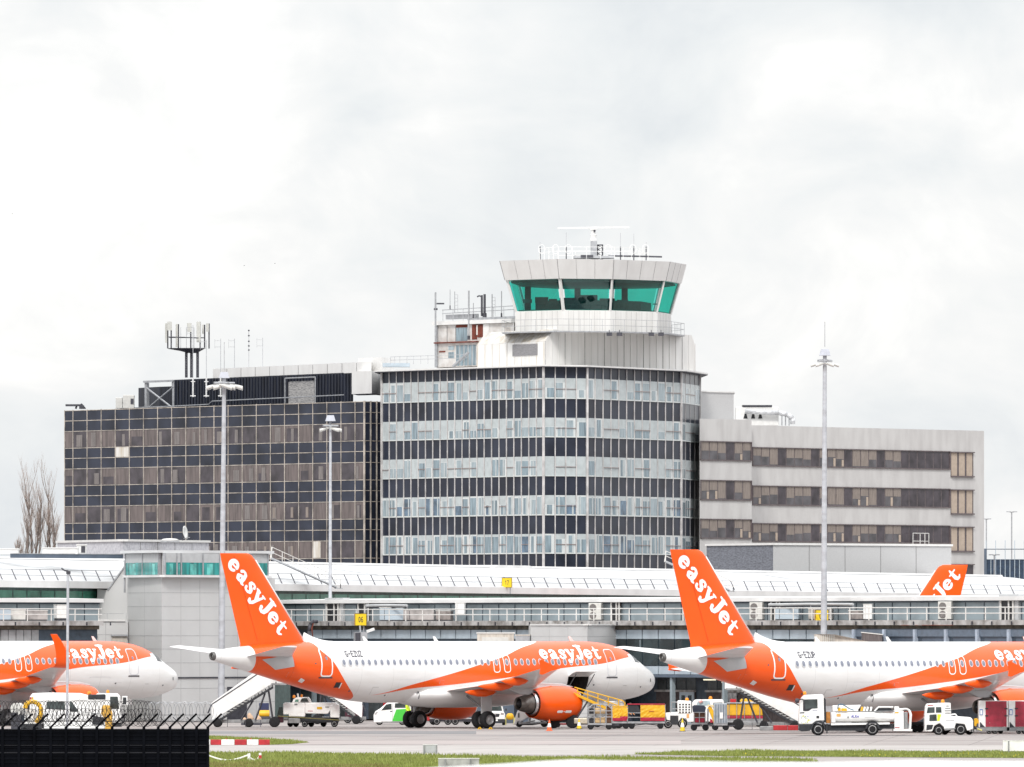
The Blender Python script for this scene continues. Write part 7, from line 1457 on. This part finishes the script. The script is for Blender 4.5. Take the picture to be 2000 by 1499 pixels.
def cage_cart(label, x0, x1, yt, yb):
    t, X, Z, s = veh('baggage_cart', label, 'baggage cart', (x0+x1)/2, yb, 'baggage carts in a line by the nose'); zd = Z(1413); W_ = 1.5; zt = Z(yt)
    cart_base(t, X, Z, s, x0, x1, zd)
    for y in (0, W_): bar(t, 'cage_frame', [(X(x0), y, zd), (X(x0), y, zt-.3), (X(x0)+.35, y, zt), (X(x1)-.35, y, zt), (X(x1), y, zt-.3), (X(x1), y, zd)], .035, M_CGE)
    for u in (.27, .52, .77): bar(t, 'cage_bar', [(lerp(X(x0), X(x1), u), 0, zd), (lerp(X(x0), X(x1), u), 0, zt)], .03, M_CGE)
    for h in (.33, .66): bar(t, 'cage_bar', [(X(x0), 0, lerp(zd, zt, h)), (X(x1), 0, lerp(zd, zt, h))], .03, M_CGE)
    rg = random.Random(4); c = 0
    for k in range(9):
        u = .06+(k % 4)*.235; w = .30+.1*rg.random(); h = .3+.3*rg.random(); r = k//4; z = zd+.005+r*.62 if k < 8 else zd+1.2
        if z+h > zt-.1: h = zt-.1-z
        if h < .1: continue
        b = thing('suitcase', ['dark suitcase low in the wire cage cart','brown bag low in the wire cage cart','cream carton with a pale patch in the wire cage cart','dark suitcase at the low right of the wire cage cart','brown case in the upper part of the wire cage cart','dark case at the top middle of the wire cage cart','dark case at the top right of the wire cage cart','brown bag at the top right corner of the wire cage cart','pale bag on the very top of the wire cage cart'][k], 'luggage', t.location+Vector((lerp(X(x0), X(x1), u), .15, z)), 0, 'luggage in the wire cage cart')
        bx(b, 'case', (0, w, 0, 1.0, 0, h), M_BAG[(k*2+k//3) % 3 if k != 2 else 2], .05); bx(b, 'handle', (w*.35, w*.65, .4, .6, h+.002, h+.035), M_BAG[0])
cage_cart('open wire cage cart loaded with luggage, at the foot of the belt loader', 1148, 1195, 1376.5, 1425.5)
def covered_cart(label, x0, x1, yt, yb, end=False):
    t, X, Z, s = veh('baggage_cart', label, 'baggage cart', (x0+x1)/2, yb, 'baggage carts in a line by the nose'); zd = Z(1410); W_ = 1.5; zt = Z(yt); cart_base(t, X, Z, s, x0, x1, zd)
    n, m = 12, 9; rg = random.Random(int(x0)); mb = MB(); a = X(x0)+(.9 if end else 0); b = X(x1)
    g = [[mb.pt((lerp(a, b, i/n), -.02-.05*rg.random()*math.sin(j/m*3.1), lerp(zd+.05, zt-.05, j/m))) for i in range(n+1)] for j in range(m+1)]
    top = [mb.pt((lerp(a, b, i/n), W_, zt-.08+.03*rg.random())) for i in range(n+1)]
    for j in range(m):
        for i in range(n): mb.mi = 1 if j < 2 or (j == 2 and not end and i > 5) else 0; mb.face([g[j][i], g[j][i+1], g[j+1][i+1], g[j+1][i]])
    mb.mi = 0
    for i in range(n): mb.face([g[m][i], g[m][i+1], top[i+1], top[i]])
    ba = [mb.pt((q, W_, zd+.05)) for q in (a, b)]
    mb.face([g[j][n] for j in range(m+1)]+[top[n], ba[1]]); mb.face([g[j][0] for j in range(m+1)]+[top[0], ba[0]]); mb.face([ba[0], ba[1], top[n], top[0]])
    cv = obj('cover', mb, [M_YCV, M_RCV], t, False)
    bar(t, 'roof_edge', [(X(x0), -.03, zt), (X(x1), -.03, zt)], .04, M_RCV if end else M_YCV)
    for q in (X(x0), X(x1)): bar(t, 'cage_post', [(q, 0, zd), (q, 0, zt)], .035, M_CGE)
    if end:
        prof(t, 'end_panel', [(X(x0), zt-.6), (X(x0), zt-.04), (a-.2, zt-.04), (a-.02, zt-.45), (a-.02, zt-.6)], .02, .06, M_VDK, 0)
        for h in (.25, .5): bar(t, 'cage_bar', [(X(x0), 0, lerp(zd, zt, h)), (a, 0, lerp(zd, zt, h))], .03, M_CGE)
        sh, ln = thin_word('DHL', .1, .85); mk = flat(cv, 'wording', [(lerp(a, b, .33), lerp(zd, zt, .58)), (lerp(a, b, .33), lerp(zd, zt, .63)), (lerp(a, b, .55), lerp(zd, zt, .63)), (lerp(a, b, .55), lerp(zd, zt, .58))], mat('red_brown_print', (.42,.10,.02), .6), -.085)
    return t
covered_cart('short cart under a yellow cover with a red hem, behind the wire cage cart', 1196, 1226, 1380, 1424); covered_cart('long cart under a sagging yellow cover with a dark red hem, right of the nose', 1225, 1299, 1376, 1424, True)
p = G(1231, 1421); person('worker in orange and yellow half hidden between the two yellow covered carts', p, R(60), STAND, top=mat('hi_vis_orange', (.85,.3,.03), .7, var=.3), sc=.93)

# belt loader up to the open hold
t, X, Z, s = veh('belt_loader', 'belt loader with yellow handrails reaching up to the open hold', 'belt loader', 1160, 1423); q = lambda *pp: [(X(a), Z(b)) for a, b in pp]; W_ = 1.1
prof(t, 'belt_frame', q((1120,1352),(1222,1398),(1222,1404),(1118,1357)), 0, W_, M_VYL, .02); mb = MB(); mb.side(q((1120,1351.5),(1222,1397.5),(1222,1398),(1120,1352)), .1, W_-.1); obj('belt', mb, M_VDK, t)
for y in (.03, W_-.03):
    bar(t, 'handrail', [(X(1122), y, Z(1343)), (X(1216), y, Z(1369)), (X(1221), y, Z(1374)), (X(1219), y, Z(1384))], .038, M_VYL); bar(t, 'handrail', [(X(1126), y, Z(1350)), (X(1206), y, Z(1378))], .04, M_VYL)
    for k in range(5): x = 1128+k*20; bar(t, 'rail_post', [(X(x), y, Z(1356+k*9)), (X(x), y, Z(1344.8+k*5.6))], .034, M_VYL)
prof(t, 'lower_conveyor', q((1178,1384),(1180,1371),(1218,1369),(1219,1384)), .2, W_, mat('pale_steel', (.55,.57,.6), .4, .3), .02)
prof(t, 'chassis', q((1112,1416),(1112,1404),(1150,1400),(1215,1408),(1215,1416)), 0, W_+.4, M_GRY2, .03); prof(t, 'chrome_bumper', q((1121,1414),(1121,1403),(1148,1403),(1148,1414)), -.1, .5, mat('cream_bumper', (.55,.50,.40), .4, .2, var=.2), .05)
for x, r in ((1082,.40),(1118,.46),(1208,.34)): wheel(t, X(x), -.05, r, .26, False); wheel(t, X(x), W_+.1, r, .26, False)
prof(t, 'engine_cover', q((1072,1412),(1072,1403),(1118,1402),(1118,1412)), .1, W_, M_VDK, .03)
bar(t, 'lift_strut', [(X(1125), .2, Z(1406)), (X(1150), .2, Z(1367))], .06, M_DST); bar(t, 'lift_strut', [(X(1125), W_-.2, Z(1406)), (X(1150), W_-.2, Z(1367))], .06, M_DST)
# white-flanked tow dolly left of the engine
t, X, Z, s = veh('conveyor_trailer', 'white-hooded trailer with a sloping frame under the engine of the middle airliner', 'trailer', 1030, 1420.5); q = lambda *pp: [(X(a), Z(b)) for a, b in pp]
prof(t, 'hood', q((1003,1416),(1009,1393),(1013,1387),(1032,1388),(1038,1396),(1020,1408),(1008,1416)), 0, 1.5, M_VWH, .05); flat(t, 'slot', q((1012,1402),(1012,1393),(1014.5,1393),(1014.5,1402)), M_VDK)
bar(t, 'sloping_frame', [(X(1013), -.05, Z(1412)), (X(1035), -.05, Z(1399)), (X(1068), -.05, Z(1412)), (X(1013), -.05, Z(1414)), (X(1045), -.05, Z(1408))], .055, M_CGE); prof(t, 'bed', q((1014,1417),(1014,1413.5),(1066,1409),(1068,1413),(1040,1417)), .1, 1.4, M_VDK, .02)
for x in (1014, 1063): wheel(t, X(x), 0, .27, .2, False); wheel(t, X(x), 1.3, .27, .2, False)
# low trailers under the far engine
t, X, Z, s = veh('flat_trailer', 'row of low dark trailers standing beyond the main wheels', 'trailer', 880, 1416.5); q = lambda *pp: [(X(a), Z(b)) for a, b in pp]
prof(t, 'bed', q((838,1410),(838,1405),(936,1405),(936,1410)), .2, 1.7, M_DST, .02); bar(t, 'white_bar', [(X(836), .1, Z(1404)), (X(935), .1, Z(1404))], .05, M_CGE)
for x in (846, 853, 875, 889, 912): wheel(t, X(x), .05 if x % 2 else 1.4, .26, .2, True)
bx(t, 'red_end', (X(834), X(839), 0, .8, .3, Z(1398)), M_VRD, .03); bar(t, 'lamp_arm', [(X(838), .3, Z(1404)), (X(843), .3, Z(1397))], .04, M_VWH)
t, X, Z, s = veh('yellow_bollard_frame', 'yellow hooped guard between the white van and the hooded trailer', 'guard', 996, 1416); mb = MB(); mb.ball((0,0,Z(1400)), (.28,.2,.26), 10); obj('hood', mb, M_VYL, t, True); bar(t, 'frame', [(-.3,.1,0),(-.3,.1,Z(1402)),(.3,.1,Z(1402)),(.3,.1,0)], .06, M_STK)

# white tractor with the perforated cab guard, carts and container near the second tail
t, X, Z, s = veh('service_tractor', 'white tractor with a perforated cab guard between the yellow cart and the cones', 'tractor', 1330, 1423); q = lambda *pp: [(X(a), Z(b)) for a, b in pp]; W_ = 1.8
g = prof(t, 'cab_guard', q((1324,1394),(1323,1371),(1325,1368.5),(1350,1369.5),(1350,1394)), 0, W_, M_VWH, .05)
for i in range(4):
    for j in range(4): x = 1326.5+i*6; y = 1375+j*5; bx(g, 'opening', (X(x), X(x+3.2), -.008, -.003, Z(y+3.2), Z(y)), M_DRK)
prof(t, 'bonnet', q((1300,1397),(1300,1393),(1324,1391),(1352,1394),(1357,1397),(1357,1410),(1343,1411),(1340,1404),(1330,1403),(1326,1412),(1304,1411)), .05, W_, M_VWH, .04); prof(t, 'engine_bay', q((1309,1416),(1309,1398),(1325,1398),(1325,1416)), .0, W_-.1, M_VDK, .03)
flat(t, 'orange_label', q((1341,1403),(1341,1395),(1346,1395),(1346,1403)), M_OGS, .044); beacon(t, X(1342), .5, Z(1369.5), .12); pair(t, X(1305), 8.5/s, W_, .28); pair(t, X(1333), 9.5/s, W_, .3); bar(t, 'front_rail', [(X(1310), .1, Z(1393)), (X(1312), .1, Z(1372)), (X(1323), .1, Z(1372))], .04, M_CGE); bar(t, 'front_rail', [(X(1310), .1, Z(1385)), (X(1323), .1, Z(1385))], .03, M_CGE)
t, X, Z, s = veh('hood_truck', 'white truck cab with a pale windscreen behind the grey container cart', 'truck', 1385, 1420); q = lambda *pp: [(X(a), Z(b)) for a, b in pp]
prof(t, 'cab', q((1352,1410),(1352,1374),(1358,1367),(1412,1366.5),(1414,1372),(1414,1410)), 0, 2.1, M_VWH, .06); flat(t, 'windscreen', q((1360,1380),(1363,1370),(1386,1369),(1388,1378)), mat('pale_windscreen', (.42,.52,.56), .1, var=.3, scale=2)); flat(t, 'side_window', q((1392,1382),(1393,1373),(1411,1372.5),(1411,1381)), M_VGL); beacon(t, X(1388), .5, Z(1366.5), .13); bar(t, 'pink_flag', [(X(1366), -.1, Z(1372)), (X(1372), -.1, Z(1369))], .1, mat('pink_cloth', (.7,.35,.33), .8)); prof(t, 'base', q((1355,1416),(1355,1410.3),(1412,1410.3),(1412,1416)), .2, 1.9, M_VDK, 0)
for x in (1362, 1404): pair(t, X(x), .42, 2.1, .28)
t, X, Z, s = veh('baggage_cart', 'small wire cart with a dark hood and brown boxes beside the cone', 'baggage cart', 1366, 1427.5, 'baggage carts in a line by the nose'); q = lambda *pp: [(X(a), Z(b)) for a, b in pp]; cart_base(t, X, Z, s, 1352, 1382, Z(1412), 1.4)
prof(t, 'hood', q((1354,1392),(1352.5,1380),(1357,1377.5),(1375,1378),(1379,1382),(1377,1392)), 0, 1.3, mat('navy_hood', (.025,.035,.06), .6), .04); bx(t, 'lower_boxes', (X(1357), X(1377), .1, 1.2, Z(1412), Z(1392.5)), M_BAG[1], .03); bx(t, 'red_case', (X(1358), X(1376), .05, .099, Z(1411.5), Z(1403)), M_RCV, .02)
for x in (1355.5, 1366, 1377.5): bar(t, 'cage_bar', [(X(x), -.02, Z(1412)), (X(x), -.02, Z(1391))], .03, M_CGE)
for y in (1392, 1402): bar(t, 'cage_bar', [(X(1355), -.02, Z(y)), (X(1378), -.02, Z(y))], .03, M_CGE)
bar(t, 'steel_edge', [(X(1382), 0, Z(1412)), (X(1383), 0, Z(1385))], .06, M_CGE)
t, X, Z, s = veh('yellow_strap_cover', 'yellow cover folded down between the small wire cart and the grey container', 'cover', 1392, 1424); q = lambda *pp: [(X(a), Z(b)) for a, b in pp]
prof(t, 'cover', q((1382,1384),(1386,1379),(1390,1381),(1396,1394),(1401,1420),(1396,1420),(1391,1404),(1386,1392)), .2, .9, M_VYL, .03); prof(t, 'pale_fold', q((1381,1381),(1383,1377),(1394,1378),(1396,1387),(1390,1380),(1386,1378.6)), .1, .95, mat('pale_fold', (.72,.58,.32), .7), .02); prof(t, 'red_hem', q((1387,1412),(1387,1404),(1391,1406),(1393,1412)), .25, .8, M_RCV, .02)
t, X, Z, s = veh('container_cart', 'grey ribbed container on a cart under the second tail', 'container', 1407, 1427); q = lambda *pp: [(X(a), Z(b)) for a, b in pp]; cart_base(t, X, Z, s, 1394, 1421, Z(1414), 1.5)
c = prof(t, 'container', q((1394.5,1413.8),(1394,1374.5),(1420,1374.5),(1421,1413.8)), 0, 1.4, mat('blue_grey_container', (.40,.44,.48), .5, .1, var=.15), .03)
for k in range(5): bx(c, 'rib', (X(1397.5+k*5), X(1398.6+k*5), -.03, -.003, Z(1412), Z(1376)), M_SLT)
bx(c, 'notice', (X(1406), X(1412), -.045, -.032, Z(1404), Z(1392)), M_VWH)
t, X, Z, s = veh('baggage_cart', 'long yellow and red covered cart seen through the props of the dark stairs', 'baggage cart', 1455, 1420, 'baggage carts in a line by the nose'); q = lambda *pp: [(X(a), Z(b)) for a, b in pp]; cart_base(t, X, Z, s, 1420, 1490, Z(1408), 1.5)
prof(t, 'cover', q((1420.5,1398),(1420,1377),(1424,1375),(1487,1375),(1490,1398)), .1, 1.4, M_YCV, .06); prof(t, 'red_band', q((1420.5,1404),(1420.5,1398.3),(1490,1398.3),(1490,1404)), .1, 1.4, M_RCV, .03); prof(t, 'pale_top', q((1419,1374.8),(1420,1372.6),(1488,1372.6),(1489,1374.8)), 0, 1.5, M_CGE, .02); prof(t, 'tray', q((1420,1408),(1420,1404.3),(1490,1404.3),(1490,1408)), .1, 1.4, M_GRY2, .02)
for k in range(5): bar(t, 'cage_bar', [(X(1424+k*15), .03, Z(1408)), (X(1424+k*15), .03, Z(1375))], .025, M_CGE)
t, X, Z, s = veh('yellow_bag', 'yellow bags lying on top of the long covered cart behind the stairs', 'bag', 1458, 1420); mb = MB()
for x, r in ((1452,.2),(1460,.22),(1467,.19)): mb.ball((X(x), .6, Z(1370)), (r*1.2, .3, r), 8)
obj('bag', mb, M_VYL, t, True); bx(t, 'pale_sheet', (X(1448), X(1472), .3, .9, Z(1372.4), Z(1371)), M_VWH)
t, X, Z, s = veh('red_post_box', 'small red box behind the container cart', 'box', 1433, 1419); bx(t, 'box', (-.2,.2,1.7,2.0,Z(1372.4),Z(1366)), mat('bright_red', (.6,.02,.03), .5), .02); bx(t, 'stand', (-.1,.1,1.75,1.95,0,Z(1372.5)), M_DST)

# ---------------------------------------------------------------- cones, chocks
def cone(label, x, yb, h, col, band=True, group='traffic cones'):
    t, X, Z, s = veh('traffic_cone', label, 'cone', x, yb, group); H_ = h/s; r = .17
    bx(t, 'base', (-.22,.22,-.22,.22,0,.04), col if col is not M_YEL else M_VDK, .01); mb = MB(); mb.lathe([(.041,r),(H_*.3,r*.78),(H_*.3,r*.78),(H_*.72,r*.42),(H_,r*.16),(H_+.01,.01)], (0,0,0), (0,0,1), 14); mb.m = [0]*len(mb.f); obj('cone', mb, col, t, True, auto=40)
    mb = MB(); mb.lathe([(H_*.34,r*.775),(H_*.68,r*.475)], (0,0,0), (0,0,1), 14); obj('white_band', mb, M_VWH, t, True)
M_CON2 = mat('cone_orange', (.80,.13,.03), .5, var=.08)
cone('orange cone with a white band in front of the engine', 1073, 1428, 22, M_CON2); cone('yellow cone partly in front of the belt loader bumper', 1131, 1424.5, 20, M_YEL); cone('yellow cone with a white band in front of the white tractor', 1333, 1429, 25, M_YEL)
for x, l in ((937, 'left yellow wheel chock at the right main wheels'), (958, 'right yellow wheel chock at the right main wheels')):
    t, X, Z, s = veh('wheel_chock', l, 'chock', x, 1425, 'yellow wheel chocks'); prof(t, 'wedge', [(-.16,0),(-.05,.15),(.05,.15),(.16,0)], 0, .3, M_VYL, .01); bx(t, 'handle', (-.02,.02,-.02,-.002,.06,.12), M_VDK)

# ---------------------------------------------------------------- verge furniture
t, X, Z, s = veh('barrier', 'low red and white striped barrier on the grass right of the black fence', 'barrier', 410, 1455.5); xs = [380, 411, 432, 458, 482, 505, 527]
for k, (a, b) in enumerate(zip(xs, xs[1:])): bx(t, 'block', (X(a)+.008, X(b)-.008, 0, .35, 0, Z(1445)), M_VWH if k % 2 == 0 else mat('barrier_red', (.45,.022,.03), .6, var=.2), .02)
for x in (442, 490): mb = MB(); mb.lathe([(0,.04),(.05,.05),(.07,.01)], (X(x), .15, Z(1445)+.003), (0,0,1), 8); obj('lamp', mb, M_VRD, t)
def verge_box(label, x0, x1, yt, yb, legs, m):
    t, X, Z, s = veh('sign_box', label, 'marker board', (x0+x1)/2, yb, 'blank marker boards by the taxiway'); bx(t, 'board', (X(x0), X(x1), 0, .25, .12, Z(yt)), m, .01); bx(t, 'top_edge', (X(x0)-.01, X(x1)+.01, -.02, .27, Z(yt)+.003, Z(yt)+.03), M_VWH)
    for x in legs: bx(t, 'leg', (X(x)-.035, X(x)+.035, -.06, -.003, 0, Z(yt)-.01), M_GRY2, .01)
M_BRD2 = mat('pale_board', (.46,.475,.49), .6, var=.12, scale=2)
verge_box('pale marker board with two grey posts on the concrete in front of the middle airliner', 826, 854, 1455.5, 1475.5, (829, 853), M_BRD2); verge_box('wide pale board at the bottom of the picture, with three panels', 856, 936, 1482.5, 1508, (870, 919), mat('dirty_board', (.43,.43,.42), .7, var=.3, scale=2))
verge_box('white marker board on the grass at the right edge', 1959, 2020, 1447.5, 1472, (1970,), M_VWH)
t = thing('rope_barrier', 'white rope slung between small posts on the grass right of the black fence', 'rope barrier', G(485, 1486)); s = F/t.location.y; X = lambda x: (x-485)/s; Z = lambda y: (1486-y)/s
bx(t, 'post', (X(483.5), X(489), 0, .1, 0, Z(1472)), M_VWH, .01); b = bx(t, 'post', (X(505.5), X(510.5), 0, .1, 0, Z(1471)), M_VWH, .01); bx(b, 'red_sleeve', (X(505.2), X(510.8), -.01, .11, .1, Z(1475.5)), mat('barrier_red', (.45,.022,.03)))
for z in (0, 1.5): bar(t, 'rope', [(X(405+k*8), .05, Z(1474+z+11*math.sin(math.pi*min(1, k/10))*.95)) for k in range(11)], .022, M_VWH, 5); bar(t, 'rope', [(X(486), .05, Z(1477)), (X(491), .05, Z(1482+z)), (X(497), .05, Z(1484+z)), (X(503), .05, Z(1482+z)), (X(507), .05, Z(1476))], .022, M_VWH, 5)

# ---------------------------------------------------------------- black fence with razor wire
M_FNC = mat('black_fence_steel', (.003,.0036,.0055), .8, spec=.05, var=.3, scale=1.5); M_FNL = mat('black_fence_edge', (.012,.013,.017), .45, spec=.25, var=.2); M_RZR = mat('razor_wire', (.03,.027,.032), .5, .4, var=.5, scale=3)
YF = 471; sF = F/YF
t = thing('security_fence', 'black steel security fence with angled arms and coils of razor wire in the left foreground', 'fence', XY(200, YF)); X = lambda x: (x-200)/sF; Z = lambda y: ZY(y, YF)
px = [5,37,67,99,129,159,189,219,250,281,309,332,357,384,406]
px = [-25]+px
for a, b in zip(px, px[1:]):
    mb = MB(); mb.box(X(a)+.05, X(b)-.05, .02, .07, .05, Z(1424)); pn = obj('panel', mb, M_FNC, t)
    for k in range(13):
        z = lerp(Z(1430), Z(1520), k/12); mb = MB(); mb.side([], 0, 0) if False else mb.box(X(a)+.055, X(b)-.055, -.012, .019, z-.035, z+.02); obj('louvre', mb, M_FNC, pn, bevel=.008)
    for z, w in ((Z(1425), .05), (Z(1456), .03), (Z(1470.5), .05)): mb = MB(); mb.box(X(a)+.052, X(b)-.052, -.03, -.013, z-w/2, z+w/2); obj('rail', mb, M_FNL, pn)
for k, x in enumerate(px):
    mb = MB(); mb.box(X(x)-.06, X(x)+.06, -.08, .08, 0, Z(1420)); po = obj('post', mb, M_FNC, t, bevel=.01)
    mb = MB(); mb.tube([(X(x), 0, Z(1421)), (X(x+27), -.12, Z(1394.5))], .055, 4); obj('arm', mb, M_FNC, po)
    mb = MB(); mb.tube([(X(x), .0, Z(1421)), (X(x-20), .4, Z(1401))], .018, 4); obj('arm', mb, M_FNL, po)
for a, b in ((-30, 407),):
    for y, yy in ((1397, -.1), (1409, -.05), (1397, .33), (1410, .2)): mb = MB(); mb.tube([(X(a), yy, Z(y)), (X(b), yy, Z(y))], .01, 4); obj('strand', mb, M_RZR, t)
rg = random.Random(9)
for name, x0, x1, yc, r, n, yy, m in (('razor_coil', -20, 300, 1389, 20, 46, .1, M_RZR), ('razor_coil', -30, 315, 1402, 17, 40, .25, M_RZR), ('razor_coil', 290, 412, 1391, 19, 18, .5, M_STL)):
    pts = []; N_ = n*16
    for i in range(N_+1):
        u = i/N_; a = u*n*2*math.pi; rr = r*(1+.06*math.sin(u*37)); pts.append((X(lerp(x0, x1, u))+rr*.62/sF*math.cos(a), yy+.35*math.sin(a*.5+u), Z(yc)+rr/sF*math.sin(a)))
    mb = MB(); mb.tube(pts, .0125, 3); obj(name, mb, m, t)

# ---------------------------------------------------------------- bare poplars beyond the hall
M_BRKT = mat('bare_bark', (.21,.17,.15), .9, var=.35, scale=2); M_TWG = mat('bare_twig', (.42,.34,.30), .9, var=.3)
def poplar(label, x, yb, yt, w, stems, seed):
    Y = 1090; p = P(x, yb, Y); s = F/Y; t = thing('poplar_tree', label, 'tree', (p.x, p.y, 0), 0, 'bare trees left of the dark offices'); rg = random.Random(seed); z0 = p.z-1.5; hgt = ((yb-yt)/s+1.5)*.72
    tr = MB(); tr.cyl((0,0,0), (0,0,z0+.5), .4, .28, 10)
    tw = MB()
    def limb(a, d, l, r, lev):
        pts = [a]; q = a; dd = d.copy()
        for k in range(5): dd = (dd+Vector((rg.uniform(-.10,.10), rg.uniform(-.10,.10), .16))).normalized(); q = q+dd*(l/5); pts.append(q)
        mb = tr if lev < 2 else tw
        for k in range(5): mb.cyl(pts[k], pts[k+1], r*(1-k/5.5), r*(1-(k+1)/5.5), 5 if lev < 2 else 3, False)
        if lev < 3:
            for i in range(13 if lev == 0 else 7 if lev == 1 else 4):
                k = rg.uniform(.8, 4.8); j = int(k); b = pts[j].lerp(pts[j+1], k-j); an = rg.uniform(0, 6.28); sp = .42 if lev < 2 else .6
                limb(b, Vector((math.cos(an)*sp, math.sin(an)*sp, 1)).normalized(), l*(rg.uniform(.25,.5) if lev == 0 else rg.uniform(.3,.6)), r*(.30 if lev < 1 else .38), lev+1)
    for dx, hh, lean in stems: limb(Vector((dx/s, rg.uniform(-.5,.5), z0)), Vector((lean, rg.uniform(-.05,.05), 1)).normalized(), hgt*hh, .13*hh+.02, 0)
    obj('trunk', tr, M_BRKT, t, True); obj('crown', tw, M_TWG, t)
poplar('taller bare poplar with several upright stems, left of the dark offices', 66, 1084, 905, 40, [(-3,1,.0),(3,.95,.02),(-9,.78,-.06),(-16,.5,-.12),(8,.85,.02)], 3)
poplar('second bare poplar close against the dark office block', 101, 1078, 905, 30, [(0,1,.0),(6,.8,.06),(-8,.72,-.03)], 8)
poplar('low bare shrub-like tree at the foot of the poplars', 38, 1083, 1045, 20, [(0,1,-.1),(3,.8,.05),(-4,.8,-.2)], 5)

# two birds, the white wall close by
for x, y, l in ((477, 519, 'tiny dark bird over the antenna mast'), (537, 515, 'tiny dark bird in the sky left of the tower'), (24, 418, 'tiny dark bird at the left edge of the sky')):
    p = P(x, y, 2600); t = thing('bird', l, 'bird', p, 0, 'birds in the sky'); mb = MB(); mb.loft([[(-.16+k*.08, r*math.cos(a), r*math.sin(a)) for a in (0,1.57,3.14,4.71)] for k, r in ((0,.01),(1,.03),(2,.04),(3,.03),(4,.01))]); obj('body', mb, M_DST, t)
    for s_ in (-1, 1): mb = MB(); mb.extr([(-.05,0,.01),(.06,0,.01),(.0,s_*.2,.09),(-.06,s_*.2,.08)], (0,0,.01)); obj('wing', mb, M_DST, t)
YW = 125; mb = MB(); top = [(760,1506),(850,1500),(960,1494),(1060,1487.5),(1120,1484.5),(1200,1487),(1330,1487),(1450,1489),(1600,1489.5),(1720,1487),(1790,1484.5),(1880,1487),(2000,1487.5),(2250,1489)]
mb.extr([P(x, y, YW) for x, y in top]+[XY(2250, YW), XY(760, YW)], (0, .4, 0)); o = obj('foreground_wall', mb, mat('white_render', (.72,.72,.72), .8, var=.06, scale=.6)); tag(o, 'blurred white wall top along the bottom right of the picture, close to the camera', 'wall')

t, X, Z, s = veh('hitch_dolly', 'dark wheeled dolly in the shade between the tank truck and the baggage tractor', 'dolly', 1792, 1431); bx(t, 'bed', (X(1782), X(1804), .8, 2.0, Z(1417), Z(1411)), M_VDK, .03); bar(t, 'draw_bar', [(X(1780), 1.2, Z(1424)), (X(1806), 1.2, Z(1419))], .06, M_DST)
for x in (1788, 1798): wheel(t, X(x), .75, .24, .2, False); wheel(t, X(x), 1.85, .24, .2, False)
t, X, Z, s = veh('tow_bar', 'red and white tow bar lying below the nose of the middle airliner', 'tow bar', 1110, 1421); bar(t, 'bar', [(X(1085), .4, .22), (X(1118), .4, .22)], .06, M_VRD); bar(t, 'white_end', [(X(1074), .4, .22), (X(1085), .4, .22)], .06, M_VWH)
for x in (1084, 1090): wheel(t, X(x), .3, .16, .1, False)
t, X, Z, s = veh('ground_power_unit', 'small dark red power unit behind the stairs under the tail of the middle airliner', 'power unit', 690, 1413); prof(t, 'casing', [(-.6,.3),(-.6,1.25),(-.4,1.4),(.7,1.4),(.7,.3)], 0, 1.2, MATS['dark_maroon'], .05); flat(t, 'panel', [(-.4,.6),(-.4,1.1),(.1,1.1),(.1,.6)], M_GRY2)
for x in (-.4, .5): pair(t, x, .26, 1.2, .18)
